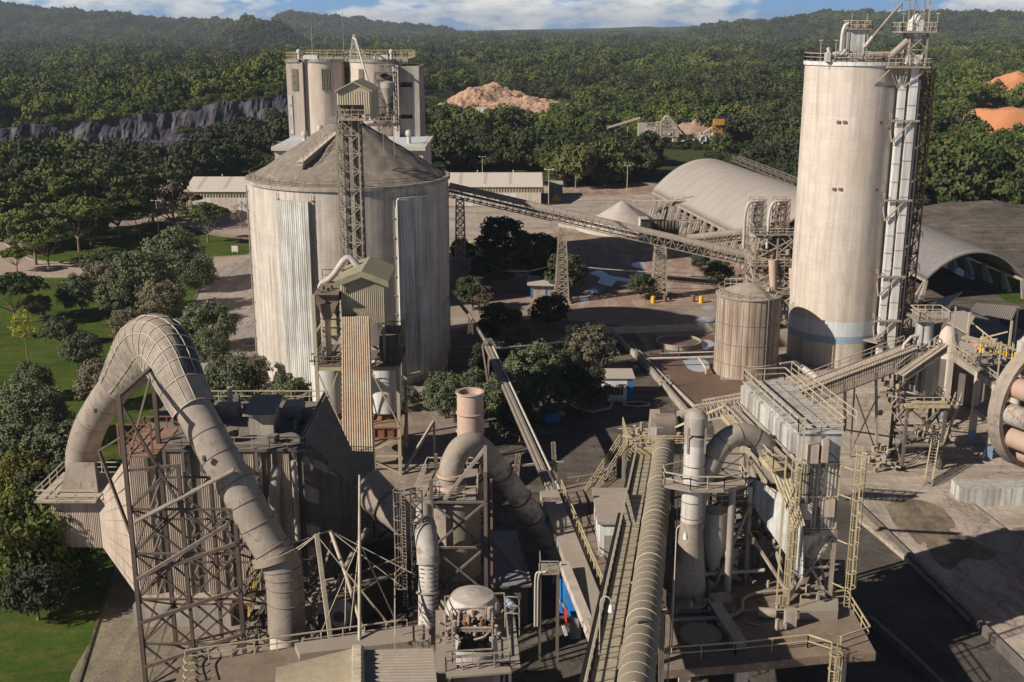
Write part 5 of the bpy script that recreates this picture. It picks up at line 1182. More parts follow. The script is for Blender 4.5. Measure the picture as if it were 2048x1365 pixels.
# ================================================================== basin, pipes, walls
t = tag((lambda b: (b.lathe((G(1357, 690).x, G(1357, 690).y, 0), [(4.1, 0), (4.1, .9), (3.8, .9), (3.8, .5)], 40), b)[-1])(MB()).build('settling_ring', 'concrete_grey'), 'low round concrete ring in the muddy basin', 'basin')
rc = G(1357, 690)
tag((lambda b: (b.face([(rc.x+3.85*math.cos(2*math.pi*k/32), rc.y+3.85*math.sin(2*math.pi*k/32), .52) for k in range(32)]), b)[-1])(MB()).build('mud_surface', 'mud'), kind='structure')
wall_line('basin_wall', [(1130, 664), (1225, 668), (1432, 660)], .5, 1.3, 'concrete', label='low concrete wall along the far side of the muddy basin', cat='wall')
wall_line('basin_wall', [(1226, 672), (1300, 745), (1372, 830)], .5, 1.0, 'concrete_grey', label='low wall running from the basin corner towards the filter', cat='wall')
wall_line('basin_wall', [(1262, 690), (1318, 748), (1390, 818)], .25, .5, 'kerb', label='thin kerb wall beside the muddy basin', cat='wall')
t = thing('pipe_run', G(1300, 715), 'pale pipes crossing the muddy basin into the streaked tank', 'pipe')
part('pipe', 'white_pipe', t, lambda b: (b.tube([G(1290, 718, 1.6), G(1435, 714, 1.6)], .22, 8), b.tube([G(1300, 708, 1.6), G(1430, 704, 1.6)], .14, 8), b.tube([G(1272, 700, 1.5), G(1300, 724, 1.5)], .18, 8)))
part('pipe', 'rail', t, lambda b: (b.tube([G(1397, 716, 1.6), G(1412, 738, 1.2), G(1412, 748, .3)], .2, 8), b.tube([G(1358, 712, .5), G(1357, 694, 1.5), G(1370, 696, 1.5)], .12, 6), b.tube([G(1326, 710, .3), G(1326, 700, 1.8)], .2, 6)))
part('stand', 'rail', t, lambda b: b.rail([G(1314, 778), G(1338, 776)], 2.0, .8, .06))
t = thing('pipe_run', G(1610, 750), 'thick pale pipe lying along the foot of the tall silo', 'pipe')
part('pipe', 'white_pipe', t, lambda b: (b.tube([G(1592, 728, 1.0), G(1650, 766, 1.0)], .55, 12), b.tube(smooth_path([G(1560, 728, 2.6), G(1596, 722, 2.6), G(1598, 738, 1)]), .16, 6)))
# small white and blue hut, sign
t = thing('hut', G(1236, 805), 'small white block hut with a blue corner and dark window', 'hut')
h0, h1, hyy = X(1208, 166, 1.5), X(1266, 166, 1.5), 166.5
part('wall', 'white', t, lambda b: b.box(h0, h1-.9, hyy, hyy+4.5, 0, 3.7))
part('blue_wall', 'blue', t, lambda b: (b.box(h1-.9, h1, hyy-.02, hyy+4.52, 0, 3.72),))
part('blue_base', 'blue', t, lambda b: b.box(h0-.03, h0+.6, hyy-.05, hyy-.005, 0, 1.0))
w_ = part('window', 'glass', t, lambda b: b.box(h0+1.1, h0+3.0, hyy-.04, hyy-.005, 1.1, 2.4))
part('window_frame', 'white_pipe', w_, lambda b: [b.box(h0+1.1+i*.46, h0+1.16+i*.46, hyy-.09, hyy-.041, 1.1, 2.4) for i in range(5)])
part('roof', 'roof_dust', t, lambda b: b.box(h0-.3, h1+.3, hyy-.3, hyy+4.8, 3.73, 3.9))
def signboard(px, py, w, h, z0, label, matb='white', lines=4, lm='blue', cols=1):
    g = G(px, py); t = thing('sign', g, label, 'sign')
    bd = part('board', matb, t, lambda b: b.box(g.x-w/2, g.x+w/2, g.y, g.y+.08, z0, z0+h))
    if lines: part('lettering', lm, bd, lambda b: [b.box(g.x-w*.4, g.x-w*.4+w*.8*(.9-.25*((i*7) % 3)/2), g.y-.012, g.y-.002, z0+h*(.84-i*.8/lines)-.09, z0+h*(.84-i*.8/lines)) for i in range(lines)])
    part('post', 'rail_grey', t, lambda b: [b.box(g.x+s*w*.42-.04, g.x+s*w*.42+.04, g.y+.09, g.y+.17, 0, z0+h*.9) for s in (-1, 1)])
signboard(1184, 815, 1.15, 1.3, 1.0, 'white notice board on posts at the planted island near the hut', lines=5, lm='blue_pale')
signboard(470, 511, 1.6, 1.5, .9, 'white board on posts on the strip of lawn by the silo', lines=0)
signboard(1602, 812, 1.3, .9, 1.4, 'pale blank board above the conveyor end beside the basin', 'concrete', lines=0) if False else None
wall_line('kerb', [(1130, 800), (1150, 818), (1185, 826), (1220, 818), (1226, 806)], .3, .25, 'kerb', kind='structure')
# lamp posts
def lamp(px, py, h, label, proto_=[None]):
    g = G(px, py); g.z = hz(g.x, g.y)
    if proto_[0] is None:
        t = proto_[0] = thing('lamp_post', (0, 0, 0), label, 'lamp post', 'twin headed lamp posts')
        part('pole', 'rail', t, lambda b: b.tube([(0, 0, 0), (0, 0, 10)], [.16, .09], 8)); part('lamp_head', 'white', t, lambda b: (b.bar((-1.1, 0, 9.9), (1.1, 0, 9.9), .08), b.box(-1.4, -.8, -.15, .15, 9.85, 10.05), b.box(.8, 1.4, -.15, .15, 9.85, 10.05)))
        t.location = g; t.scale = (1, 1, h/10); return
    copy_thing(proto_[0], g, 0, (1, 1, h/10), label)
lamp(318, 474, 10, 'tall lamp post standing on the garden lawn')
lamp(965, 362, 9, 'lamp post behind the warehouse right of the round silo')
lamp(1097, 440, 15, 'tall lamp post at the right end of the pale warehouse')
lamp(1254, 383, 9, 'lamp post at the edge of the woods above the yard')
lamp(160, 530, 3.2, 'short lamp post at the garden road')
lamp(1082, 240, 8, 'far lamp post among trees left of the crushing plant')
lamp(1403, 262, 9, 'far lamp post beside the right end of the crushing plant')
# ================================================================== far crushing plant and quarry floor
def fp(px, py, D): return P(px, py, D)
DP = 560.0
t = thing('crushing_plant', P(1320, 296, DP), 'distant crushing plant of sloping belts and blue roofed bins in the woods', 'crushing plant')
zb = hz(P(1320, 296, DP).x, DP)
for k, (a, b_, D1) in enumerate((((1215, 256), (1280, 236), DP), ((1308, 262), (1332, 232), DP-6), ((1335, 232), (1372, 272), DP-8), ((1398, 272), (1436, 248), DP-10))):
    pa, pb = P(*a, D1), P(*b_, D1)
    part('belt', 'roof_dust', t, lambda b: (b.bar(pa, pb, 2.4, .7), [b.bar(pa.lerp(pb, i/8), pa.lerp(pb, i/8)+V((0, 0, -(pa.lerp(pb, i/8).z-zb)*(.9 if i % 3 == 2 else .12))), .4) for i in range(9)]))
part('bin', 'roof_dust', t, lambda b: (b.obox(P(1284, 272, DP-4), 4, 4, 6), b.obox(P(1302, 272, DP-4), 5, 5, 4), b.obox(P(1318, 274, DP-10), 3, 4, 7), b.obox(P(1346, 274, DP-10), 5, 4, 3.5), clutter(b, P(1275, 270, DP).x, P(1440, 270, DP).x, DP-18, DP-6, P(1300, 284, DP).z, P(1300, 262, DP).z, 70, 77, .8, 2.2), b.lattice([P(1296, 276, DP-12), P(1316, 276, DP-12)], [P(1296, 246, DP-12), P(1316, 246, DP-12)], 4, .4, .3, faces=[0]), b.lattice([P(1322, 276, DP-12), P(1346, 276, DP-12)], [P(1322, 240, DP-12), P(1346, 240, DP-12)], 4, .5, .35, faces=[0])))
part('roof', 'blue_pale', t, lambda b: (b.bar(P(1282, 246, DP), P(1306, 256, DP), 5, .6), b.bar(P(1286, 268, DP-8), P(1312, 266, DP-8), 4, .5), b.bar(P(1402, 282, DP-14), P(1432, 276, DP-14), 5, .6)))
part('frame', 'orange', t, lambda b: (b.lattice([P(1425, 286, DP-12), P(1443, 286, DP-12)], [P(1425, 252, DP-12), P(1443, 252, DP-12)], 3, .6, .4, faces=[0]), b.obox(P(1437, 250, DP-12), 5, 3, 2.6)))
t = thing('screen_plant', P(950, 248, 690), 'small orange sloping screen on the red quarry floor', 'screen machine')
part('belt', 'orange', t, lambda b: (b.bar(P(942, 246, 690), P(962, 226, 690), 2.2, 1.0),)); part('hopper', 'white', t, lambda b: (b.obox(P(963, 226, 690), 5, 3, 3.5),))
def digger(name, px, py, D, label, s=1.0):
    c = P(px, py, D); c.z = hz(c.x, c.y); t = thing(name, c, label, 'excavator')
    part('track', 'steel_dark', t, lambda b: [b.obox(c+V((0, j*1.1*s, 0)), 4.4*s, .7*s, 1.0*s) for j in (-1, 1)])
    part('cab', 'orange', t, lambda b: (b.obox(c+V((-.3*s, 0, 1.0*s)), 4.2*s, 2.8*s, 1.3*s), b.obox(c+V((.9*s, -.6*s, 2.3*s)), 1.4*s, 1.3*s, 1.2*s)))
    part('boom', 'orange', t, lambda b: (b.bar(c+V((1.6, 0, 2))*s, c+V((5.0, 0, 4.6))*s, .6*s), b.bar(c+V((5, 0, 4.6))*s, c+V((6.8, 0, 1.2))*s, .45*s), b.obox(c+V((6.6, 0, .3))*s, 1.2*s, 1.4*s, 1.0*s)))
digger('excavator', 1066, 292, 545, 'orange excavator parked among the trees behind the warehouse', 1.2)
c = P(958, 493, 292); t = thing('loader', (c.x, c.y, 0), 'pale wheel loader in the shade right of the round silo', 'loader')
part('body', 'yellow', t, lambda b: (b.obox((c.x, c.y, .8), 4.6, 1.8, 1.3, .2), b.obox((c.x+.3, c.y, 2.1), 1.5, 1.5, 1.4, .2))); part('bucket', 'white', t, lambda b: b.obox((c.x-3, c.y-.5, .2), 1.2, 2.6, 1.2, .2))
part('wheel', 'black', t, lambda b: [b.tube([(c.x+i, c.y-1.1+j, .75), (c.x+i, c.y-.6+j, .75)], .75, 12) for i in (-1.4, 1.4) for j in (0, 1.6)])
g = G(26, 514); t = thing('parked_car', (g.x, g.y, 0), 'small pale blue car on the garden road at the left edge', 'car')
def carb(b):
    pr_ = [(-2.1, .35), (-2.1, .8), (-1.3, .95), (-.7, 1.42), (.9, 1.42), (1.5, .95), (2.1, .85), (2.1, .35)]
    for s_ in (-1, 1): b.face([(g.x+x, g.y+.82*s_, z) for x, z in pr_][::s_])
    for (xa, za), (xb, zb2) in zip(pr_, pr_[1:]+pr_[:1]): b.quad((g.x+xa, g.y-.82, za), (g.x+xb, g.y-.82, zb2), (g.x+xb, g.y+.82, zb2), (g.x+xa, g.y+.82, za))
part('body', 'blue_pale', t, carb); part('window', 'glass', t, lambda b: [b.box(g.x-.6, g.x+.85, g.y+.822*s_-.01, g.y+.822*s_+.01, .98, 1.34) for s_ in (-1, 1)])
part('wheel', 'black', t, lambda b: [b.tube([(g.x+i, g.y+j-.1, .32), (g.x+i, g.y+j+.1, .32)], .32, 12) for i in (-1.3, 1.3) for j in (-.78, .78)])
ag = None
for i, (a, c_) in enumerate(((92, 664), (104, 655), (126, 660), (134, 668), (112, 672), (70, 676), (88, 632), (150, 664))):
    g = G(a, c_)
    if ag is None:
        ag = thing('agave_plant', (0, 0, 0), 'spiky pale agave plant on the lawn near the yellow flowering tree', 'plant', 'agave plants on the lawn')
        ra = random.Random(3)
        def agf(b):
            for k in range(26):
                an = ra.uniform(0, 6.28); el = ra.uniform(.3, 1.3); d = V((math.cos(an)*math.cos(el), math.sin(an)*math.cos(el), math.sin(el))); s_ = V((-math.sin(an), math.cos(an), 0))*.09; L = ra.uniform(.8, 1.2)
                b.face([s_, -s_, -s_*.7+d*L*.6, d*L, s_*.7+d*L*.6])
        part('leaf_rosette', 'leaf_palm', ag, agf); ag.location = g
    else: copy_thing(ag, g, i*1.1, 1+.15*(i % 3))
g = G(1045, 410); tag((lambda b: (b.lathe((g.x, g.y, 0), [(2.6, 0), (1.7, 1.3), (.05, 2.2)], 9, smooth=False), b)[-1])(MB()).build('tarpaulin', 'white'), 'white covered heap in front of the pale warehouse', 'tarpaulin')
r5 = random.Random(4)
for i, (a, c_) in enumerate(((1386, 604), (1402, 606), (1330, 604), (1306, 606), (1140, 606), (1110, 600))):
    q = G(a, c_); o = tag((lambda b: (b.lathe((q.x, q.y, 0), [(.45, 0), (.45, 1.4), (.05, 1.45)], 10), b)[-1])(MB()).build('drum', 'yellow_vivid' if i % 2 else 'rust'), ('yellow drum' if i % 2 else 'rusty drum')+(' right of', ' farther right of', ' at the foot of', ' left of', ' beside', ' farther left of')[i]+' the '+('wider', 'wider', 'wider', 'wider', 'slender', 'slender')[i]+' lattice tower', 'drum')
# quarry floor, mounds
qb_ = MB(); NX, NY = 110, 70
def qz(x, y, px):
    g1 = 12*math.exp(-((px-980)/60)**2-((y-890)/60)**2)+4*math.exp(-((px-930)/30)**2-((y-850)/50)**2)+5*math.exp(-((px-1075)/62)**2-((y-800)/40)**2)
    n = mnoise.noise((x/22, y/22, 3))*2.6+abs(mnoise.noise((x/7, y/7, 5)))*2.6+mnoise.noise((x/2.6, y/2.6, 8))*.9
    return g1*(1+.5*mnoise.noise((x/16, y/30, 1)))+n
for i in range(NX+1):
    for j in range(NY+1):
        px = lerp(858, 1170, i/NX); y = lerp(660, 960, j/NY); k = (y*CP+H*SP)/F; x = (px-1024)*k
        e = ((px-1012)/150)**2+((y-800)/145)**2
        f = max(0, 1-e)**.5 if e < 1 else 0
        qb_.v.append((x, y, hz(x, y)-1.0+(1.3+qz(x, y, px))*min(1, f*2.2)))
for i in range(NX):
    for j in range(NY): qb_.f.append((i*(NY+1)+j, (i+1)*(NY+1)+j, (i+1)*(NY+1)+j+1, i*(NY+1)+j+1)); qb_.sm.append(False)
tag(qb_.build('quarry_floor', 'quarry', None, (0, 700, 0)), kind='structure')
heap('rubble_mound', 'soil_red', 938, 268, 620, 16, 10, 3.2, 'small heap of red rubble in front of the quarry clearing', 'rubble mound', 1.1, 9, 30, .6)
heap('rubble_mound', 'rubble', 1390, 262, 600, 22, 10, 8, 'brown earth bank behind the crushing plant belts', 'earth bank', 1.2, 13, 30, .4)
heap('soil_heap', 'soil_red', 2022, 274, 560, 40, 20, 16, 'biggest smooth orange soil heap at the right edge', 'soil heap', 1.5, 6, 48, .12, flat=.25)
heap('soil_heap', 'soil_red', 2040, 208, 800, 50, 24, 20, 'far orange soil heap at the right edge above the biggest', 'soil heap', 1.4, 7, 40, .3)
heap('soil_heap', 'soil_red', 1888, 330, 480, 24, 9, 9.0, 'low orange soil bank right of the elevator shafts', 'soil heap', 1.3, 8, 40, .35)
heap('soil_heap', 'soil_red', 1862, 160, 1000, 16, 10, 4, 'tiny far orange soil patch right of the elevator head', 'soil heap', 1.2, 3, 24, .3)
heap('coal_heap', 'asphalt_shade', 1960, 490, 320, 52, 34, 8, 'long dark material heap in shade behind the curved shed', 'material heap', 1.2, 11, 44, .12, z0=0)
# ================================================================== transfer house on its frame, with the lower gallery
t = thing('transfer_house', ((X(635, 137, 0)+X(797, 137, 0))/2, 141, 0), 'steel support tower carrying a corrugated gable house in front of the round silo', 'transfer house')
xl, xr = X(636, 137, 10), X(797, 137, 10); yf, yk = 137.0, 146.5
hl, hr_ = X(683, 139, 22), X(770, 139, 22); hmid = (hl+hr_)/2; ze, zr = 24.9, 25.9
def hs(b):
    b.corr((hl, 139, 19.5), (hr_, 139, 19.5), (hr_, 139, ze), (hl, 139, ze), 22, .09, (0, -1, 0)); b.face([(hl, 139, ze), (hr_, 139, ze), (hmid, 139, zr)])
    b.corr((hl, 147, 19.5), (hl, 139, 19.5), (hl, 139, ze), (hl, 147, ze), 18, .09, (-1, 0, 0)); b.corr((hr_, 139, 19.5), (hr_, 147, 19.5), (hr_, 147, ze), (hr_, 139, ze), 18, .09, (1, 0, 0))
    b.quad((hr_, 147, 19.5), (hl, 147, 19.5), (hl, 147, ze+.3), (hr_, 147, ze+.3)); b.quad((hl, 147, 19.5), (hr_, 147, 19.5), (hr_, 139, 19.5), (hl, 139, 19.5))
part('cladding', 'sheet', t, hs)
M['roof_green'] = weathered('dust caked gable roof', (.31, .28, .19), (.22, .185, .12), stain=.8, streak=.1, dust=.5, sscale=.8, dustc=(.30, .26, .17))
def rf(b):
    for e, s in ((hl-.6, 1), (hr_+.6, -1)):
        q = [(hmid, 138.3, zr+.15), (hmid, 147.6, zr+.15), (e, 147.6, ze-.1), (e, 138.3, ze-.1)][::s]
        b.hexa(q, [(p[0], p[1], p[2]+.16) for p in q])
    b.hexa([(hl-.6, 138.1, ze-.75), (hmid, 138.1, zr-.45), (hmid, 138.3, zr-.45), (hl-.6, 138.3, ze-.75)], [(hl-.6, 138.1, ze+.06), (hmid, 138.1, zr+.31), (hmid, 138.3, zr+.31), (hl-.6, 138.3, ze+.06)])
    b.hexa([(hmid, 138.1, zr-.45), (hr_+.6, 138.1, ze-.75), (hr_+.6, 138.3, ze-.75), (hmid, 138.3, zr-.45)], [(hmid, 138.1, zr+.31), (hr_+.6, 138.1, ze+.06), (hr_+.6, 138.3, ze+.06), (hmid, 138.3, zr+.31)])
part('roof', 'roof_green', t, rf)
cn = [(xl, yf), (xr, yf), (xr, yk), (xl, yk)]
def fr(b):
    for (x, y), zt in zip(cn, (23.5, 14.5, 18, 23.5)): b.bar((x, y, 0), (x, y, zt), .42)
    b.bar((hl+.3, 139.3, 14), (hl+.3, 139.3, 19.5), .3); b.bar((hr_-.3, 139.3, 14), (hr_-.3, 139.3, 19.5), .3)
    for y in (yf, yk): b.bar((xl, y, 14.1), (xr, y, 14.1), .3, .5)
    for z0, z1 in ((.2, 4.9),):
        for a, c in ((0, 1), (1, 2), (3, 0)): b.bar((*cn[a], z0), (*cn[c], z1), .2); b.bar((*cn[a], z1), (*cn[c], z0), .2)
    b.bar((xl, yf-.2, 6.8), (xl+2.6, yf-.2, 13.6), .14); b.bar((xl+2.8, yf-.2, 6.8), (xl+.2, yf-.2, 13.6), .14); b.bar((xr, yf-.2, 6.8), (xr-3.2, yf-.2, 13.6), .16)
    b.bar((xl+3.1, yf-.2, 6.8), (xl+3.9, yf-.2, 13.6), .2); b.bar((xl, yf, 18.5), (xl, yk, 18.5), .25); b.bar((xl, yf, 2.5), (xr, yf, 2.5), .2)
part('support_frame', 'sheet', t, fr)
def gd(b):
    for y in (yf, yk): b.box(xl, xr, y-.25, y+.25, 6.25, 6.45); b.box(xl, xr, y-.25, y+.25, 4.9, 5.1); b.box(xl, xr, y-.05, y+.05, 5.1, 6.25); [b.box(xl+i, xl+i+.12, y-.24, y-.06, 5.1, 6.25) for i in (1.2, 2.4, 3.6, 6.9, 8.1, 9.3)]
    b.box(xl+.2, xr-.2, yf+.3, yk-.3, 6.0, 6.2)
part('plate_girder', 'rust', t, gd)
part('deck', 'brown_deck', t, lambda b: (b.box(xl-.2, hl-.05, yf-.2, yk, 14.4, 14.6), b.box(hr_-1.4, xr+.2, yf+.2, yk, 14.0, 14.2), b.box(xl, hl-.1, yf+.3, yk-2, 23.4, 23.6)))
part('railing', 'frame', t, lambda b: (b.rail([(xl-.2, yk, 14.6), (xl-.2, yf-.2, 14.6), (hl-.1, yf-.2, 14.6)], 1.1, 1.2), b.rail([(xl, yk-2, 23.6), (hl-.2, yk-2, 23.6)], 1.5, 1.1), b.rail([(hr_-1.2, 141.5, 17.7), (xr+.2, 141.5, 17.7)], 1.3, 1.1), b.rail([(hr_-1.2, yf, 14.2), (xr+.2, yf, 14.2)], 1.1, 1.1)))
hc = (xl+hl)/2-.1
def hop(b):
    b.box(xl+.15, hl-.25, 138.0, 141.5, 22.2, 23.39)
    b.hexa([(hc-.3, 137.8, 20.0), (hc+.3, 137.8, 20.0), (hc+.3, 138.6, 20.0), (hc-.3, 138.6, 20.0)], [(xl+.2, 137.7, 22.2), (hl-.3, 137.7, 22.2), (hl-.3, 139.6, 22.2), (xl+.2, 139.6, 22.2)])
part('hopper', 'brown_deck', t, hop)
part('chute', 'sheet', t, lambda b: b.tube([(hc, 138.1, 20.2), (hc, 138.1, 15.6)], .38, 12))
part('filter_body', 'sheet', t, lambda b: (b.box(xl+.4, hl-.9, 140, 143, 16.8, 22.2), [b.box(xl+.3, hl-.8, 139.8, 143.1, 17.6+i*1.1, 17.75+i*1.1) for i in range(4)]))
part('machinery', 'frame', t, lambda b: (clutter(b, xl+.3, hl-.4, 137.6, 141, 14.7, 15.4, 26, 41, .2, .6), b.tube([(hc-.6, 138.4, 15.4), (hc+1.4, 138.4, 15.4)], .5, 10), clutter(b, xl+.3, hl-.5, 138, 140, 23.6, 23.7, 8, 42), clutter(b, hr_-1.2, xr, 138, 144, 14.2, 16, 22, 43, .2, .8)))
part('machine_box', 'steel_dark', t, lambda b: b.box(hr_-.9, xr-.1, 139.5, 145, 14.2, 17.6))
part('pipe', 'white_pipe', t, lambda b: b.tube(smooth_path([P(640, 600, 143.5), P(641, 568, 143.5), P(664, 556, 143.5), P(694, 510, 144), P(716, 532, 144)], .4), .42, 10))
for px, lb in ((660, 'sunlit white tank'), (768, 'shaded grey tank')):
    tx = X(px, 142, 10)
    tk = thing('storage_tank', (tx, 142, 6.2), ('white round tank standing on the support tower, left of the corrugated gallery', 'shaded round tank standing on the support tower, right of the corrugated gallery')[px > 700], 'tank')
    part('shell', 'white', tk, lambda b: b.lathe((tx, 142, 0), [(.6, 6.3), (2.3, 7.2), (2.3, 13.4), (.3, 13.9)], 32)); part('skirt', 'rust', tk, lambda b: b.lathe((tx, 142, 0), [(1.9, 6.2), (1.7, 6.8)], 24))
# lower gallery
ga, gb_ = V((X(719, 118, 6), 118, 5.9)), V((X(712, 139, 19.4), 138.9, 18.6))
gd_ = (gb_-ga).normalized(); gr = gd_.cross(V((0, 0, 1))).normalized(); gu = gr.cross(gd_); gw = 1.72
t = thing('inclined_gallery', ga, 'long enclosed corrugated gallery climbing to the gable house with rust streaks', 'conveyor gallery')
part('roof', 'sheet_red', t, lambda b: b.corr(ga-gr*gw+gu*2.3, ga+gr*gw+gu*2.3, gb_+gr*gw+gu*2.3, gb_-gr*gw+gu*2.3, 13, .09, gu))
part('side_wall', 'sheet', t, lambda b: [b.corr(ga+gr*gw*s, gb_+gr*gw*s, gb_+gr*gw*s+gu*2.3, ga+gr*gw*s+gu*2.3, 30, .06, gr*s) for s in (-1, 1)])
part('floor', 'steel_dark', t, lambda b: b.bar(ga, gb_, gw*2-.1, .2))
part('support', 'sheet', t, lambda b: [(b.bar(ga.lerp(gb_, f)+gr*gw*.9*s, V(((ga.lerp(gb_, f)+gr*gw*1.1*s).x, ga.lerp(gb_, f).y, 0)), .3)) for f in (.06, .5) for s in (-1, 1)]+[b.bar(V(((ga.lerp(gb_, f)-gr*gw).x, ga.lerp(gb_, f).y, 1)), ga.lerp(gb_, f)+gr*gw, .16) for f in (.06, .5)])
t = thing('vent_pipe', P(718, 1130, 108), 'tall pale bent pipe rising to the lower end of the corrugated gallery', 'pipe')
part('pipe', 'white_pipe', t, lambda b: (b.tube([P(719, 948, 112), P(719, 960, 111.5), P(716, 985, 111), P(716, 1060, 108), P(722, 1078, 108), P(722, 1140, 106)], .46, 12), b.tube([P(722, 1060, 108), P(705, 1090, 108), P(668, 1140, 108)], .4, 10)))

# ================================================================== arched duct
DU = 1.85
dp = [P(163, 985, 108), P(163, 955, 108), P(164, 910, 108), P(180, 855, 107.5), P(210, 803, 107), P(244, 757, 105), P(270, 719, 102.5), P(293, 692, 100), P(319, 692, 98), P(341, 722, 96), P(365, 775, 94), P(428, 895, 91), P(480, 985, 89.5), P(536, 1085, 88.5), P(560, 1120, 88.2), P(568, 1150, 88), P(572, 1200, 88), P(574, 1262, 88)]
t = thing('arched_duct', (dp[0].x, dp[0].y, dp[0].z), 'giant grey arched duct wrapped in patched netting at its top', 'duct')
allp = catmull(dp, 5)
part('duct_wall', 'duct', t, lambda b: b.tube(allp[:35], [1.5]*10+[1.58]*25, 40, caps=False))
part('duct_wall', 'duct', t, lambda b: b.tube(allp[46:], 1.58, 40, caps=False))
def wrap(b, only=None):
    """insulation box: swollen oval section round the bend"""
    pts = allp[24:53]; n = 44; N = len(pts)-1; up = V((0, .35, .94))
    for i, p in enumerate(pts):
        tg_ = (pts[min(i+1, N)]-pts[max(i-1, 0)]).normalized(); s_ = tg_.cross(V((.25, 1, 0))).normalized(); w_ = s_.cross(tg_)
        f = math.sin(math.pi*i/N)
        for k in range(n):
            a = 2*math.pi*k/n; ca, sa = math.cos(a), math.sin(a); e = .72
            q = s_*(abs(ca)**e*math.copysign(1, ca)*(1.66+.95*f))+w_*(abs(sa)**e*math.copysign(1, sa)*(1.66+.25*f))
            q *= 1+.030*mnoise.noise((i*.9, k*.9, 2))+.012*(i % 2)
            b.v.append(tuple(p+q))
    for i in range(N):
        for k in range(n):
            b.f.append((i*n+k, i*n+(k+1) % n, (i+1)*n+(k+1) % n, (i+1)*n+k)); b.sm.append(False)
    return n, N
wr = part('insulation', 'insul', t, lambda b: wrap(b))
def net(b):
    q = MB(); n, N = wrap(q)
    for i in range(0, N+1, 1):
        if i % 2: continue
        pts = [V(q.v[i*n+k]) for k in range(n)]+[V(q.v[i*n])]; c = sum(pts, V((0, 0, 0)))/len(pts)
        b.tube([c+(p-c)*1.015 for p in pts], .055, 4, caps=False)
    for k in range(0, n, 4):
        b.tube([V(q.v[i*n+k])+((V(q.v[i*n+k])-allp[24+i]).normalized()*.03) for i in range(N+1)], .05, 4, caps=False)
part('netting', 'rail', t, net)
def patch(b):
    q = MB(); n, N = wrap(q)
    for i in range(12, N-2):
        for k in range(n):
            nrm = (V(q.v[i*n+k])-allp[24+i]).normalized()
            if nrm.x > .25 and nrm.z > -.25 and nrm.y > -.62: b.face([V(q.v[j])+nrm.normalized()*.02 for j in (i*n+k, i*n+(k+1) % n, (i+1)*n+(k+1) % n, (i+1)*n+k)])
part('dark_cladding', 'insul_dark', t, patch, 'dark tarred cladding on the right side of the bend')
def joints(b):
    for i in [q for q in range(54, len(allp)-4) if q % 7 in (0, 3, 5)]:
        tg_ = (allp[i+1]-allp[i-1]).normalized(); b.ring(allp[i], tg_, 1.6, .04, 36, m=5)
    for i in (4, 8, 12, 16, 20): tg_ = (allp[i+1]-allp[i-1]).normalized(); b.ring(allp[i], tg_, 1.58, .03, 36, m=5)
part('seam', 'steel_dark', t, joints)
jd = allp[68]
part('collar', 'duct', t, lambda b: b.tube([P(549, 1108, 88.2), P(553, 1120, 88.1)], 1.95, 36))
part('sleeve', 'roof_pale', t, lambda b: b.tube([P(574, 1262, 88), P(575, 1330, 88)], 1.45, 24), 'whitish peeling lower sleeve')
part('transition', 'duct', t, lambda b: b.hexa([P(120, 985, 105.4), P(196, 985, 105.4), P(214, 975, 110), P(138, 975, 110)], [P(136, 925, 106.4), P(188, 925, 106.4), P(190, 925, 109.6), P(138, 925, 109.6)]))
def nut(b):
    for pxx, pyy, dd in ((190, 822, 104.6), (408, 918, 88.6)):
        p = P(pxx, pyy, dd); b.lathe((p.x, p.y, 0), [(.2, p.z-.2), (.2, p.z+.25), (.01, p.z+.26)], 8)
part('inspection_port', 'steel_dark', t, nut)

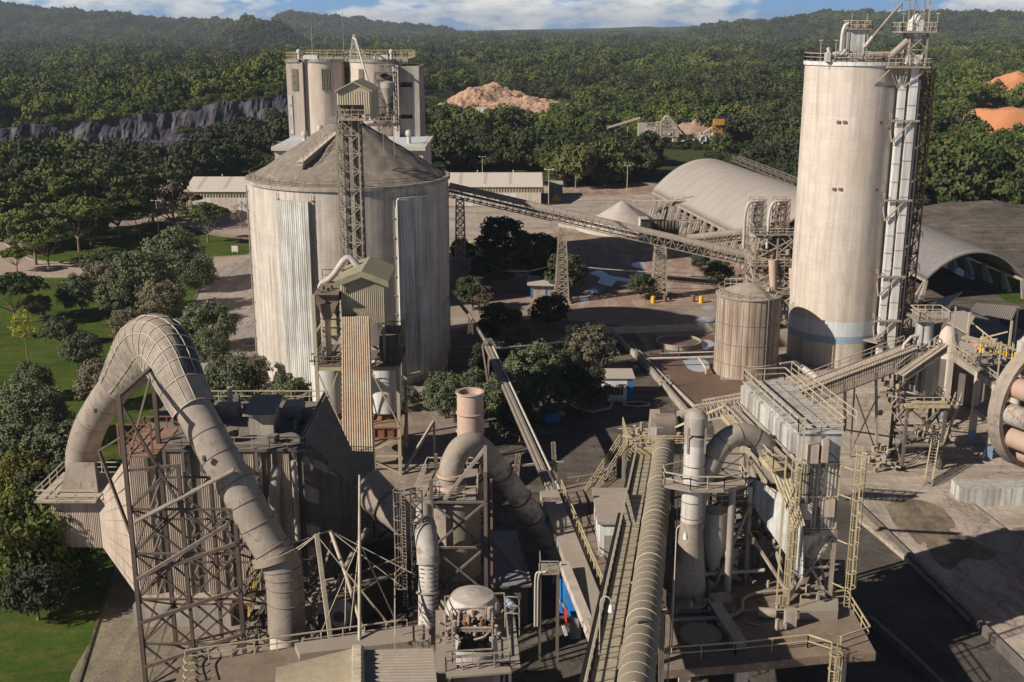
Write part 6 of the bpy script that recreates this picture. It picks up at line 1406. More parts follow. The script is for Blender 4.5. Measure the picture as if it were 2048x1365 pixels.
# ================================================================== lattice tower under the arch
t = thing('duct_tower', P(370, 1365, 92), 'open lattice tower of brown steel holding up the arched duct', 'support tower')
TA = [V((X(262, 88, 18), 88, 0)), V((X(474, 88, 10), 88, 0)), V((X(500, 94.5, 8), 95, 0)), V((X(290, 95, 14), 95, 0))]
TA[0].x = -31.6; TA[1].x = -22.9; TA[2].x = -22.4; TA[3].x = -31.0
def twr(b):
    tops = [26.6, 15.3, 15.8, 27]
    for p, zt in zip(TA, tops): b.bar(p, p+V((0, 0, zt)), .34)
    md = (TA[0]+TA[1])/2; mk = (TA[2]+TA[3])/2
    b.bar(md, md+V((0, 0, 20.5)), .26); b.bar(mk, mk+V((0, 0, 22)), .26)
    zs = [0, 4.2, 8.4, 12.6, 16.6]
    for j in range(len(zs)-1):
        for A, B in ((TA[0], md), (md, TA[1]), (TA[1], TA[2]), (TA[3], TA[0]), (TA[3], mk), (mk, TA[2])):
            z0, z1 = zs[j], zs[j+1]; zm = (z0+z1)/2
            b.bar(A+V((0, 0, z0)), B+V((0, 0, z1)), .15); b.bar(B+V((0, 0, z0)), A+V((0, 0, z1)), .15); b.bar(A+V((0, 0, z1)), B+V((0, 0, z1)), .17)
            b.bar(A.lerp(B, .5)+V((0, 0, zm)), A+V((0, 0, z1 if j % 2 else z0)), .10)
    for j in range(3): b.bar(TA[0]+V((0, -.1, zs[j]+2.0)), TA[1]+V((0, -.1, zs[j]+5.2)), .3)
    b.bar(TA[0]+V((0, 0, 16.6)), TA[0].lerp(md, 0)+V((0, 0, 26)), .3)
    b.bar(TA[0]+V((0, 0, 26)), md+V((0, 0, 16.6)), .2); b.bar(TA[0]+V((0, 0, 20)), md+V((0, 0, 20.5)), .2); b.bar(TA[0]+V((0, 0, 16.6)), md+V((0, 0, 20.5)), .15); b.bar(TA[3]+V((0, 0, 26)), mk+V((0, 0, 17)), .2); b.bar(TA[3]+V((0, 0, 20)), mk+V((0, 0, 21.5)), .18)
    b.bar(TA[0]+V((0, 0, 26.4)), TA[3]+V((0, 0, 26.8)), .3); b.bar(TA[0]+V((0, 0, 20)), TA[3]+V((0, 0, 26.6)), .16); b.bar(TA[0]+V((0, 0, 14)), TA[0]+V((-2.8, 2, 21)), .22); b.bar(TA[0]+V((-2.8, 2, 21)), TA[0]+V((0, 0, 23)), .16)
part('lattice', 'frame_brown', t, twr)
part('ladder_rack', 'frame', t, lambda b: (b.bar(P(268, 1045, 87.3), P(468, 940, 88.2), .9, .12), b.bar(P(275, 1160, 87.5), P(455, 1050, 88), .25, .3)))
part('platform', 'rust', t, lambda b: (b.box(-33.4, -30.4, 92, 99, 19.6, 19.8), b.rail([(-33.4, 92, 19.8), (-33.4, 99, 19.8), (-30.4, 99, 19.8)], 1.1, 1.2), b.lattice([(-33.4, 92, 19.8), (-30.6, 92, 19.8)], [(-33.4, 92, 22.6), (-30.6, 92, 22.6)], 1, .14, .1, faces=[0])))

# ================================================================== electrostatic filter house (left)
t = thing('filter_house', (-26, 107, 0), 'big tan panelled dust filter house behind the lattice tower', 'filter house')
ex, fx_ = X(262, 100, 12), X(618, 100, 10); fy0, fy1 = 100.0, 113.5; zt = 17.2; zb_ = 2.6
W_ = fx_-ex
def body(b):
    b.box(ex+.3, fx_-.3, fy0+.7, fy1, zb_, zt)
    b.box(ex, fx_+1.2, fy0, fy1, 1.0, 2.58)
part('body', 'sheet_tan', t, body)
def ribs(b):
    # projecting bays with recesses between them
    n = 5; bw = W_/n
    for i in range(n):
        x0 = ex+i*bw+.1; b.corr((x0, fy0, zb_), (x0+bw*.52, fy0, zb_), (x0+bw*.52, fy0, zt-.2), (x0, fy0, zt-.2), 9, .07, (0, -1, 0)); b.box(x0, x0+bw*.52, fy0+.02, fy0+.69, zb_, zt-.2)
part('bay', 'sheet_tan', t, ribs)
def bay2(b):
    n = 5; bw = W_/n
    for i in range(n):
        x0 = ex+i*bw+.1+bw*.52
        b.box(x0+.02, x0+.62, fy0+.25, fy0+.69, zb_, zt-.3)
        for k in range(11):
            z = zb_+.4+k*1.3; c = (x0+.32, fy0+.12, z+.5)
            for q in (((x0+.04, fy0+.24, z), (x0+.6, fy0+.24, z)), ((x0+.6, fy0+.24, z), (x0+.6, fy0+.24, z+1)), ((x0+.6, fy0+.24, z+1), (x0+.04, fy0+.24, z+1)), ((x0+.04, fy0+.24, z+1), (x0+.04, fy0+.24, z))): b.face([q[0], q[1], c])
part('stud_strip', 'concrete_grey', t, bay2)
part('recess', 'steel_dark', t, lambda b: [b.box(ex+i*W_/5+.1+W_/5*.52+.66, ex+(i+1)*W_/5+.06, fy0+.45, fy0+.69, zb_, zt-.3) for i in range(5)])
part('roof_deck', 'sheet_dark', t, lambda b: b.box(ex-.1, fx_+.2, fy0-.3, fy1+.2, zt, zt+.3))
part('railing', 'rail', t, lambda b: b.rail([(fx_, fy1, zt+.3), (ex+1.5, fy1, zt+.3)], 1.2, 1.8, .05))
part('railing', 'rail_grey', t, lambda b: b.rail([(ex+2, fy0-.2, zt+.3), (fx_, fy0-.2, zt+.3), (fx_, fy1, zt+.3)], 1.1, 1.6, .04))
def pent(b):
    x0, x1 = X(500, 104, 19), X(548, 104, 19)
    b.box(x0, x1, 103.5, 106.5, zt+.3, 19.6)
part('penthouse', 'concrete_grey', t, pent)
x0, x1 = X(492, 104, 19), X(556, 104, 19)
part('penthouse_roof', 'rail_grey', t, lambda b: b.hexa([(x0, 102.6, 19.65), (x1, 102.6, 19.65), (x1, 107.2, 20.2), (x0, 107.2, 20.2)], [(x0, 102.6, 19.8), (x1, 102.6, 19.8), (x1, 107.2, 20.35), (x0, 107.2, 20.35)]))
part('transformer', 'steel', t, lambda b: (b.obox((X(455, 109, 18), 109.5, zt+.3), 2.2, 1.6, 1.1), b.tube([(X(460, 109, 18), 109.5, zt+1.4), (X(460, 109, 18), 109.5, zt+3.2)], .25, 8), b.obox((X(585, 108, 18), 109, zt+.3), 1.8, 2.2, 1.4), b.obox((X(380, 108, 18), 108, zt+.3), 2.4, 2.2, 1.2)))
part('machinery', 'steel_dark', t, lambda b: (clutter(b, ex+2, fx_-1, fy0+1, fy1-1, zt+.3, zt+.7, 46, 51, .3, .9), [b.box(ex+i*1.7, ex+i*1.7+.3, fy0-.25, fy0-.05, zt-2, zt+.3) for i in range(1, 12)]))
part('corner_duct', 'steel', t, lambda b: (b.tube(smooth_path([(X(545, 99, 14), 99.4, 6), (X(545, 99, 14), 99.4, 14.6), (X(560, 100, 17), 101.5, 17.2)]), .5, 10), b.tube([(X(590, 99.4, 14), 99.3, 3), (X(590, 99.4, 14), 99.3, 16.5)], .25, 8)))
# inlet funnel, inlet box
bx0, bx1 = X(119, 106, 7), X(212, 106, 7)
by0, by1, bz0, bz1 = 104.6, 110.8, 5.3, 10.5
part('inlet_funnel', 'sheet_tan', t, lambda b: b.hexa([(bx1, by0, bz0), (ex+.28, fy0+.1, 1.4), (ex+.28, fy1-.2, 1.4), (bx1, by1, bz0)], [(bx1, by0, bz1), (ex+.28, fy0+.1, zt-.2), (ex+.28, fy1-.2, zt-.2), (bx1, by1, bz1)]))
def funnel_ribs(b):
    for i in range(8):
        z0 = lerp(bz0, bz1, (i+.5)/8); z1 = lerp(1.4, zt-.2, (i+.5)/8); b.bar((bx1+.1, by0-.02, z0), (ex+.2, fy0+.06, z1), .07, .1)
part('funnel_rib', 'concrete_grey', t, funnel_ribs)
part('inlet_box', 'sheet_tan', t, lambda b: (b.corr((bx0, by0, bz0), (bx1-.02, by0, bz0), (bx1-.02, by0, bz1), (bx0, by0, bz1), 26, .04, (0, -1, 0)), b.corr((bx0, by1, bz0), (bx0, by0, bz0), (bx0, by0, bz1), (bx0, by1, bz1), 26, .04, (-1, 0, 0)), b.box(bx0+.05, bx1-.03, by0+.05, by1, bz0, bz1)))
part('platform', 'frame_pale', t, lambda b: b.box(bx0-1.1, bx1+.2, by0-1.2, by1+.3, bz1+.01, bz1+.22))
part('railing', 'rail', t, lambda b: b.rail([(bx1+.2, by0-1.1, bz1+.2), (bx0-1.0, by0-1.1, bz1+.2), (bx0-1.0, by1+.2, bz1+.2), (bx1+.2, by1+.2, bz1+.2)], 1.1, 2.0, .05))
# outlet funnel (in shade) and duct
ox = X(735, 103.5, 9)
ocz, ocy = 9.6, 104.0
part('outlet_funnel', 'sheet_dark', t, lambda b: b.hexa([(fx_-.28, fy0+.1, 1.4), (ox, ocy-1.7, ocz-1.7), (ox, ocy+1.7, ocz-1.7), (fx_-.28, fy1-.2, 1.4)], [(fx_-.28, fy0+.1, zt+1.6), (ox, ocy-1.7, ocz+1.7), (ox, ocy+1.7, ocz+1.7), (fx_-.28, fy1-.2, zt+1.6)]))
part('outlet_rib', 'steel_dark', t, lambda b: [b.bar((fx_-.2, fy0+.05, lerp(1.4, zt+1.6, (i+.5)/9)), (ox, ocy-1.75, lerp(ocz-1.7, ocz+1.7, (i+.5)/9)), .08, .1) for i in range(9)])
part('leg', 'concrete_grey', t, lambda b: [b.box(ex+.6+i*4.0, ex+1.5+i*4.0, fy0+.1, fy0+1.2, 0, .99) for i in range(5)])
stairs(t, (X(497, 97.5, 2), 97.5, 1.6), (X(517, 97.8, 6), 97.8, 6.2), 1.0, 'yellow', railm='yellow_vivid')
part('plinth', 'concrete_grey', t, lambda b: b.box(ex-.2, ex+9, fy0-1.6, fy0-.02, 0, 2.2), 'stained concrete plinth')

t = thing('outlet_duct', (ox, ocy, ocz), 'fat pale duct leading from the filter house outlet towards the round tower', 'duct')
od = [V((ox-.1, ocy, ocz)), P(752, 982, 103.6), P(800, 1012, 102.4), P(812, 1026, 102)]
part('duct_wall', 'duct', t, lambda b: b.tube([P(728, 968, 104), P(745, 985, 103.5), P(808, 1040, 100.5), P(842, 1072, 99.6)], [1.9, 1.85, 1.5, 1.15], 28))
part('collar', 'steel_dark', t, lambda b: (b.ring(P(776, 1013, 101.9), (P(808, 1040, 100.5)-P(745, 985, 103.5)), 1.72, .12, 30), b.tube([P(806, 1100, 98), P(838, 1084, 99)], .9, 14)))

# ================================================================== conditioning tower with goose neck
GC = (X(912, 100, 8), 100.0); GR = 2.35
t = thing('cooling_tower', (GC[0], GC[1], 0), 'grey round tower inside a red brown frame under the goose neck pipe', 'tower')
part('shell', 'duct', t, lambda b: b.lathe((*GC, 0), [(1.9, 0), (GR, .5), (GR, 12.6), (1.2, 13.4)], 36))
part('ring', 'steel_dark', t, lambda b: [b.ring((*GC, z), (0, 0, 1), GR+.03, .08, 36) for z in (1.5, 4.2, 5.0, 8.6)])
part('lug', 'frame_pale', t, lambda b: [b.obox((GC[0]+(GR+.2)*math.cos(a), GC[1]+(GR+.2)*math.sin(a), 4.3), .35, .12, .6, a) for a in [2*math.pi*k/34 for k in range(34)]])
px0, px1 = X(832, 98, 13.6), X(966, 98, 13.6)
pf = [(px0, 97.2), (px1-.6, 97.2), (px1-.4, 104.5), (px0+.6, 104.5)]
part('platform', 'grey_deck', t, lambda b: b.slab(pf, 13.45, 13.65))
part('railing', 'rail', t, lambda b: b.rail([(x, y, 13.65) for x, y in pf], 1.15, 1.2, .05, closed=True))
cc_ = [(GC[0]-2.0, 96.9), (GC[0]+2.9, 96.9), (GC[0]+2.9, 103.4), (GC[0]-2.0, 103.4)]
M['red_brown'] = weathered('red brown primer', (.25, .13, .10), (.15, .085, .07), dust=.5)
part('frame', 'frame', t, lambda b: (b.lattice([(x, y, 0) for x, y in cc_], [(x, y, 13.4) for x, y in cc_], 3, .32, .18), [b.bar((x, y, 13.6), (x+(.0 if x > GC[0] else .0), y, 16.4 if x > GC[0] else 15.6), .3) for x, y in cc_]))
part('brace', 'rail_grey', t, lambda b: (b.bar((cc_[0][0]+1.2, 97, 13.7), (cc_[1][0], 97.0, 18.6), .28), b.bar((cc_[1][0], 97.0, 13.6), (cc_[1][0], 97.0, 18.8), .3), b.bar((cc_[3][0]-3.2, 104, 13.6), (cc_[3][0]-.3, 106, 18.0), .26), b.bar((cc_[3][0]-.3, 106, 13.6), (cc_[3][0]-.3, 106, 18.2), .22)))
part('column', 'red_brown', t, lambda b: b.bar((cc_[1][0]+.5, 98.5, 0), (cc_[1][0]+.5, 98.5, 15), .22))
t = thing('goose_neck', (GC[0], GC[1], 13.6), 'grey goose neck pipe bending over the round tower and plunging right', 'duct')
gp = [P(903, 985, 100), P(901, 955, 100), P(906, 925, 100.4), P(922, 897, 101), P(947, 889, 101.8), P(972, 908, 102.6), P(1004, 948, 103.6), P(1050, 1010, 105), P(1092, 1070, 106), P(1125, 1118, 107)]
gcat = catmull(gp, 5)
part('duct_wall', 'duct', t, lambda b: b.tube(gcat[:28], 1.12, 26, caps=False)); part('duct_wall', 'duct_rust', t, lambda b: b.tube(gcat[27:], 1.12, 26, caps=False), 'rusty lower run')
part('collar', 'stack_pink', t, lambda b: (b.tube([P(903, 975, 100), P(902.6, 966, 100)], 1.45, 26), b.tube([P(902, 951, 100), P(902, 945, 100)], 1.35, 26)))
part('collar', 'steel_dark', t, lambda b: [b.ring(gcat[i], gcat[i+1]-gcat[i-1], 1.15, .09, 26) for i in (5, 30, 34, 37, 41)])
t = thing('chimney', (X(941, 112, 8), 112, 0), 'short salmon pink chimney behind the goose neck pipe', 'chimney')
sc_x = X(941, 112, 15)
part('shell', 'stack_pink', t, lambda b: b.lathe((sc_x, 112, 0), [(1.36, 0), (1.36, 19.1), (1.2, 19.1), (1.2, 18.4)], 32))
part('ash', 'rubble', t, lambda b: b.lathe((sc_x, 112, 0), [(1.2, 18.4), (.6, 18.75), (.01, 18.6)], 20), 'pale ash filling the top')
part('ring', 'stack_pink', t, lambda b: [b.ring((sc_x, 112, z), (0, 0, 1), 1.42, .09, 32) for z in (19.05, 16.9, 14.9, 11.5, 8)])
part('platform', 'frame', t, lambda b: (b.lathe((sc_x, 112, 0), [(1.4, 11.6), (2.5, 11.6), (2.5, 11.75), (1.4, 11.75)], 10, smooth=False), b.rail([(sc_x+2.4*math.cos(a), 112+2.4*math.sin(a), 11.7) for a in [2*math.pi*k/10 for k in range(10)]], 1.1, 1.5, .04, closed=True)))
# ================================================================== spotted pipe with ladder
t = thing('spotted_pipe', P(858, 1290, 86), 'upright grey pipe spotted with rows of rust marks', 'pipe')
sp_ = [P(848, 1018, 95.5), P(848, 1042, 94), P(852, 1072, 92), P(856, 1110, 90.5), P(857, 1140, 90), P(856, 1200, 89.2), P(856, 1292, 88)]
M['spot'] = weathered('rust spot', (.20, .09, .055), dust=0)
scat = catmull(sp_, 5)
part('upper_bend', 'duct_rust', t, lambda b: b.tube(scat[:19], [.72]*6+[.98]*13, 24, caps=False)); part('lower_pipe', 'white_pipe', t, lambda b: b.tube(scat[18:], .84, 24))
part('collar', 'steel', t, lambda b: [b.ring(scat[i], scat[min(i+1, len(scat)-1)]-scat[i-1], .95, .10, 24) for i in (8, 18, 24, 28)])
def spots(b):
    for i in range(17):
        c = scat[18].lerp(scat[-1], (i+.7)/19)
        for k in range(9):
            if (i*7+k*5) % 11 == 0: continue
            a = math.radians(-150+k*15+(7 if i % 2 else 0)); p = c+V((math.cos(a)*.85, math.sin(a)*.85, 0)); n = V((math.cos(a), math.sin(a), 0)); s_ = V((-n.y, n.x, 0)); u = V((0, 0, 1))
            rr = .075+.035*((i*3+k) % 3); b.face([p+n*.012+(s_*math.cos(q)+u*math.sin(q))*rr for q in [j*math.pi/3 for j in range(6)]])
part('rust_spots', 'spot', t, spots)
part('foot', 'rust', t, lambda b: b.lathe((scat[-1].x, scat[-1].y, 0), [(1.3, scat[-1].z-.6), (.85, scat[-1].z)], 16))
t = thing('cage_ladder', P(815, 1210, 92), 'rusty caged ladder rising left of the spotted pipe', 'ladder')
a_ = P(812, 1215, 92); cage_ladder(t, a_, (a_.x, a_.y, P(812, 958, 92).z), (-.6, -.8, 0), .5, 'frame_pale')
part('lattice', 'frame', t, lambda b: b.lattice([(a_.x+.6, 92.3, a_.z-1), (a_.x+1.6, 92.3, a_.z-1)], [(a_.x+.6, 92.3, a_.z+11), (a_.x+1.6, 92.3, a_.z+11)], 12, .12, .08, faces=[0]))

# ================================================================== roofs and masts at the bottom centre
FZ = 7.0
t = thing('mill_building', G(600, 1330, FZ), 'low flat roofed building at the lower left with a railing along its roof edge', 'building')
A_ = [G(365, 1325, FZ), G(600, 1292, FZ), G(815, 1262, FZ), G(880, 1262, FZ), G(900, 1420, FZ), G(330, 1420, FZ)]
part('wall', 'concrete_grey', t, lambda b: b.slab([(p.x, p.y) for p in A_], 0, FZ-.25))
part('roof', 'brown_deck', t, lambda b: b.slab([(p.x, p.y) for p in A_], FZ-.249, FZ))
part('railing', 'rail', t, lambda b: (b.rail([A_[0]+V((.3, -.2, 0)), A_[1]+V((0, -.2, 0)), A_[2]+V((0, -.2, 0))], 1.15, 1.7, .05),))
rr_ = [G(590, 1300, FZ), G(850, 1262, FZ), G(862, 1292, FZ), G(600, 1322, FZ)]
part('upper_deck', 'grey_deck', t, lambda b: b.slab([(p.x, p.y) for p in rr_], FZ+.003, FZ+.6))
part('cable', 'black', t, lambda b: [b.tube(catmull([G(a, 1296, FZ+.05), G(a+8, 1312, FZ+.05), G(a-4, 1330, FZ+.05), G(a+3, 1360, FZ+.05)], 4), .05, 5) for a in (408, 434)])
part('ladder_loop', 'yellow', t, lambda b: [b.ring(G(384, y, FZ+.5), (.1, 0, 1), .62, .05, 18, 0, math.pi*1.5) for y in (1320, 1334, 1350, 1364)])
t = thing('corrugated_roof', G(720, 1340, 9.5), 'corrugated dusty roof with a raised ridge strip at the bottom edge', 'roof')
RZ = 10.2
cz_ = [G(553, 1336, RZ), G(705, 1297, RZ), G(710, 1420, RZ), G(545, 1420, RZ)]
part('left_sheet', 'sheet', t, lambda b: b.corr(cz_[3], cz_[0], cz_[1], cz_[2], 20, .08, (0, 0, 1)))
c2_ = [G(726, 1300, RZ), G(866, 1296, RZ), G(880, 1420, RZ), G(728, 1420, RZ)]
part('right_sheet', 'steel', t, lambda b: b.corr(c2_[3], c2_[0], c2_[1], c2_[2], 20, .07, (0, 0, 1)), 'browner right half')
part('ridge', 'rail', t, lambda b: (b.hexa([G(704, 1294, RZ), G(729, 1294, RZ), G(731, 1420, RZ), G(704, 1420, RZ)][::-1], [G(706, 1290, RZ+.7), G(722, 1290, RZ+.7), G(722, 1416, RZ+.7), G(704, 1416, RZ+.7)][::-1]), [b.bar(G(706, 1298+i*9, RZ+.8), G(722, 1300+i*9, RZ+.8), .12) for i in range(9)]))
part('wall', 'concrete_grey', t, lambda b: b.slab([(p.x, p.y) for p in (cz_[0], cz_[1], c2_[1], c2_[2], cz_[3])], FZ+.61, RZ-.12))
# stay masts
t = thing('stay_masts', P(700, 1290, 86), 'guyed pale masts leaning together over the roof deck', 'mast')
part('mast', 'rail', t, lambda b: b.bar(P(661, 1280, 85), P(633, 1068, 88), .34, .3)); part('mast', 'rail', t, lambda b: b.tube([P(728, 1268, 86), P(692, 1150, 89), P(661, 1062, 91)], .17, 8))
part('mast', 'rail', t, lambda b: b.tube([P(719, 1310, 82), P(719, 1080, 88), P(719, 950, 90)], [.15, .13, .09], 8), 'thin upright pole')
part('guy_wire', 'rail', t, lambda b: [b.tube([P(*a), P(*c)], .045, 4) for a, c in (((633, 1070, 88), (572, 1112, 88)), ((640, 1066, 88), (575, 1118, 88)), ((633, 1070, 88), (800, 1275, 88)), ((661, 1062, 91), (830, 1150, 90)), ((719, 1085, 88), (800, 1260, 88)), ((719, 1085, 88), (640, 1270, 84)), ((661, 1062, 91), (812, 1180, 89)), ((719, 1085, 88), (700, 1262, 86)), ((633, 1070, 88), (812, 1296, 84)), ((692, 1150, 89), (690, 1268, 86)), ((661, 1062, 91), (633, 1070, 88)))])
t = thing('fan', P(655, 1225, 90), 'pale fan casing with a round inlet behind the roof railing', 'fan')
fc = P(686, 1230, 91)
part('casing', 'white_pipe', t, lambda b: (b.tube([fc+V((-.25, .7, .1)), fc+V((-.25, -.5, .1))], 1.0, 20), b.hexa([fc+V(q) for q in ((-2.2, -.4, .3), (-.3, -.4, .3), (-.3, .6, .3), (-2.2, .6, .3))], [fc+V(q) for q in ((-2.2, -.4, 1.0), (-.3, -.4, 1.1), (-.3, .6, 1.1), (-2.2, .6, 1.0))])))
part('inlet', 'steel_dark', t, lambda b: b.tube([fc+V((-.25, -.52, .1)), fc+V((-.25, -.6, .1))], .5, 16)); part('motor', 'steel', t, lambda b: (b.tube([fc+V((-3.9, 0, .4)), fc+V((-2.4, 0, .4))], .55, 14), b.tube([fc+V((.2, 0, -.3)), fc+V((.9, 0, -.5))], .28, 10)))
# dusty ground floor objects between filter house and tower
for (pa, pb, zz, mt, lab) in (([(600, 1110), (700, 1075), (790, 1075), (800, 1140), (640, 1230), (596, 1200)], 0, 3.0, 'brown_deck', 'dusty flat roofed annex between the filter house and the round tower'),
                          ([(640, 1062), (690, 1010), (770, 1020), (800, 1070), (700, 1090), (650, 1090)], 0, 5.0, 'grey_deck', 'small dust covered roof under the outlet funnel')):
    q = [G(a, b_, zz) for a, b_ in pa]; t = thing('low_building', (sum(p.x for p in q)/len(q), sum(p.y for p in q)/len(q), 0), lab, 'building')
    part('wall', 'sheet_dark', t, lambda b: b.slab([(p.x, p.y) for p in q], 0, zz-.2)); part('roof', mt, t, lambda b: b.slab([(p.x, p.y) for p in q], zz-.199, zz))
    part('machinery', 'steel', t, lambda b: clutter(b, min(p.x for p in q)+1, max(p.x for p in q)-1.5, min(p.y for p in q)+2, max(p.y for p in q)-2, zz, zz+.3, 16, int(zz), .3, 1.0))
part('railing', 'rail', thing('guard_rail', P(440, 1250, 92), 'pale railing on the deck beside the yellow stairs', 'railing'), lambda b: (b.rail([G(515, 1205, 4), G(545, 1204, 4), G(545, 1190, 4)], 1.1, 1.0), b.rail([G(790, 1300, 8), G(790, 1170, 8), G(812, 1150, 8)], 1.1, 1.4)))
t = thing('lean_to', P(560, 1240, 90), 'dark slatted lean-to roof behind the yellow stairs', 'roof')
part('sheet', 'sheet_dark', t, lambda b: (b.corr(G(512, 1260, 3.6), G(548, 1262, 3.6), G(548, 1205, 4.4), G(522, 1205, 4.4), 10, .1, (0, 0, 1)),)); part('post', 'frame', t, lambda b: [b.bar(G(a, c, 3.6), V((G(a, c, 3.6).x, G(a, c, 3.6).y, 0)), .2) for a, c in ((512, 1260), (548, 1262))])

# ================================================================== railed machine platform bottom centre
MZ = 10.2
t = thing('railed_platform', P(945, 1320, 80), 'square railed platform full of pipework around a pale round vessel', 'platform')
mp = [G(892, 1345, MZ), G(1020, 1335, MZ), G(1008, 1215, MZ), G(890, 1222, MZ)]
part('deck', 'grey_deck', t, lambda b: [b.bar(mp[i].lerp(mp[(i+1) % 4], .0), mp[(i+1) % 4], 1.5, .15) for i in range(4)])
part('railing', 'rail_grey', t, lambda b: (b.rail(mp, 1.25, 1.3, .05, closed=True), b.rail([G(905, 1330, MZ), G(985, 1325, MZ), G(984, 1240, MZ), G(905, 1245, MZ)], 1.1, 1.2, .045, closed=True)))
vc = G(944, 1268, MZ-1)
part('vessel', 'white_pipe', t, lambda b: b.lathe((vc.x, vc.y+2.0, 0), [(2.2, 2), (2.2, MZ+.4), (1.7, MZ+1.3), (.6, MZ+1.6), (.05, MZ+1.65)], 28))
part('hatch', 'dark', t, lambda b: b.obox((vc.x+.3, vc.y-.9, MZ-1.2), 2.4, 3.0, 1.6))
part('hatch_frame', 'frame_pale', t, lambda b: (b.rail([(vc.x-1, vc.y-2.5, MZ+.4), (vc.x+1.6, vc.y-2.5, MZ+.4), (vc.x+1.6, vc.y+.8, MZ+.4), (vc.x-1, vc.y+.8, MZ+.4)], .5, .6, .07, closed=True), clutter(b, vc.x-2.2, vc.x+2.4, vc.y-3, vc.y+.4, MZ, MZ+.6, 70, 61, .12, .42)))
part('valve', 'rust', t, lambda b: clutter(b, vc.x-.6, vc.x+1.4, vc.y-2, vc.y+.5, MZ+.1, MZ+.5, 24, 62, .15, .5))
part('motor', 'blue_pale', t, lambda b: b.tube([(vc.x+2.8, vc.y+1.2, MZ+1.1), (vc.x+3.2, vc.y+.2, MZ+1.2)], .32, 10))
part('pipe_frame', 'rail_grey', t, lambda b: [b.tube(smooth_path([(vc.x+2.6, y, MZ), (vc.x+2.6, y, MZ+1.9), (vc.x+3.7, y-.1, MZ+1.9), (vc.x+3.7, y-.1, MZ)], .2, 3), .055, 5) for y in (vc.y-2, vc.y-.8, vc.y+.6)])
part('gantry', 'yellow', t, lambda b: (b.bar(P(926, 1205, 83), P(926, 1192, 83), .14), b.bar(P(924, 1192, 83), P(978, 1188, 83), .2, .24), b.bar(P(978, 1188, 83), P(980, 1225, 82.4), .18)))
part('leg', 'rail', t, lambda b: [b.bar(p, V((p.x, p.y, 0)), .22) for p in (mp[1], mp[2], mp[0]+V((.2, .2, 0)))])
part('lower_vessel', 'sheet', t, lambda b: b.lathe((vc.x+.2, vc.y-3.3, 0), [(1.5, 0), (1.5, 7.2), (.1, 8.3)], 20))
cage_ladder(t, (mp[3].x-1.2, mp[3].y-4.6, 2.0), (mp[3].x-1.2, mp[3].y-4.6, MZ+1.5), (-.2, -.98, 0), .55, 'rail_grey', 1.0)
# ================================================================== tiled roof hut in the shade
t = thing('tiled_building', G(1015, 1150), 'shaded building with a blue grey hipped tile roof', 'building')
T_ = [G(930, 1062, 5), G(1036, 1060, 5), G(1062, 1172, 4.2), G(930, 1178, 4.2)]; tm = (T_[0]+T_[1]+T_[2]+T_[3])/4+V((0, 0, 1.6))
part('roof', 'tile', t, lambda b: ([b.face([T_[i], T_[(i+1) % 4], tm]) for i in (3, 2, 1, 0)],))
part('wall', 'sheet_dark', t, lambda b: b.slab([((p.x-tm.x)*.93+tm.x, (p.y-tm.y)*.93+tm.y) for p in T_], 0, 4.1))
part('gutter', 'steel_dark', t, lambda b: [b.bar(T_[i], T_[(i+1) % 4], .2) for i in range(4)])
# ================================================================== narrow belt conveyor, centre
t = thing('belt_conveyor', P(975, 690, 163), 'narrow open belt conveyor with two pale pipes running down through the trees', 'conveyor')
ca, cb_ = P(978, 694, 163), P(1118, 1010, 109.5)
cd = (cb_-ca).normalized(); cr = cd.cross(V((0, 0, 1))).normalized()
part('belt', 'concrete_grey', t, lambda b: (b.bar(ca+cr*.1, cb_+cr*.1, .34, .3), b.bar(ca+cr*.55, cb_+cr*.55, .22, .4)))
part('trough', 'steel_dark', t, lambda b: b.bar(ca+cr*.2, cb_+cr*.2, 1.0, .2))
part('pipe', 'white_pipe', t, lambda b: b.tube([ca+cr*-.6, ca.lerp(cb_, .5)-cr*.7, cb_+cr*-.8], .15, 8))
part('head_frame', 'frame_pale', t, lambda b: (b.lattice([ca+cr*-1, ca+cr*1], [ca+cr*-.3+V((0, 0, 1.2)), ca+cr*.5+V((0, 0, 1.2))], 1, .2, faces=[0]), b.bar(ca, V((ca.x-.4, ca.y, 0)), .25), b.bar(ca+cr, V((ca.x+.4, ca.y, 0)), .25)))
for f, lb in ((.62, 'left'), (.60, 'right')): pass
part('trestle', 'frame_pale', t, lambda b: [b.lattice([V((p.x+s*2.6, p.y, 0)), V((p.x+s*2.1, p.y, 0))], [p+V((s*2.0, 0, 1.6 if s > 0 else .6)), p+V((s*1.6, 0, 1.6 if s > 0 else .6))], 12, .12, .08, faces=[0]) for p, s in ((ca.lerp(cb_, .78), -1.3), (ca.lerp(cb_, .76), 1.0))]+[b.bar(ca.lerp(cb_, .78)+V((-3, 0, -.8)), ca.lerp(cb_, .76)+V((3, 0, -.8)), .25)])
t = thing('cable_run', P(905, 590, 190), 'thin shaded pipe bridge dropping from the silo edge towards the belt conveyor', 'pipe')
part('pipe', 'frame', t, lambda b: b.tube([P(905, 590, 186), P(940, 632, 178), P(976, 692, 165)], .3, 6)); part('support', 'frame', t, lambda b: b.lattice([P(936, 668, 178), P(946, 668, 178)], [P(938, 630, 178), P(943, 630, 178)], 5, .14, .09, faces=[0]))
t = thing('overhead_pipe', G(1080, 700), 'thin pale pipe crossing behind the round trees', 'pipe')
part('pipe', 'white_pipe', t, lambda b: (b.tube([P(980, 698, 170), P(1070, 692, 175), P(1130, 683, 180)], .2, 6), b.tube(catmull([P(1000, 542, 240), P(1060, 542, 240), P(1120, 530, 240), P(1200, 538, 240), P(1300, 545, 242), P(1420, 556, 242)], 4), .14, 5)))

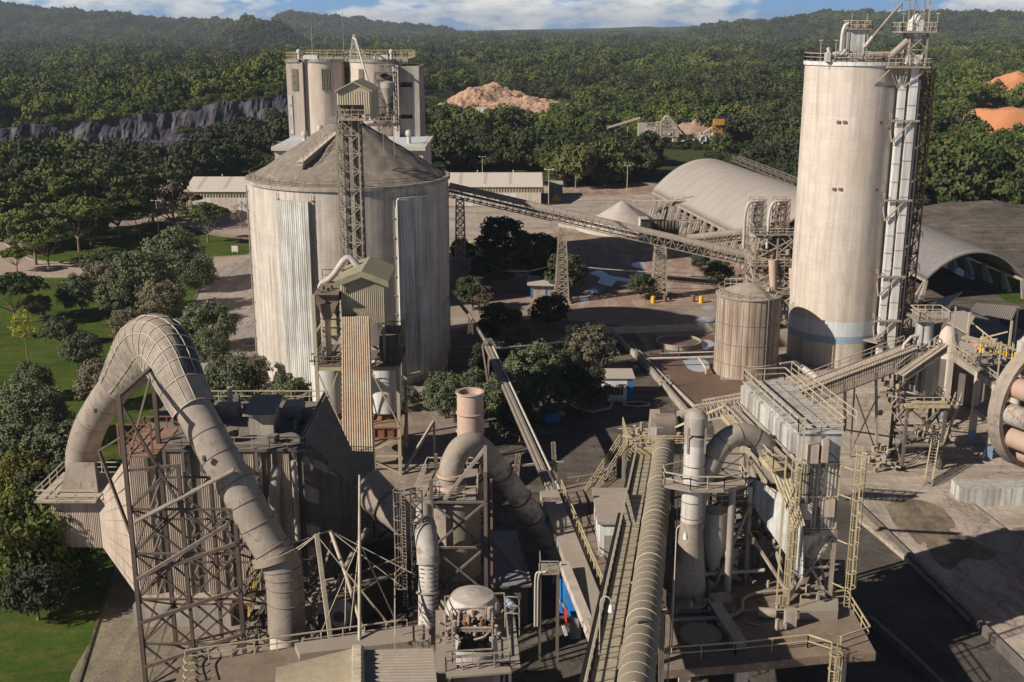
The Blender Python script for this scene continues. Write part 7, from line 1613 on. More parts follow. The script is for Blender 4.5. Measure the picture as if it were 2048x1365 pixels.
t = thing('pipe_bridge', P(760, 1100, 96), 'dark braced steel frames and thin pipes between the filter house and the round tower', 'pipe rack')
part('lattice', 'frame_brown', t, lambda b: (b.lattice([(X(688, 106, 4), 105.5, 0), (X(712, 106, 4), 105.5, 0), (X(712, 106, 4), 107.5, 0), (X(688, 106, 4), 107.5, 0)], [(X(688, 106, 4), 105.5, 12), (X(712, 106, 4), 105.5, 12), (X(712, 106, 4), 107.5, 12), (X(688, 106, 4), 107.5, 12)], 6, .16, .1), b.lattice([(X(742, 104, 3), 107.5, 0), (X(800, 104, 3), 107.5, 0)], [(X(742, 104, 3), 107.5, 7), (X(800, 104, 3), 107.5, 7)], 3, .18, .12, faces=[0])))
part('pipe', 'frame', t, lambda b: (b.tube([P(640, 1240, 92), P(700, 1120, 96), P(735, 1060, 99)], .3, 8), b.tube([P(610, 1190, 95), P(680, 1160, 97), P(790, 1120, 98)], .14, 6), b.bar(P(640, 1180, 94), P(800, 1150, 96), .3, .2), b.bar(P(600, 1300, 86), P(665, 1080, 97), .2)))
part('railing', 'rail_grey', t, lambda b: b.rail([P(618, 1150, 99), P(622, 1115, 103), P(690, 1090, 104)], 1.1, 1.2))
t = thing('duct_fan', P(600, 1085, 96), 'dark support beams crossing behind the lower run of the arched duct', 'frame')
part('beam', 'frame_brown', t, lambda b: (b.bar(P(500, 1130, 92), P(640, 1070, 96), .3), b.bar(P(490, 1190, 91), P(548, 1185, 91), .4), b.lattice([P(606, 1300, 90), P(640, 1296, 90)], [P(606, 1120, 94), P(636, 1120, 94)], 5, .16, .1, faces=[0])))
# ================================================================== big tubular belt cover
ta, tb = P(1264, 1390, 60), P(1333, 900, 123); TRR = 1.15
ta = V((X(1268, 60, 17), 60, 16.6)); tb = V((X(1328, 123, 8), 123, 9.2))
td = (tb-ta).normalized(); tr_ = td.cross(V((0, 0, 1))).normalized(); tu = tr_.cross(td)
t = thing('tube_conveyor', ta, 'long round hooded conveyor running from the bottom edge up to its drive station', 'conveyor')
def tube_h(b):
    N, m = 60, 18
    for i in range(N+1):
        p = ta.lerp(tb, i/N)
        for k in range(m+1):
            a = math.radians(-40+260*k/m); b.v.append(tuple(p+tr_*TRR*math.cos(a)+tu*TRR*math.sin(a)))
    for i in range(N):
        for k in range(m): b.f.append((i*(m+1)+k, i*(m+1)+k+1, (i+1)*(m+1)+k+1, (i+1)*(m+1)+k)); b.sm.append(True)
M['hood_tan'] = weathered('tan dusty hood', (.25, .21, .155), (.20, .165, .125), rough=.7, stain=.8, streak=.1, dust=.4, sscale=.3, dustc=(.27, .23, .175), blotch=.25, blc=(.33, .20, .14))
part('hood', 'hood_tan', t, tube_h)
part('hoop', 'rail', t, lambda b: [b.tube([ta.lerp(tb, i/44)+tr_*(TRR+.02)*math.cos(a)+tu*(TRR+.02)*math.sin(a) for a in [math.radians(-30+24*k) for k in range(11)]], .022 if i % 8 else .05, 5, caps=False) for i in range(45)])
part('walkway', 'sheet', t, lambda b: b.bar(ta-tr_*2.15-tu*.9, tb-tr_*2.15-tu*.9, 1.5, .12))
part('walkway_joint', 'steel_dark', t, lambda b: [b.bar(ta.lerp(tb, i/34)-tr_*2.9-tu*.82, ta.lerp(tb, i/34)-tr_*1.35-tu*.82, .06, .03) for i in range(35)])
part('belt_truss', 'dark', t, lambda b: (b.bar(ta-tr_*.2-tu*2.0, tb-tr_*.2-tu*2.0, 2.2, .3), b.bar(ta-tr_*3.3-tu*1.3, tb-tr_*3.3-tu*1.3, .5, 1.5)), 'dark side plate')
part('railing', 'rail', t, lambda b: b.rail([ta-tr_*3.05-tu*.84, tb-tr_*3.05-tu*.84], 1.15, 1.7, .05))
part('railing', 'rail_grey', t, lambda b: b.rail([ta+tr_*1.9-tu*.84, tb+tr_*1.9-tu*.84], .9, 2.4, .04))
part('support', 'frame', t, lambda b: [(b.bar(ta.lerp(tb, f)+tr_*s*1.1-tu*2, V(((ta.lerp(tb, f)+tr_*s*1.5).x, ta.lerp(tb, f).y, 0)), .4), b.bar(ta.lerp(tb, f)-tr_*1.1-tu*2, V(((ta.lerp(tb, f)+tr_*1.5).x, ta.lerp(tb, f).y, 0)), .2)) for f in (.1, .3, .5, .7, .9) for s in (-1, 1)])
t = thing('drive_station', P(1320, 880, 125), 'yellow railed drive station at the upper end of the long hooded conveyor', 'drive station')
dx, dy, dz = tb.x, 123.5, 8.6
part('platform', 'yellow', t, lambda b: (b.box(dx-4.2, dx+5.2, 121.6, 122.0, dz, dz+.7), b.box(dx-4.2, dx+5.2, 122.01, 129, dz+.3, dz+.5)))
part('pulley_housing', 'steel_dark', t, lambda b: (b.tube([(dx-.9, 125.0, dz+2.0), (dx+1.3, 125.0, dz+2.0)], 1.7, 18), b.tube([(dx-.9, 128.6, dz+1.4), (dx+1.3, 128.6, dz+1.4)], 1.0, 14)))
part('head_hood', 'duct', t, lambda b: (b.hexa([(dx-1.6, 123.6, dz+.6), (dx-.1, 123.6, dz+.6), (dx-.1, 126, dz+.6), (dx-1.6, 126, dz+.6)], [(dx-1.4, 124.2, dz+3.5), (dx-.3, 124.2, dz+3.5), (dx-.3, 126, dz+3.9), (dx-1.4, 126, dz+3.9)])))
part('label_plate', 'white', t, lambda b: b.box(dx-1.5, dx-.2, 123.4, 123.55, dz+.9, dz+2.6))
part('railing', 'yellow', t, lambda b: (b.rail([(dx+5.2, 121.8, dz+.7), (dx-4.2, 121.8, dz+.7), (dx-4.2, 129, dz+.7)], 1.15, 1.3, .055), b.rail([(dx-1.6, 122.6, dz+.7), (dx+2, 122.6, dz+.7)], 1.15, 1.3, .055)))
part('machinery', 'frame_pale', t, lambda b: (clutter(b, dx+1.4, dx+4.8, 122.6, 128, dz+.6, dz+1.6, 40, 71, .2, .7), clutter(b, dx-4, dx-1.8, 122.6, 128, dz+.6, dz+1.2, 16, 72, .2, .7), b.tube([(dx+2, 126, dz+3), (dx+5, 127, dz+3.2)], .7, 12)))
part('leg', 'frame_pale', t, lambda b: [b.box(dx+i-.2, dx+i+.2, j, j+.4, 0, dz) for i in (-4, 0, 4.6) for j in (122.4, 128)])
stairs(t, (dx-9.2, 112, 7.4), (dx-4.6, 123, dz+.8), 1.0, 'frame_pale', railm='yellow')
# ================================================================== raised brown deck with the white cabin
DZ = 8.0
t = thing('kiln_deck', G(1170, 1100, DZ), 'triangular brown concrete deck with a long pale edge beam left of the hooded conveyor', 'deck')
dk = [G(1098, 985, DZ), G(1150, 968, DZ), G(1205, 955, DZ), G(1262, 960, DZ), G(1250, 1100, DZ), G(1232, 1310, DZ)]
part('slab', 'brown_deck', t, lambda b: b.slab([(p.x, p.y) for p in dk], DZ-.6, DZ))
e0, e1 = G(1103, 990, DZ), G(1236, 1330, DZ)
part('edge_beam', 'concrete_grey', t, lambda b: b.bar(e0+V((-.3, 0, .05)), e1+V((-.3, 0, .05)), 1.9, .9))
part('railing', 'yellow', t, lambda b: (b.rail([e0+V((1.0, 0, .5)), e0.lerp(e1, .86)+V((1.0, 0, .5))], 1.15, 1.5, .05), b.rail([G(1130, 978, DZ), G(1205, 965, DZ), G(1232, 950, DZ)], 1.1, 1.3, .05)))
part('column', 'concrete_grey', t, lambda b: [b.box(p.x-.5, p.x+.5, p.y-.5, p.y+.5, 0, DZ-.6) for p in (e0.lerp(e1, .12), e0.lerp(e1, .45), e0.lerp(e1, .8))])
part('lower_beam', 'concrete', t, lambda b: b.bar(P(1128, 1130, 93), P(1190, 1285, 82), .8, .8))
part('cable', 'black', t, lambda b: b.tube(catmull([G(1170, 990, DZ+.03), G(1180, 1030, DZ+.03), G(1172, 1075, DZ+.03), G(1196, 1120, DZ+.03)], 4), .05, 4))
t = thing('cabin', G(1215, 1120, DZ), 'pale green grey flat roofed cabin standing on the brown deck', 'cabin')
kx0, kx1 = X(1198, 98, 10), X(1262, 98, 10)
part('wall', 'white', t, lambda b: b.box(kx0, kx1, 97, 104.5, DZ+.003, 11.3))
part('roof', 'concrete_grey', t, lambda b: b.box(kx0-.25, kx1+.2, 96.7, 104.8, 11.3, 11.55))
part('door', 'rail_grey', t, lambda b: b.box(kx0+.4, kx0+1.4, 96.9, 96.99, DZ, 10.1))
t = thing('wall_banner', P(1130, 1220, 92), 'blue sign panel with a red square below the deck beam', 'sign')
b1 = part('board', 'blue', t, lambda b: b.hexa([P(1117, 1225, 93), P(1158, 1238, 91), P(1158, 1238, 91.3), P(1117, 1225, 93.3)], [P(1115, 1150, 93), P(1138, 1168, 91), P(1138, 1168, 91.3), P(1115, 1150, 93.3)]))
part('red_square', 'red', t, lambda b: b.hexa([P(1129, 1240, 91.2), P(1134, 1250, 90.6), P(1134, 1250, 90.8), P(1129, 1240, 91.4)], [P(1127, 1218, 91.2), P(1133, 1216, 90.6), P(1133, 1216, 90.8), P(1127, 1218, 91.4)]))
part('lettering', 'white', b1, lambda b: [b.bar(P(1118+i*3, 1198+i*4, 92.4-i*.2), P(1120+i*3, 1206+i*4, 92.4-i*.2), .07) for i in range(4)])
part('white_strip', 'white', t, lambda b: b.bar(P(1126, 1252, 90.6), P(1133, 1272, 90.0), .25, .12))
t = thing('pipe_landing', P(1095, 1160, 92), 'small shaded railed landing with pale pipes left of the blue sign', 'platform')
q = P(1098, 1140, 93)
part('platform', 'grey_deck', t, lambda b: b.obox(q, 1.8, 2, .15)); part('railing', 'rail_grey', t, lambda b: b.rail([q+V((-.8, 1, .1)), q+V((-.8, -1, .1)), q+V((.8, -1, .1))], 1.2, .8, .04))
part('pipe', 'white_pipe', t, lambda b: [b.tube(smooth_path([q+V((-.3-i*.4, -1, .3)), q+V((-1-i*.25, -1, .2)), q+V((-1-i*.25, -1, -5))], .3, 3), .1, 6) for i in (0, 1)]); part('leg', 'frame', t, lambda b: [b.bar(q+V((i, j, 0)), V((q.x+i, q.y+j, 0)), .2) for i in (-.8, .8) for j in (-.9, .9)])
for k, (a, z0) in enumerate((((1197, 1380), 12.5), ((1342, 1330), 8.5))):
    g = P(a[0], a[1], 68 if k == 0 else 80)
    t = thing('lamp_post', g, ('curved necked lamp beside the hooded conveyor railing near the bottom edge', 'curved necked lamp on a pole right of the hooded conveyor')[k], 'lamp post')
    hh = P((1196, 1338)[k], (1192, 1050)[k], 68 if k == 0 else 80).z-g.z
    part('pole', 'rail', t, lambda b: b.tube([g, g+V((0, 0, hh-.5))]+[g+V((.35-.35*math.cos(q), 0, hh-.5+.45*math.sin(q))) for q in [math.radians(x) for x in (30, 60, 90, 120, 150, 180)]]+[g+V((.7, 0, hh-.7))], .05, 6)); part('lamp_head', 'white', t, lambda b: b.tube([g+V((.7, 0, hh-.65)), g+V((.7, 0, hh-1.15))], [.12, .2], 10))
# ================================================================== filter deck (right foreground)
t = thing('filter_deck', G(1540, 1290, 8), 'concrete deck on columns carrying the tall dust filter, lower right', 'deck')
fd = [G(1328, 1342, 8), G(1480, 1330, 8), G(1640, 1313, 8), G(1752, 1306, 8), G(1690, 1192, 8), G(1690, 1120, 8), G(1335, 1110, 8)]
part('slab', 'brown_deck', t, lambda b: b.slab([(p.x, p.y) for p in fd], 7.3, 8.0))
part('railing', 'yellow', t, lambda b: (b.rail([G(1333, 1322, 8), G(1470, 1312, 8), G(1615, 1296, 8), G(1662, 1312, 8)], 1.15, 3.2, .05), b.rail([G(1680, 1300, 8), G(1738, 1280, 8), G(1692, 1205, 8), G(1600, 1215, 8)], 1.15, 2.2, .05)))
part('column', 'concrete', t, lambda b: [b.box(p.x-.45, p.x+.45, p.y-.45+1, p.y+.45+1, 0, 7.3) for p in (G(1375, 1320, 8), G(1490, 1318, 8), G(1690, 1290, 8), G(1385, 1180, 8), G(1560, 1160, 8), G(1680, 1160, 8))])
part('plinth', 'grey_deck', t, lambda b: (b.slab([(p.x, p.y) for p in (G(1598, 1240, 8), G(1675, 1240, 8), G(1675, 1215, 8), G(1600, 1215, 8))], 8.003, 8.8), b.lathe((G(1402, 1272, 8).x, G(1402, 1272, 8).y, 0), [(1.7, 8.003), (1.7, 8.25), (.02, 8.3)], 28), b.slab([(p.x, p.y) for p in (G(1340, 1230, 8), G(1400, 1230, 8), G(1410, 1180, 8), G(1345, 1180, 8))], 8.003, 8.5)))
cl_ = G(1660, 1340, 8)
cage_ladder(t, (G(1665, 1313, 8).x, G(1665, 1313, 8).y-.3, 1), (G(1665, 1313, 8).x, G(1665, 1313, 8).y-.3, 9.3), (0, -1, 0), .5, 'yellow', 1.2)
part('machinery', 'steel', t, lambda b: (clutter(b, G(1340, 1250, 8).x, G(1600, 1250, 8).x, 82, 90, 8.02, 8.2, 26, 81, .15, .5), clutter(b, 11, 27, 86, 92, 8.02, 8.6, 30, 82, .15, .6), b.tube(smooth_path([(13, 84.5, 8.4), (19, 85, 8.4), (19.5, 89, 8.4), (26, 90, 8.4)]), .16, 8), b.tube([(12, 86, 8.3), (24, 86.4, 8.3)], .1, 6), b.obox((17.5, 87.5, 8), 1.6, 1.1, 1.0, .3), b.tube([(20.3, 85.6, 8.5), (21.7, 85.4, 8.5)], .42, 12), b.obox((22.6, 84.2, 8), .9, .7, 1.5)))
# ================================================================== column stack with branch
CC = (X(1383, 89, 15), 89.0)
t = thing('exhaust_stack', (CC[0], CC[1], 8), 'pale banded stack with a domed cap and an eight sided platform', 'stack')
part('base', 'duct', t, lambda b: b.lathe((*CC, 0), [(1.42, 8.0), (1.42, 9.6), (1.12, 12.6), (.92, 15.2)], 30))
part('shell', 'white_pipe', t, lambda b: b.lathe((*CC, 0), [(.92, 15.2), (.88, 22.0), (.6, 22.0)], 30))
part('band', 'steel_dark', t, lambda b: [b.ring((*CC, z), (0, 0, 1), .94+(.1 if z < 14 else 0), .035, 30) for z in (12.9, 14.2, 15.6, 17.0, 18.6, 20.2)])
part('rain_cap', 'steel', t, lambda b: (b.lathe((*CC, 0), [(.95, 23.0), (.95, 24.4), (.6, 24.9), (.05, 25.1)], 24), b.lathe((*CC, 0), [(.9, 22.0), (.9, 22.6), (.3, 22.9)], 24), [b.bar((CC[0]+1.0*math.cos(a), CC[1]+1.0*math.sin(a), 21.4), (CC[0]+1.0*math.cos(a), CC[1]+1.0*math.sin(a), 23.6), .14) for a in [math.pi/4+math.pi/2*k for k in range(4)]]))
oc = [(CC[0]+.9+3.6*math.cos(math.radians(22.5+45*k)), CC[1]+.2+1.9*math.sin(math.radians(22.5+45*k))) for k in range(8)]
part('platform', 'grey_deck', t, lambda b: b.slab(oc, 18.3, 18.55))
part('railing', 'rail', t, lambda b: b.rail([(x, y, 18.55) for x, y in oc], 1.15, 1.5, .045, closed=True))
bp = catmull([V((CC[0]+.5, CC[1], 14.4)), P(1402, 990, 89.2), P(1418, 935, 89.6), P(1440, 893, 90), P(1468, 872, 90.5), P(1500, 872, 91), P(1528, 892, 91.2), P(1544, 930, 91.2), P(1560, 955, 91)], 5)
part('branch', 'duct', t, lambda b: b.tube(bp, [.55]*5+[.72]*5+[.95]*(len(bp)-10), 24), 'curved branch arching over to the filter')
part('band', 'steel_dark', t, lambda b: [b.ring(bp[i], bp[i+1]-bp[i-1], r_, .035, 24) for i, r_ in ((8, .74), (12, .98), (16, .98), (21, .98), (26, .98), (31, .98))])
part('drop_duct', 'sheet', t, lambda b: b.corr(P(1542, 945, 89.0), P(1580, 945, 88.6), P(1612, 1052, 85.9), P(1588, 1056, 86.3), 5, .15, (0, -.8, .5)))
part('hose', 'steel', t, lambda b: (b.tube([(CC[0]+3.3, CC[1], 18.3), (CC[0]+3.3, CC[1], 8)], .3, 8), b.lathe((CC[0]+2.2, CC[1]+1.4, 0), [(.3, 10), (1.2, 12.5), (1.2, 15.5), (.2, 16)], 18)))
part('machine', 'frame_pale', t, lambda b: (b.bar(G(1425, 1205, 8.4), G(1480, 1290, 8.4), 1.0, .7), b.lathe((CC[0]-.2, CC[1]-1.3, 0), [(1.6, 8.01), (1.6, 8.4), (1.3, 8.4)], 24)))
t = thing('pipe_rack', (19, 94, 8), 'braced steel frame with pipes behind the banded stack', 'frame')
fq = [(17.2, 92.5), (21.3, 92.5), (21.3, 98.5), (17.2, 98.5)]
part('lattice', 'frame', t, lambda b: b.lattice([(x, y, 8) for x, y in fq], [(x, y, 17.5) for x, y in fq], 3, .24, .14))
part('platform', 'grey_deck', t, lambda b: [b.box(17, 21.5, 92.3, 98.7, z, z+.15) for z in (11.4, 14.8)])
part('railing', 'rail', t, lambda b: [b.rail([(17, 98.7, z), (17, 92.3, z), (21.5, 92.3, z)], 1.1, 1.2) for z in (11.55, 14.95)])
part('pipe', 'white_pipe', t, lambda b: (b.tube(smooth_path([(18, 92, 8), (18, 92, 13), (20.5, 92, 13.6), (20.5, 92, 17)]), .22, 8), b.tube([(16.4, 91, 9.2), (22, 91.4, 9.4)], .18, 8), b.tube([(19.4, 93, 8), (19.4, 93, 11)], .6, 14)))
part('machinery', 'steel', t, lambda b: (clutter(b, 17.4, 21, 92.6, 97, 15, 15.6, 16, 201, .2, .6), clutter(b, 17.4, 21, 92.6, 97, 11.6, 12.2, 14, 202, .2, .6)))
# ================================================================== tall bag filter
t = thing('dust_filter', (25, 94, 8), 'tall white streaked dust filter with hoppers and a railed roof, right foreground', 'dust filter')
q0, q1, q2, q3 = V((X(1599, 88, 23.4), 88, 0)), V((X(1684, 88, 23.4), 88, 0)), V((X(1566, 102, 23.4), 102, 0)), V((X(1492, 101.4, 23.4), 101.4, 0))
fp4 = [q0, q1, q2, q3]
up = lambda p, z: (p.x, p.y, z)
part('upper_casing', 'filter', t, lambda b: b.hexa([up(p, 20.8) for p in fp4], [up(p, 23.3) for p in fp4]))
def outs(p, k=.25): c_ = (q0+q1+q2+q3)/4; d_ = (p-c_); return p+V((math.copysign(k, d_.x), math.copysign(k, d_.y), 0))
part('roof', 'filter', t, lambda b: b.hexa([up(outs(p), 23.3) for p in fp4], [up(outs(p), 23.45) for p in fp4]))
lo4 = [outs(p, .05) for p in fp4]
part('casing', 'filter', t, lambda b: b.hexa([up(p, 14.8) for p in lo4], [up(p, 20.79) for p in lo4]))
def frib(b):
    n = 12
    for i in range(n+1):
        if i in (4, 8): continue
        p = lo4[0].lerp(lo4[1], i/n); b.box(p.x-.05, p.x+.05, p.y-.14, p.y-.001, 15.0, 20.7)
    for i in range(30):
        p = lo4[0].lerp(lo4[3], i/29); b.box(p.x-.12, p.x-.005, p.y-.06, p.y+.06, 14.9, 20.7)
    for z in (15.0, 17.8, 20.7): b.bar(lo4[0]+V((0, -.1, z)), lo4[1]+V((0, -.1, z)), .16, .12); b.bar(lo4[0]+V((-.1, 0, z)), lo4[3]+V((-.1, 0, z)), .16, .12)
part('stiffener', 'rail', t, frib)
part('black_channel', 'steel_dark', t, lambda b: [b.box(p.x-.13, p.x+.13, p.y-.22, p.y-.001, 14.6, 20.75) for p in (lo4[0].lerp(lo4[1], .28), lo4[0].lerp(lo4[1], .60))])
for i in range(5):
    p, pn = q3.lerp(q0, i/5), q3.lerp(q0, (i+.82)/5)
    part('valve_cover', 'filter', t, lambda b: (b.hexa([(p.x-.45, p.y, 21.3), (p.x-.02, p.y, 21.3), (pn.x-.02, pn.y, 21.3), (pn.x-.45, pn.y, 21.3)][::-1], [(p.x-.45, p.y, 23.1), (p.x-.02, p.y, 23.25), (pn.x-.02, pn.y, 23.25), (pn.x-.45, pn.y, 23.1)][::-1]), ))
part('header_pipe', 'steel', t, lambda b: (b.tube([q3+V((-.9, 0, 21.0)), q0+V((-.9, 0, 21.0))], .16, 8), b.tube([q3+V((-.7, 0, 21.5)), q0+V((-.7, 0, 21.5))], .08, 6), [b.obox(q3.lerp(q0, i/26)+V((-1.0, 0, 20.6)), .3, .22, .55) for i in range(27)]))
part('side_walkway', 'yellow', t, lambda b: (b.bar(q3+V((-1.5, 0, 20.2)), q0+V((-1.5, -.4, 20.2)), 1.1, .12), b.bar(q3+V((-2.1, 0, 20.1)), q0+V((-2.1, -.4, 20.1)), .08, .45), b.bar(q3+V((-1.6, .6, 21)), q3+V((-5.5, 4.5, 17.5)), .7, .2)))
part('railing', 'rail', t, lambda b: (b.rail([q3+V((-2.05, 0, 20.3)), q0+V((-2.05, -.4, 20.3)), q0+V((-1.0, -.4, 20.3))], 1.15, 1.8, .045), b.rail([up(outs(p, .15), 23.45) for p in fp4], 1.15, 1.9, .045, closed=True), b.rail([up(outs(q2, .15)+V((.6, 0, 0)), 24.0), up(outs(q1, .15)+V((.9, 0, 0)), 24.0)], 1.15, 1.9, .04)))
part('roof_pipe', 'rail_grey', t, lambda b: [b.tube([up(q0.lerp(q1, f)+V((0, .6, 0)), 23.6), up(q3.lerp(q2, f)+V((0, -.6, 0)), 23.6)], .06, 6) for f in (.35, .7)]+[b.bar(up(q0.lerp(q3, f), 23.47), up(q1.lerp(q2, f), 23.47), .05) for f in (.15, .3, .45, .6, .75, .9)])
part('front_box', 'sheet_tan', t, lambda b: (b.box(q0.x+.6, q0.x+1.5, 87.3, 87.95, 20.9, 22.5), b.box(q0.x+1.75, q0.x+2.25, 87.2, 87.95, 21.0, 22.9), b.box(q1.x-1.25, q1.x-.3, 87.3, 87.9, 16.2, 17.7), b.box(q0.x+.4, q0.x+1.3, 87.3, 87.9, 16.0, 17.4)))
def hop2(b):
    n = 3
    for i in range(n):
        a, c_ = lo4[0].lerp(lo4[3], i/n), lo4[0].lerp(lo4[3], (i+1)/n); d_, e_ = lo4[1].lerp(lo4[2], i/n), lo4[1].lerp(lo4[2], (i+1)/n); m_ = (a+c_+d_+e_)/4
        b.hexa([m_+V((-.3, -.3, 9.6)), m_+V((.3, -.3, 9.6)), m_+V((.3, .3, 9.6)), m_+V((-.3, .3, 9.6))], [up(a, 14.79), up(d_, 14.79), up(e_, 14.79), up(c_, 14.79)])
part('hopper', 'filter', t, hop2)
part('hopper_rib', 'rail_grey', t, lambda b: [b.bar(lo4[0].lerp(lo4[1], f)+V((0, 0, 14.6)), ((lo4[0]*5+lo4[3]+lo4[1]*5+lo4[2])/12).lerp(lo4[0].lerp(lo4[1], f), .15)+V((0, 1.2, 10)), .08) for f in (.1, .3, .5, .7, .9)])
part('inlet_panel', 'filter', t, lambda b: b.hexa([P(1497, 1000, 92.4), P(1606, 1160, 86.9), P(1607, 1160, 87.4), P(1500, 1000, 93.2)], [P(1498, 952, 93), P(1606, 1010, 87.4), P(1607, 1010, 87.9), P(1501, 952, 93.8)]))
lg = [lo4[0], lo4[1], lo4[0].lerp(lo4[3], .5), lo4[1].lerp(lo4[2], .5), lo4[3], lo4[2]]
part('leg', 'frame_pale', t, lambda b: [b.bar(p+V((0, 0, 8)), p+V((0, 0, 14.8)), .32) for p in lg])
def brc(b):
    b.bar(lo4[0]+V((0, 0, 8.4)), lo4[1]+V((0, 0, 14.4)), .2); b.bar(lo4[1]+V((0, 0, 8.4)), lo4[0]+V((0, 0, 14.4)), .2); b.bar(lo4[0]+V((0, 0, 11.4)), lo4[1]+V((0, 0, 11.4)), .16); b.bar(lo4[0]+V((0, -.05, 14.6)), lo4[1]+V((0, -.05, 14.6)), .3, .5)
    for s_ in ((0, 2), (2, 4), (1, 3), (3, 5)):
        b.bar(lg[s_[0]]+V((0, 0, 8.4)), lg[s_[1]]+V((0, 0, 14.4)), .2); b.bar(lg[s_[1]]+V((0, 0, 8.4)), lg[s_[0]]+V((0, 0, 14.4)), .2)
    a = P(1500, 1010, 91.5); b.bar(a, V((a.x, a.y, 8)), .34); b.bar(a, V((a.x-3, a.y-1, 8)), .2); b.bar(a+V((0, 0, -2.5)), lo4[0]+V((0, 0, 9)), .22)
part('brace', 'frame_pale', t, brc)
part('cable', 'black', t, lambda b: [b.tube([p+V((0, -.1, z)), p+V((.9, -.6, z-.5)), p+V((1.3, -.3, z-1.2)), p+V((.2, -.1, z-1.4))], .05, 4) for p in (lo4[0]+V((.3, -.1, 0)),) for z in (21.2, 19.4, 17.6, 15.8)]+[b.tube(catmull([q0+V((2.4, -.7, 21.8)), q0+V((3.2, -.6, 21)), q0+V((3.1, -.5, 20)), q0+V((2.2, -.4, 20.2))], 4), .05, 4)])
part('clutter', 'frame', t, lambda b: (clutter(b, q0.x-1, q1.x, 87.4, 92, 10, 12.5, 26, 91, .15, .5), clutter(b, q0.x-4, q0.x, 89, 98, 10, 13, 30, 92, .15, .6)))
part('fan', 'duct', t, lambda b: (b.tube([P(1470, 985, 95), P(1482, 985, 96)], 1.4, 20), b.hexa([P(1425, 1045, 93), P(1475, 1052, 93), P(1475, 1052, 96), P(1425, 1045, 96)], [P(1425, 960, 93), P(1460, 960, 93), P(1460, 960, 96), P(1425, 960, 96)])))
a_ = V((q0.x-.6, 87.0, 8.3)); 
for nm, bx_, zt_, lb in (('l', X(1577, 86.6, 12), 21.5, 'caged yellow ladder on the near corner of the tall white dust filter'), ('r', X(1702, 87, 14), 22.6, 'caged yellow ladder standing clear on the right side of the white dust filter')):
    lt = thing('cage_ladder', (bx_, 86.8, 8), lb, 'ladder'); cage_ladder(lt, (bx_, 86.8, 8.2), (bx_, 86.8, zt_), (.15, -1, 0), .42, 'yellow')
    if nm == 'l': part('rail', 'yellow', lt, lambda b: (b.bar((bx_-.7, 87, 8.4), (bx_-.7, 87, 21.6), .12), b.bar((bx_+.62, 87, 13), (bx_+.62, 87, 24.9), .12)))
    else: part('bracket', 'yellow', lt, lambda b: [b.bar((bx_-.3, 86.9, z), (q1.x, 88, z), .08) for z in (10, 14, 18, 20.5)])
# ================================================================== small screw conveyor behind the stack
gallery('belt_conveyor', P(1405, 838, 119), P(1500, 822, 116), 2.2, 1.8, 0, 'short lattice conveyor between the drive station and the white dust filter', n=12)
# ================================================================== chain conveyors and steel bin on the right
def chain(a, b_, w_, h, n, label, rail=True):
    a, b_ = V(a), V(b_); d = (b_-a).normalized(); r = d.cross(V((0, 0, 1))).normalized(); u = V((0, 0, 1))
    t = thing('pan_conveyor', a, label, 'conveyor')
    part('bed', 'dark', t, lambda b: b.bar(a-u*.2, b_-u*.2, w_*.7, .3))
    def rolls(b):
        for i in range(n+1):
            p = a.lerp(b_, i/n)
            b.bar(p-r*w_*.6+u*.45, p+r*w_*.6+u*.45, .12); b.bar(p-r*w_*.6-u*.5, p-r*w_*.6+u*.5, .1); b.bar(p+r*w_*.6-u*h, p+r*w_*.6+u*.5, .16)
            b.tube([p+r*(w_*.6)+u*.45-d*.12, p+r*(w_*.6)+u*.45+d*.12], .18, 6); b.tube([p-r*(w_*.3)+u*.62, p+r*w_*.3+u*.62], .09, 5)
    part('roller', 'frame_pale', t, rolls)
    part('side_beam', 'frame', t, lambda b: [b.bar(a+r*w_*.62*s+u*k, b_+r*w_*.62*s+u*k, .14) for s in (-1, 1) for k in (.5, -h+.1)])
    if rail: part('railing', 'frame_pale', t, lambda b: (b.rail([a-r*w_*.9+u*.3, b_-r*w_*.9+u*.3], 1.1, 1.5, .05), b.bar(a-r*w_*.8+u*.2, b_-r*w_*.8+u*.2, .6, .08)))
    return t
ch = chain(P(1580, 792, 137), P(1822, 700, 141), 1.9, 1.7, 52, 'long roller pan conveyor climbing right past the foot of the tall silo')
part('trestle', 'rail_grey', ch, lambda b: (b.bar(P(1752, 745, 140), G(1754, 925), .3), b.bar(P(1710, 762, 139.5), G(1700, 915), .22), b.bar(P(1690, 770, 139), G(1690, 860), .4), b.bar(P(1712, 790, 139.5), G(1752, 905), .12), b.bar(P(1752, 800, 140), G(1700, 905), .12), b.bar(P(1790, 735, 141), G(1790, 850), .35)))
chain(P(1800, 756, 138), P(1886, 696, 140), 1.1, .5, 26, 'short curved roller conveyor wrapping the front of the steel bin', rail=True)
BC = (X(1846, 141, 12), 141.5); BR = 2.1
t = thing('steel_bin', (BC[0], BC[1], 0), 'shiny grey steel bin on columns at the end of the roller conveyor', 'bin')
M['shiny'] = weathered('stained galvanised steel', (.42, .40, .38), (.22, .18, .15), rough=.35, metal=.5, stain=.7, streak=1, dust=.6)
part('shell', 'shiny', t, lambda b: b.lathe((*BC, 0), [(BR-.1, 9.7), (BR, 10.1), (BR, 15.3), (BR-.2, 15.4), (.05, 15.6)], 32))
part('filter', 'filter', t, lambda b: (b.lathe((BC[0]-.2, BC[1], 0), [(1.1, 15.4), (1.1, 19.2), (.05, 19.3)], 18), b.lathe((BC[0]-.9, BC[1]-.9, 0), [(.25, 15.4), (.25, 18.5), (.05, 18.6)], 10)))
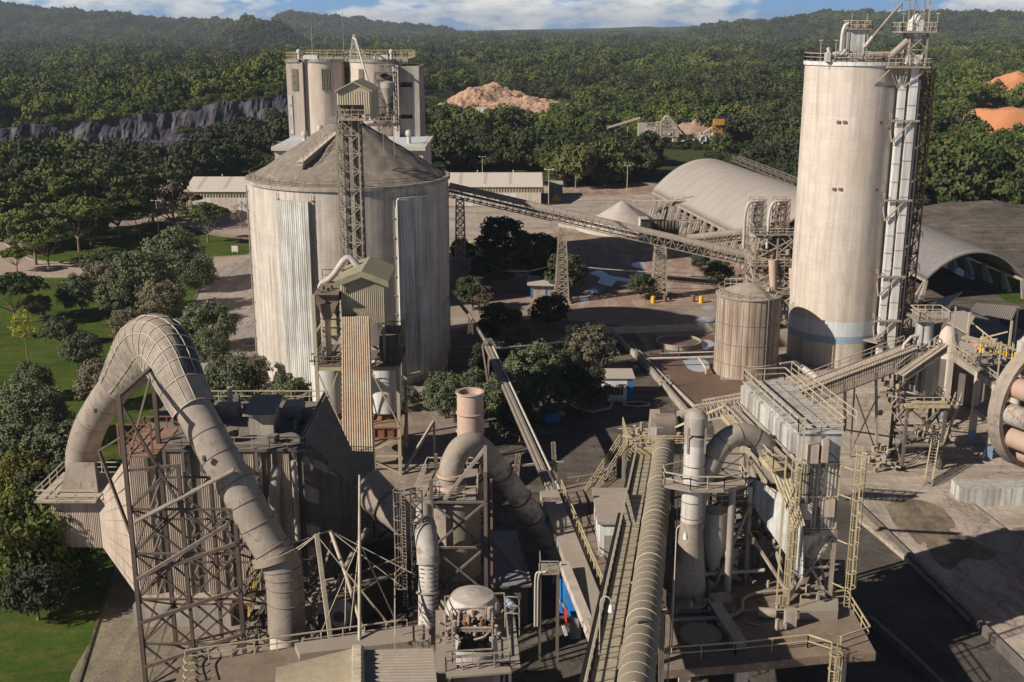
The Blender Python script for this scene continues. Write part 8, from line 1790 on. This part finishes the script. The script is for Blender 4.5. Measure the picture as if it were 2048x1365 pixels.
part('top_platform', 'grey_deck', t, lambda b: (b.box(BC[0]-1.9, BC[0]+2.3, BC[1]-1.6, BC[1]+2, 19.3, 19.5),))
part('railing', 'rail', t, lambda b: (b.rail([(BC[0]-1.5, BC[1]-1.6, 19.5), (BC[0]+2.3, BC[1]-1.6, 19.5), (BC[0]+2.3, BC[1]+2, 19.5), (BC[0]-1.5, BC[1]+2, 19.5)], 1.15, .9, .05, closed=True), b.rail([(BC[0]+BR*math.cos(a), BC[1]+BR*math.sin(a), 15.5) for a in [math.radians(x) for x in range(-60, 80, 20)]], 1.1, .8, .05), b.rail([(BC[0]-2.8, BC[1]-3.2, 8.8), (BC[0]+2.8, BC[1]-3.2, 8.8), (BC[0]+2.8, BC[1]+2.4, 8.8)], 1.1, 1.1, .05)))
part('hose', 'white_pipe', t, lambda b: b.tube([(BC[0]-3.0, BC[1]-.8, 14.6), (BC[0]-2.9, BC[1]-.8, 16.2), (BC[0]-2.1, BC[1]-.8, 17.2), (BC[0]-1.2, BC[1]-.6, 17.3)], .2, 8))
part('platform', 'yellow', t, lambda b: (b.box(BC[0]-2.8, BC[0]+2.8, BC[1]-3.3, BC[1]-3.15, 8.5, 8.9), b.box(BC[0]-2.8, BC[0]+2.8, BC[1]-3.14, BC[1]+2.6, 8.6, 8.8)))
part('column', 'steel_dark', t, lambda b: (b.lattice([(BC[0]-2.4, BC[1]-2.8, 0), (BC[0]+2.4, BC[1]-2.8, 0), (BC[0]+2.4, BC[1]+2.2, 0), (BC[0]-2.4, BC[1]+2.2, 0)], [(BC[0]-2.4, BC[1]-2.8, 8.6), (BC[0]+2.4, BC[1]-2.8, 8.6), (BC[0]+2.4, BC[1]+2.2, 8.6), (BC[0]-2.4, BC[1]+2.2, 8.6)], 2, .36, .18), b.box(BC[0]-2.4, BC[0]+4, BC[1]-3.4, BC[1]+2, 3.3, 3.5)))
part('machinery', 'frame_pale', t, lambda b: (clutter(b, BC[0]-1.8, BC[0]+1.8, BC[1]-1.8, BC[1]+1, 15.6, 16.2, 30, 101, .15, .5), clutter(b, BC[0]-5, BC[0]-2.2, BC[1]-3, BC[1]+1, 6, 11.5, 50, 102, .2, .6), clutter(b, BC[0]-2, BC[0]+5, BC[1]-3, BC[1]+1, 3.6, 5.4, 30, 103, .2, .7), clutter(b, BC[0]-6.5, BC[0]-3.5, BC[1]-4, BC[1], .2, 2.5, 40, 104, .2, .8)))
part('cable_bundle', 'steel_dark', t, lambda b: (clutter(b, BC[0]-3.8, BC[0]-2.8, BC[1]-2.4, BC[1]-1, 8, 14, 50, 105, .15, .45),))
stairs(t, (BC[0]-1.0, BC[1]-8.4, 0), (BC[0]+1.2, BC[1]-3.6, 3.4), .9, 'frame_pale', railm='yellow'); stairs(t, (BC[0]+2.2, BC[1]-3, 3.5), (BC[0]+4.8, BC[1]-.6, 8.7), .8, 'frame_pale', railm='yellow')
# concrete frame
t = thing('concrete_frame', G(1960, 905), 'open two level concrete frame with blue painted column feet', 'frame')
cf = [G(1942, 886), G(1976, 917), G(2018, 913), G(1990, 868)]; cf2 = [G(1880, 850), cf[0], cf[1], cf[2], cf[3]]
cols_ = [(cf[0], 10.2), (cf[1], 10.2), (cf[2], 5.4), (cf[3], 5.4), (G(1888, 842), 10.2)]
part('column', 'concrete', t, lambda b: [b.box(p.x-.38, p.x+.38, p.y-.38, p.y+.38, 2.0, z) for p, z in cols_])
part('column_foot', 'blue_pale', t, lambda b: [b.box(p.x-.385, p.x+.385, p.y-.385, p.y+.385, 0, 2.0) for p, z in cols_])
def bms(b):
    b.slab([(p.x, p.y) for p in (cf[0], cf[1], cf[2], cf[3])], 5.2, 5.55)
    b.bar(G(1888, 842)+V((0, 0, 9.9)), cf[0]+V((0, 0, 9.9)), .7, .9); b.bar(cf[0]+V((0, 0, 9.9)), cf[1]+V((0, 0, 9.9)), .7, .9)
    b.bar(cf[1]+V((0, 0, 9.9)), cf[1]+V((5, 2, 9.9)), .7, .9); b.bar(cf[0]+V((0, 0, 4.9)), cf[1]+V((0, 0, 4.9)), .6, .8); b.bar(cf[1]+V((0, 0, 4.9)), cf[2]+V((0, 0, 4.9)), .6, .8)
part('beam', 'concrete_grey', t, bms)
part('grating', 'grey_deck', t, lambda b: b.slab([(p.x, p.y) for p in (G(1888, 842), cf[0], cf[1], cf[1]+V((5, 2, 0)), cf[0]+V((6, 8, 0)))], 10.36, 10.46))
part('railing', 'rail', t, lambda b: (b.rail([G(1888, 842)+V((0, 0, 10.46)), cf[0]+V((0, 0, 10.46)), cf[1]+V((0, 0, 10.46)), cf[1]+V((5, 2, 10.46))], 1.15, 1.3, .05), b.rail([cf[1]+V((0, 0, 5.55)), cf[2]+V((0, 0, 5.55)), cf[3]+V((0, 0, 5.55))], 1.0, 1.4, .05), b.bar(cf[0]+V((0, 0, 10.4)), cf[0]+V((0, 0, 15.6)), .14), b.bar(cf[1]+V((0, 0, 10.4)), cf[1]+V((0, 0, 16)), .14), b.bar(G(1888, 842)+V((0, 0, 10)), G(1888, 842)+V((0, 0, 17)), .18)))
part('machinery', 'frame_pale', t, lambda b: (b.bar(G(1910, 842)+V((0, 0, 12.6)), G(2010, 868)+V((0, 0, 12)), 1.4, .3), clutter(b, cf[0].x-1, cf[0].x+5, cf[0].y, cf[0].y+6, 10.6, 12.8, 60, 111, .2, .7), clutter(b, cf[0].x-7, cf[0].x-2, cf[0].y+3, cf[0].y+7, 3, 6, 40, 112, .2, .7)))
# sheds on the right
t = thing('shed', G(1960, 760), 'wide grey pitched shed roof above the concrete frame at the right', 'shed')
S_ = [P(1892, 712, 150), P(2000, 790, 140), P(2075, 745, 150), P(1945, 680, 162)]; rdg = [P(1915, 683, 160), P(2060, 742, 152)]
SA, SB, SC_, SD = P(1880, 722, 166), P(1984, 762, 157), P(2085, 730, 166), P(1925, 682, 178)
part('roof', 'roof_dust', t, lambda b: (b.hexa([SA, SB, SC_, SD], [p+V((0, 0, .25)) for p in (SA, SB, SC_, SD)]), b.hexa([SD, SC_, SC_+V((6, 7, -2.6)), SD+V((6, 7, -2.6))], [p+V((0, 0, .25)) for p in (SD, SC_, SC_+V((6, 7, -2.6)), SD+V((6, 7, -2.6)))])))
part('wall', 'sheet_dark', t, lambda b: b.slab([(p.x, p.y) for p in (SA+V((3, 3, 0)), SB+V((.4, 3, 0)), SC_+V((-.6, .5, 0)), SD)], 0, min(SA.z, SB.z)-1))
t = thing('canopy', G(1985, 700), 'small canopy roof on thin posts over the yellow and black barrier', 'canopy')
u0, u1, u2, u3 = P(1940, 625, 176), P(2024, 642, 172), P(2036, 614, 182), P(1952, 607, 185)
part('roof', 'roof_dust', t, lambda b: b.corr(u0, u1, u2, u3, 22, .12, (0, 0, 1)))
part('post', 'rail', t, lambda b: [b.bar(p, V((p.x, p.y, 0)), .3) for p in (u0, u1, u2)]+[b.bar(u0+V((1, 1, -2.0)), u1+V((0, 1, -5)), .2), b.bar(u0+V((1, 1, -5)), u1+V((0, 1, -2)), .2)])
t = thing('hopper_building', G(1970, 690), 'pale hopper block with brown heap under the small canopy', 'hopper')
hb = P(1966, 684, 172)
part('wall', 'concrete', t, lambda b: b.hexa([(hb.x-4, hb.y, 0), (hb.x+4.4, hb.y-2, 0), (hb.x+4.4, hb.y+5, 0), (hb.x-4, hb.y+5, 0)], [(hb.x-3.6, hb.y, 5.2), (hb.x+4.2, hb.y-2, 6.4), (hb.x+4.2, hb.y+5, 6.4), (hb.x-3.6, hb.y+5, 6.0)]))
part('heap', 'soil_red', t, lambda b: b.lathe((hb.x+1.5, hb.y+2, 0), [(2.6, 6.3), (1.5, 7.2), (.05, 7.8)], 16))
t = thing('barrier', G(2000, 712), 'yellow and black striped kerb barrier below the canopy', 'barrier')
v0, v1 = P(1988, 690, 164), P(2052, 720, 158)
part('wall', 'yellow_vivid', t, lambda b: b.hexa([V((v0.x, v0.y, 0)), V((v1.x, v1.y, 0)), V((v1.x, v1.y+5, 0)), V((v0.x, v0.y+5, 0))], [V((v0.x, v0.y, v0.z)), V((v1.x, v1.y, v0.z)), V((v1.x, v1.y+5, v0.z)), V((v0.x, v0.y+5, v0.z))]))
part('stripe', 'black', t, lambda b: [b.bar(V((v0.x, v0.y-.03, v0.z-1.7)).lerp(V((v1.x, v1.y-.03, v0.z-1.7)), (i+.5)/12), V((v0.x, v0.y-.03, v0.z)).lerp(V((v1.x, v1.y-.03, v0.z)), (i+.5)/12), .3, .05, up=V((0, 1, 0))) for i in range(12)])
t = thing('shed', G(1920, 640), 'dusty low shed roofs in shade between the curved shed and the steel bin', 'shed')
w0, w1, w2, w3 = P(1884, 640, 185), P(1932, 668, 176), P(1950, 636, 188), P(1905, 612, 196)
part('roof', 'roof_dust', t, lambda b: (b.hexa([w0, w1, w2, w3], [p+V((0, 0, .2)) for p in (w0, w1, w2, w3)]), b.hexa([w3, w2, w2+V((5, 6, -2)), w3+V((5, 6, -2))], [p+V((0, 0, .2)) for p in (w3, w2, w2+V((5, 6, -2)), w3+V((5, 6, -2)))]), b.hexa([P(1850, 628, 195), P(1895, 612, 198), P(1925, 585, 212), P(1880, 600, 210)], [P(1850, 626, 195), P(1895, 610, 198), P(1925, 583, 212), P(1880, 598, 210)])))
part('wall', 'sheet_dark', t, lambda b: b.slab([(p.x, p.y) for p in (w0, w1, w2, w3)], 0, min(w0.z, w1.z)-1))
t = thing('cone_hopper', P(1900, 660, 166), 'pale upright cone hopper left of the shed roofs', 'hopper'); q = P(1897, 672, 160)
part('cone', 'concrete', t, lambda b: b.lathe((q.x, q.y, 0), [(2.0, q.z-3), (1.1, q.z+.6), (.5, q.z+1.4), (.05, q.z+1.5)], 18)); part('base', 'steel_dark', t, lambda b: b.lathe((q.x, q.y, 0), [(2.0, 0), (2.0, q.z-3)], 12))
# planetary cooler at the right edge
t = thing('kiln_cooler', P(2048, 800, 118), 'bank of rusty pink cooler tubes inside a curved grey hood at the right edge', 'kiln cooler')
kc = P(2070, 806, 118); kax = V((.43, -.903, 0)); kr = kax.cross(V((0, 0, 1)))
KRR = 7.0
def kring(b):
    n = 40
    for a0_ in range(n):
        for (r0, r1, o0, o1) in ((KRR-.55, KRR, 0, 0), (KRR, KRR, 0, 1.6), (KRR-.55, KRR-.55, 1.6, 0), (KRR, KRR-.55, 1.6, 1.6)):
            pts = []
            for aa, (rr, oo) in ((a0_, (r0, o0)), (a0_+1, (r0, o0)), (a0_+1, (r1, o1)), (a0_, (r1, o1))):
                a = 2*math.pi*aa/n; pts.append(kc+kr*rr*math.cos(a)+V((0, 0, 1))*rr*math.sin(a)+kax*oo)
            b.face(pts, False)
part('hood_ring', 'duct', t, kring)
def ctube(b, an):
    p = kc+kr*5.4*math.cos(an)+V((0, 0, 1))*5.4*math.sin(an); b.tube([p+kax*.4, p+kax*22], 1.12, 20)
for k in range(12): part('cooler_tube', 'duct_pink' if k % 3 else 'duct_rust', t, lambda b: ctube(b, math.radians(30*k)))
part('kiln_shell', 'rust', t, lambda b: b.tube([kc+kax*.2, kc+kax*24], 2.2, 28))
part('skirt', 'filter', t, lambda b: (b.box(kc.x-3.2, kc.x+14, kc.y+9, kc.y+12, 0, 2.2),))
t = thing('vent_pipe', P(2040, 690, 140), 'white capped upright pipe at the right edge', 'pipe'); q = P(2040, 722, 140)
part('pipe', 'white_pipe', t, lambda b: (b.tube([(q.x, q.y, 6), (q.x, q.y, q.z+2.6)], .6, 14), b.tube([(q.x, q.y, q.z+2.3), (q.x+.5, q.y, q.z+3.0), (q.x+1.6, q.y, q.z+3.0)], .5, 12)))
# bollards, slab, trench walls
g0 = None
for i, (a, c_) in enumerate(((1747, 912), (1757, 918), (1771, 918), (1942, 908), (1948, 912))):
    g = G(a, c_)
    if g0 is None:
        g0 = thing('bollard', (0, 0, 0), 'striped yellow guard post at the foot of the conveyor trestle', 'bollard', 'striped guard posts'); part('post', 'yellow', g0, lambda b: b.lathe((0, 0, 0), [(.28, 0), (.28, 1.5), (.05, 1.6)], 10)); part('band', 'black', g0, lambda b: [b.lathe((0, 0, 0), [(.285, z), (.285, z+.25)], 10) for z in (.3, .85)]); g0.location = g
    elif i < 3: copy_thing(g0, g)
SZ = .55
sl = [(1716, 1000), (1915, 981), (1960, 1018), (2062, 1095), (2400, 1330), (2400, 1500), (2120, 1400), (1965, 1260), (1830, 1130), (1718, 1036)]
t = thing('loading_slab', G(1900, 1100), 'raised pale concrete loading slab stained with mud, right foreground', 'slab')
part('slab', 'slab', t, lambda b: b.slab([(G(a, c_, SZ).x, G(a, c_, SZ).y) for a, c_ in sl], .002, SZ))
M['stain'] = sheet_mat('mud stain', (.22, .17, .125), (.13, .10, .075), .5, 1.5, c3=(.30, .25, .17), streaks=(.6, .3, 1))
part('mud_stain', 'stain', t, lambda b: b.face([(q.x, q.y, SZ+.004) for q in catmull([G(a, c_, SZ) for a, c_ in ((1772, 1012), (1800, 998), (1850, 1003), (1888, 1020), (1912, 1052), (1898, 1060), (1925, 1072), (1990, 1105), (1975, 1122), (1930, 1118), (1900, 1140), (1868, 1120), (1850, 1085), (1838, 1090), (1812, 1062), (1790, 1050), (1772, 1012))], 4)][:-1][::-1]))
M['trench'] = sheet_mat('shade dark trench floor', (.12, .105, .09), (.075, .066, .058), .15, 1.0)  # deep shade of the low ground is put into this colour
sheet('trench_floor', 'trench', [(1600, 990), (1700, 990), (1718, 1040), (1830, 1134), (1965, 1264), (2130, 1410), (1400, 1500), (1400, 1250), (1600, 1150)], .02, curve=False)
wall_line('trench_wall', [(1702, 1008), (1826, 1130), (1960, 1262), (2120, 1420)], .5, .9, 'sheet_dark', label='long low dark wall along the edge of the loading slab', cat='wall')
wall_line('trench_wall', [(1740, 1250), (1830, 1330), (1900, 1400)], .4, .9, 'sheet_dark', label='short low wall beyond the corner of the filter deck', cat='wall')
# bushes and small things near the centre yard
c = G(1148, 828); heap('dirt_pile', 'earth', 1105, 832, c.y, 2.2, 1.6, .7, 'small pale dirt pile on the dark yard', 'dirt pile', 1.1, 3, 20, .3, z0=0)
tag((lambda b: (b.obox(G(1098, 838, .1), 2.2, 3.2, 1.2, .3), b)[-1])(MB()).build('container', 'blue'), 'small blue container in the shade beside the belt conveyor', 'container')
t = thing('planter', G(1272, 812), 'low oval concrete planter ring beside the white and blue hut', 'planter'); g = G(1272, 812)
part('rim', 'kerb', t, lambda b: b.tube([(g.x+2.0*math.cos(2*math.pi*k/24), g.y+1.1*math.sin(2*math.pi*k/24), .25) for k in range(25)], .16, 6, caps=False)); part('soil', 'lawn', t, lambda b: b.face([(g.x+1.95*math.cos(2*math.pi*k/24), g.y+1.05*math.sin(2*math.pi*k/24), .12) for k in range(24)]))
# haze
m = bpy.data.materials.new('haze'); m.use_nodes = True; nt = m.node_tree
for n in list(nt.nodes): nt.nodes.remove(n)
out = nt.nodes.new('ShaderNodeOutputMaterial'); pv = nt.nodes.new('ShaderNodeVolumePrincipled'); pv.inputs['Density'].default_value = HAZE; pv.inputs['Color'].default_value = (.72, .82, .95, 1); pv.inputs['Anisotropy'].default_value = .2
nt.links.new(pv.outputs[0], out.inputs['Volume'])
if HAZE > 0:
    b = MB(); b.box(-9000, 9000, -60, 14500, -40, 190); hz_o = b.build('haze', m); tag(hz_o, kind='stuff')
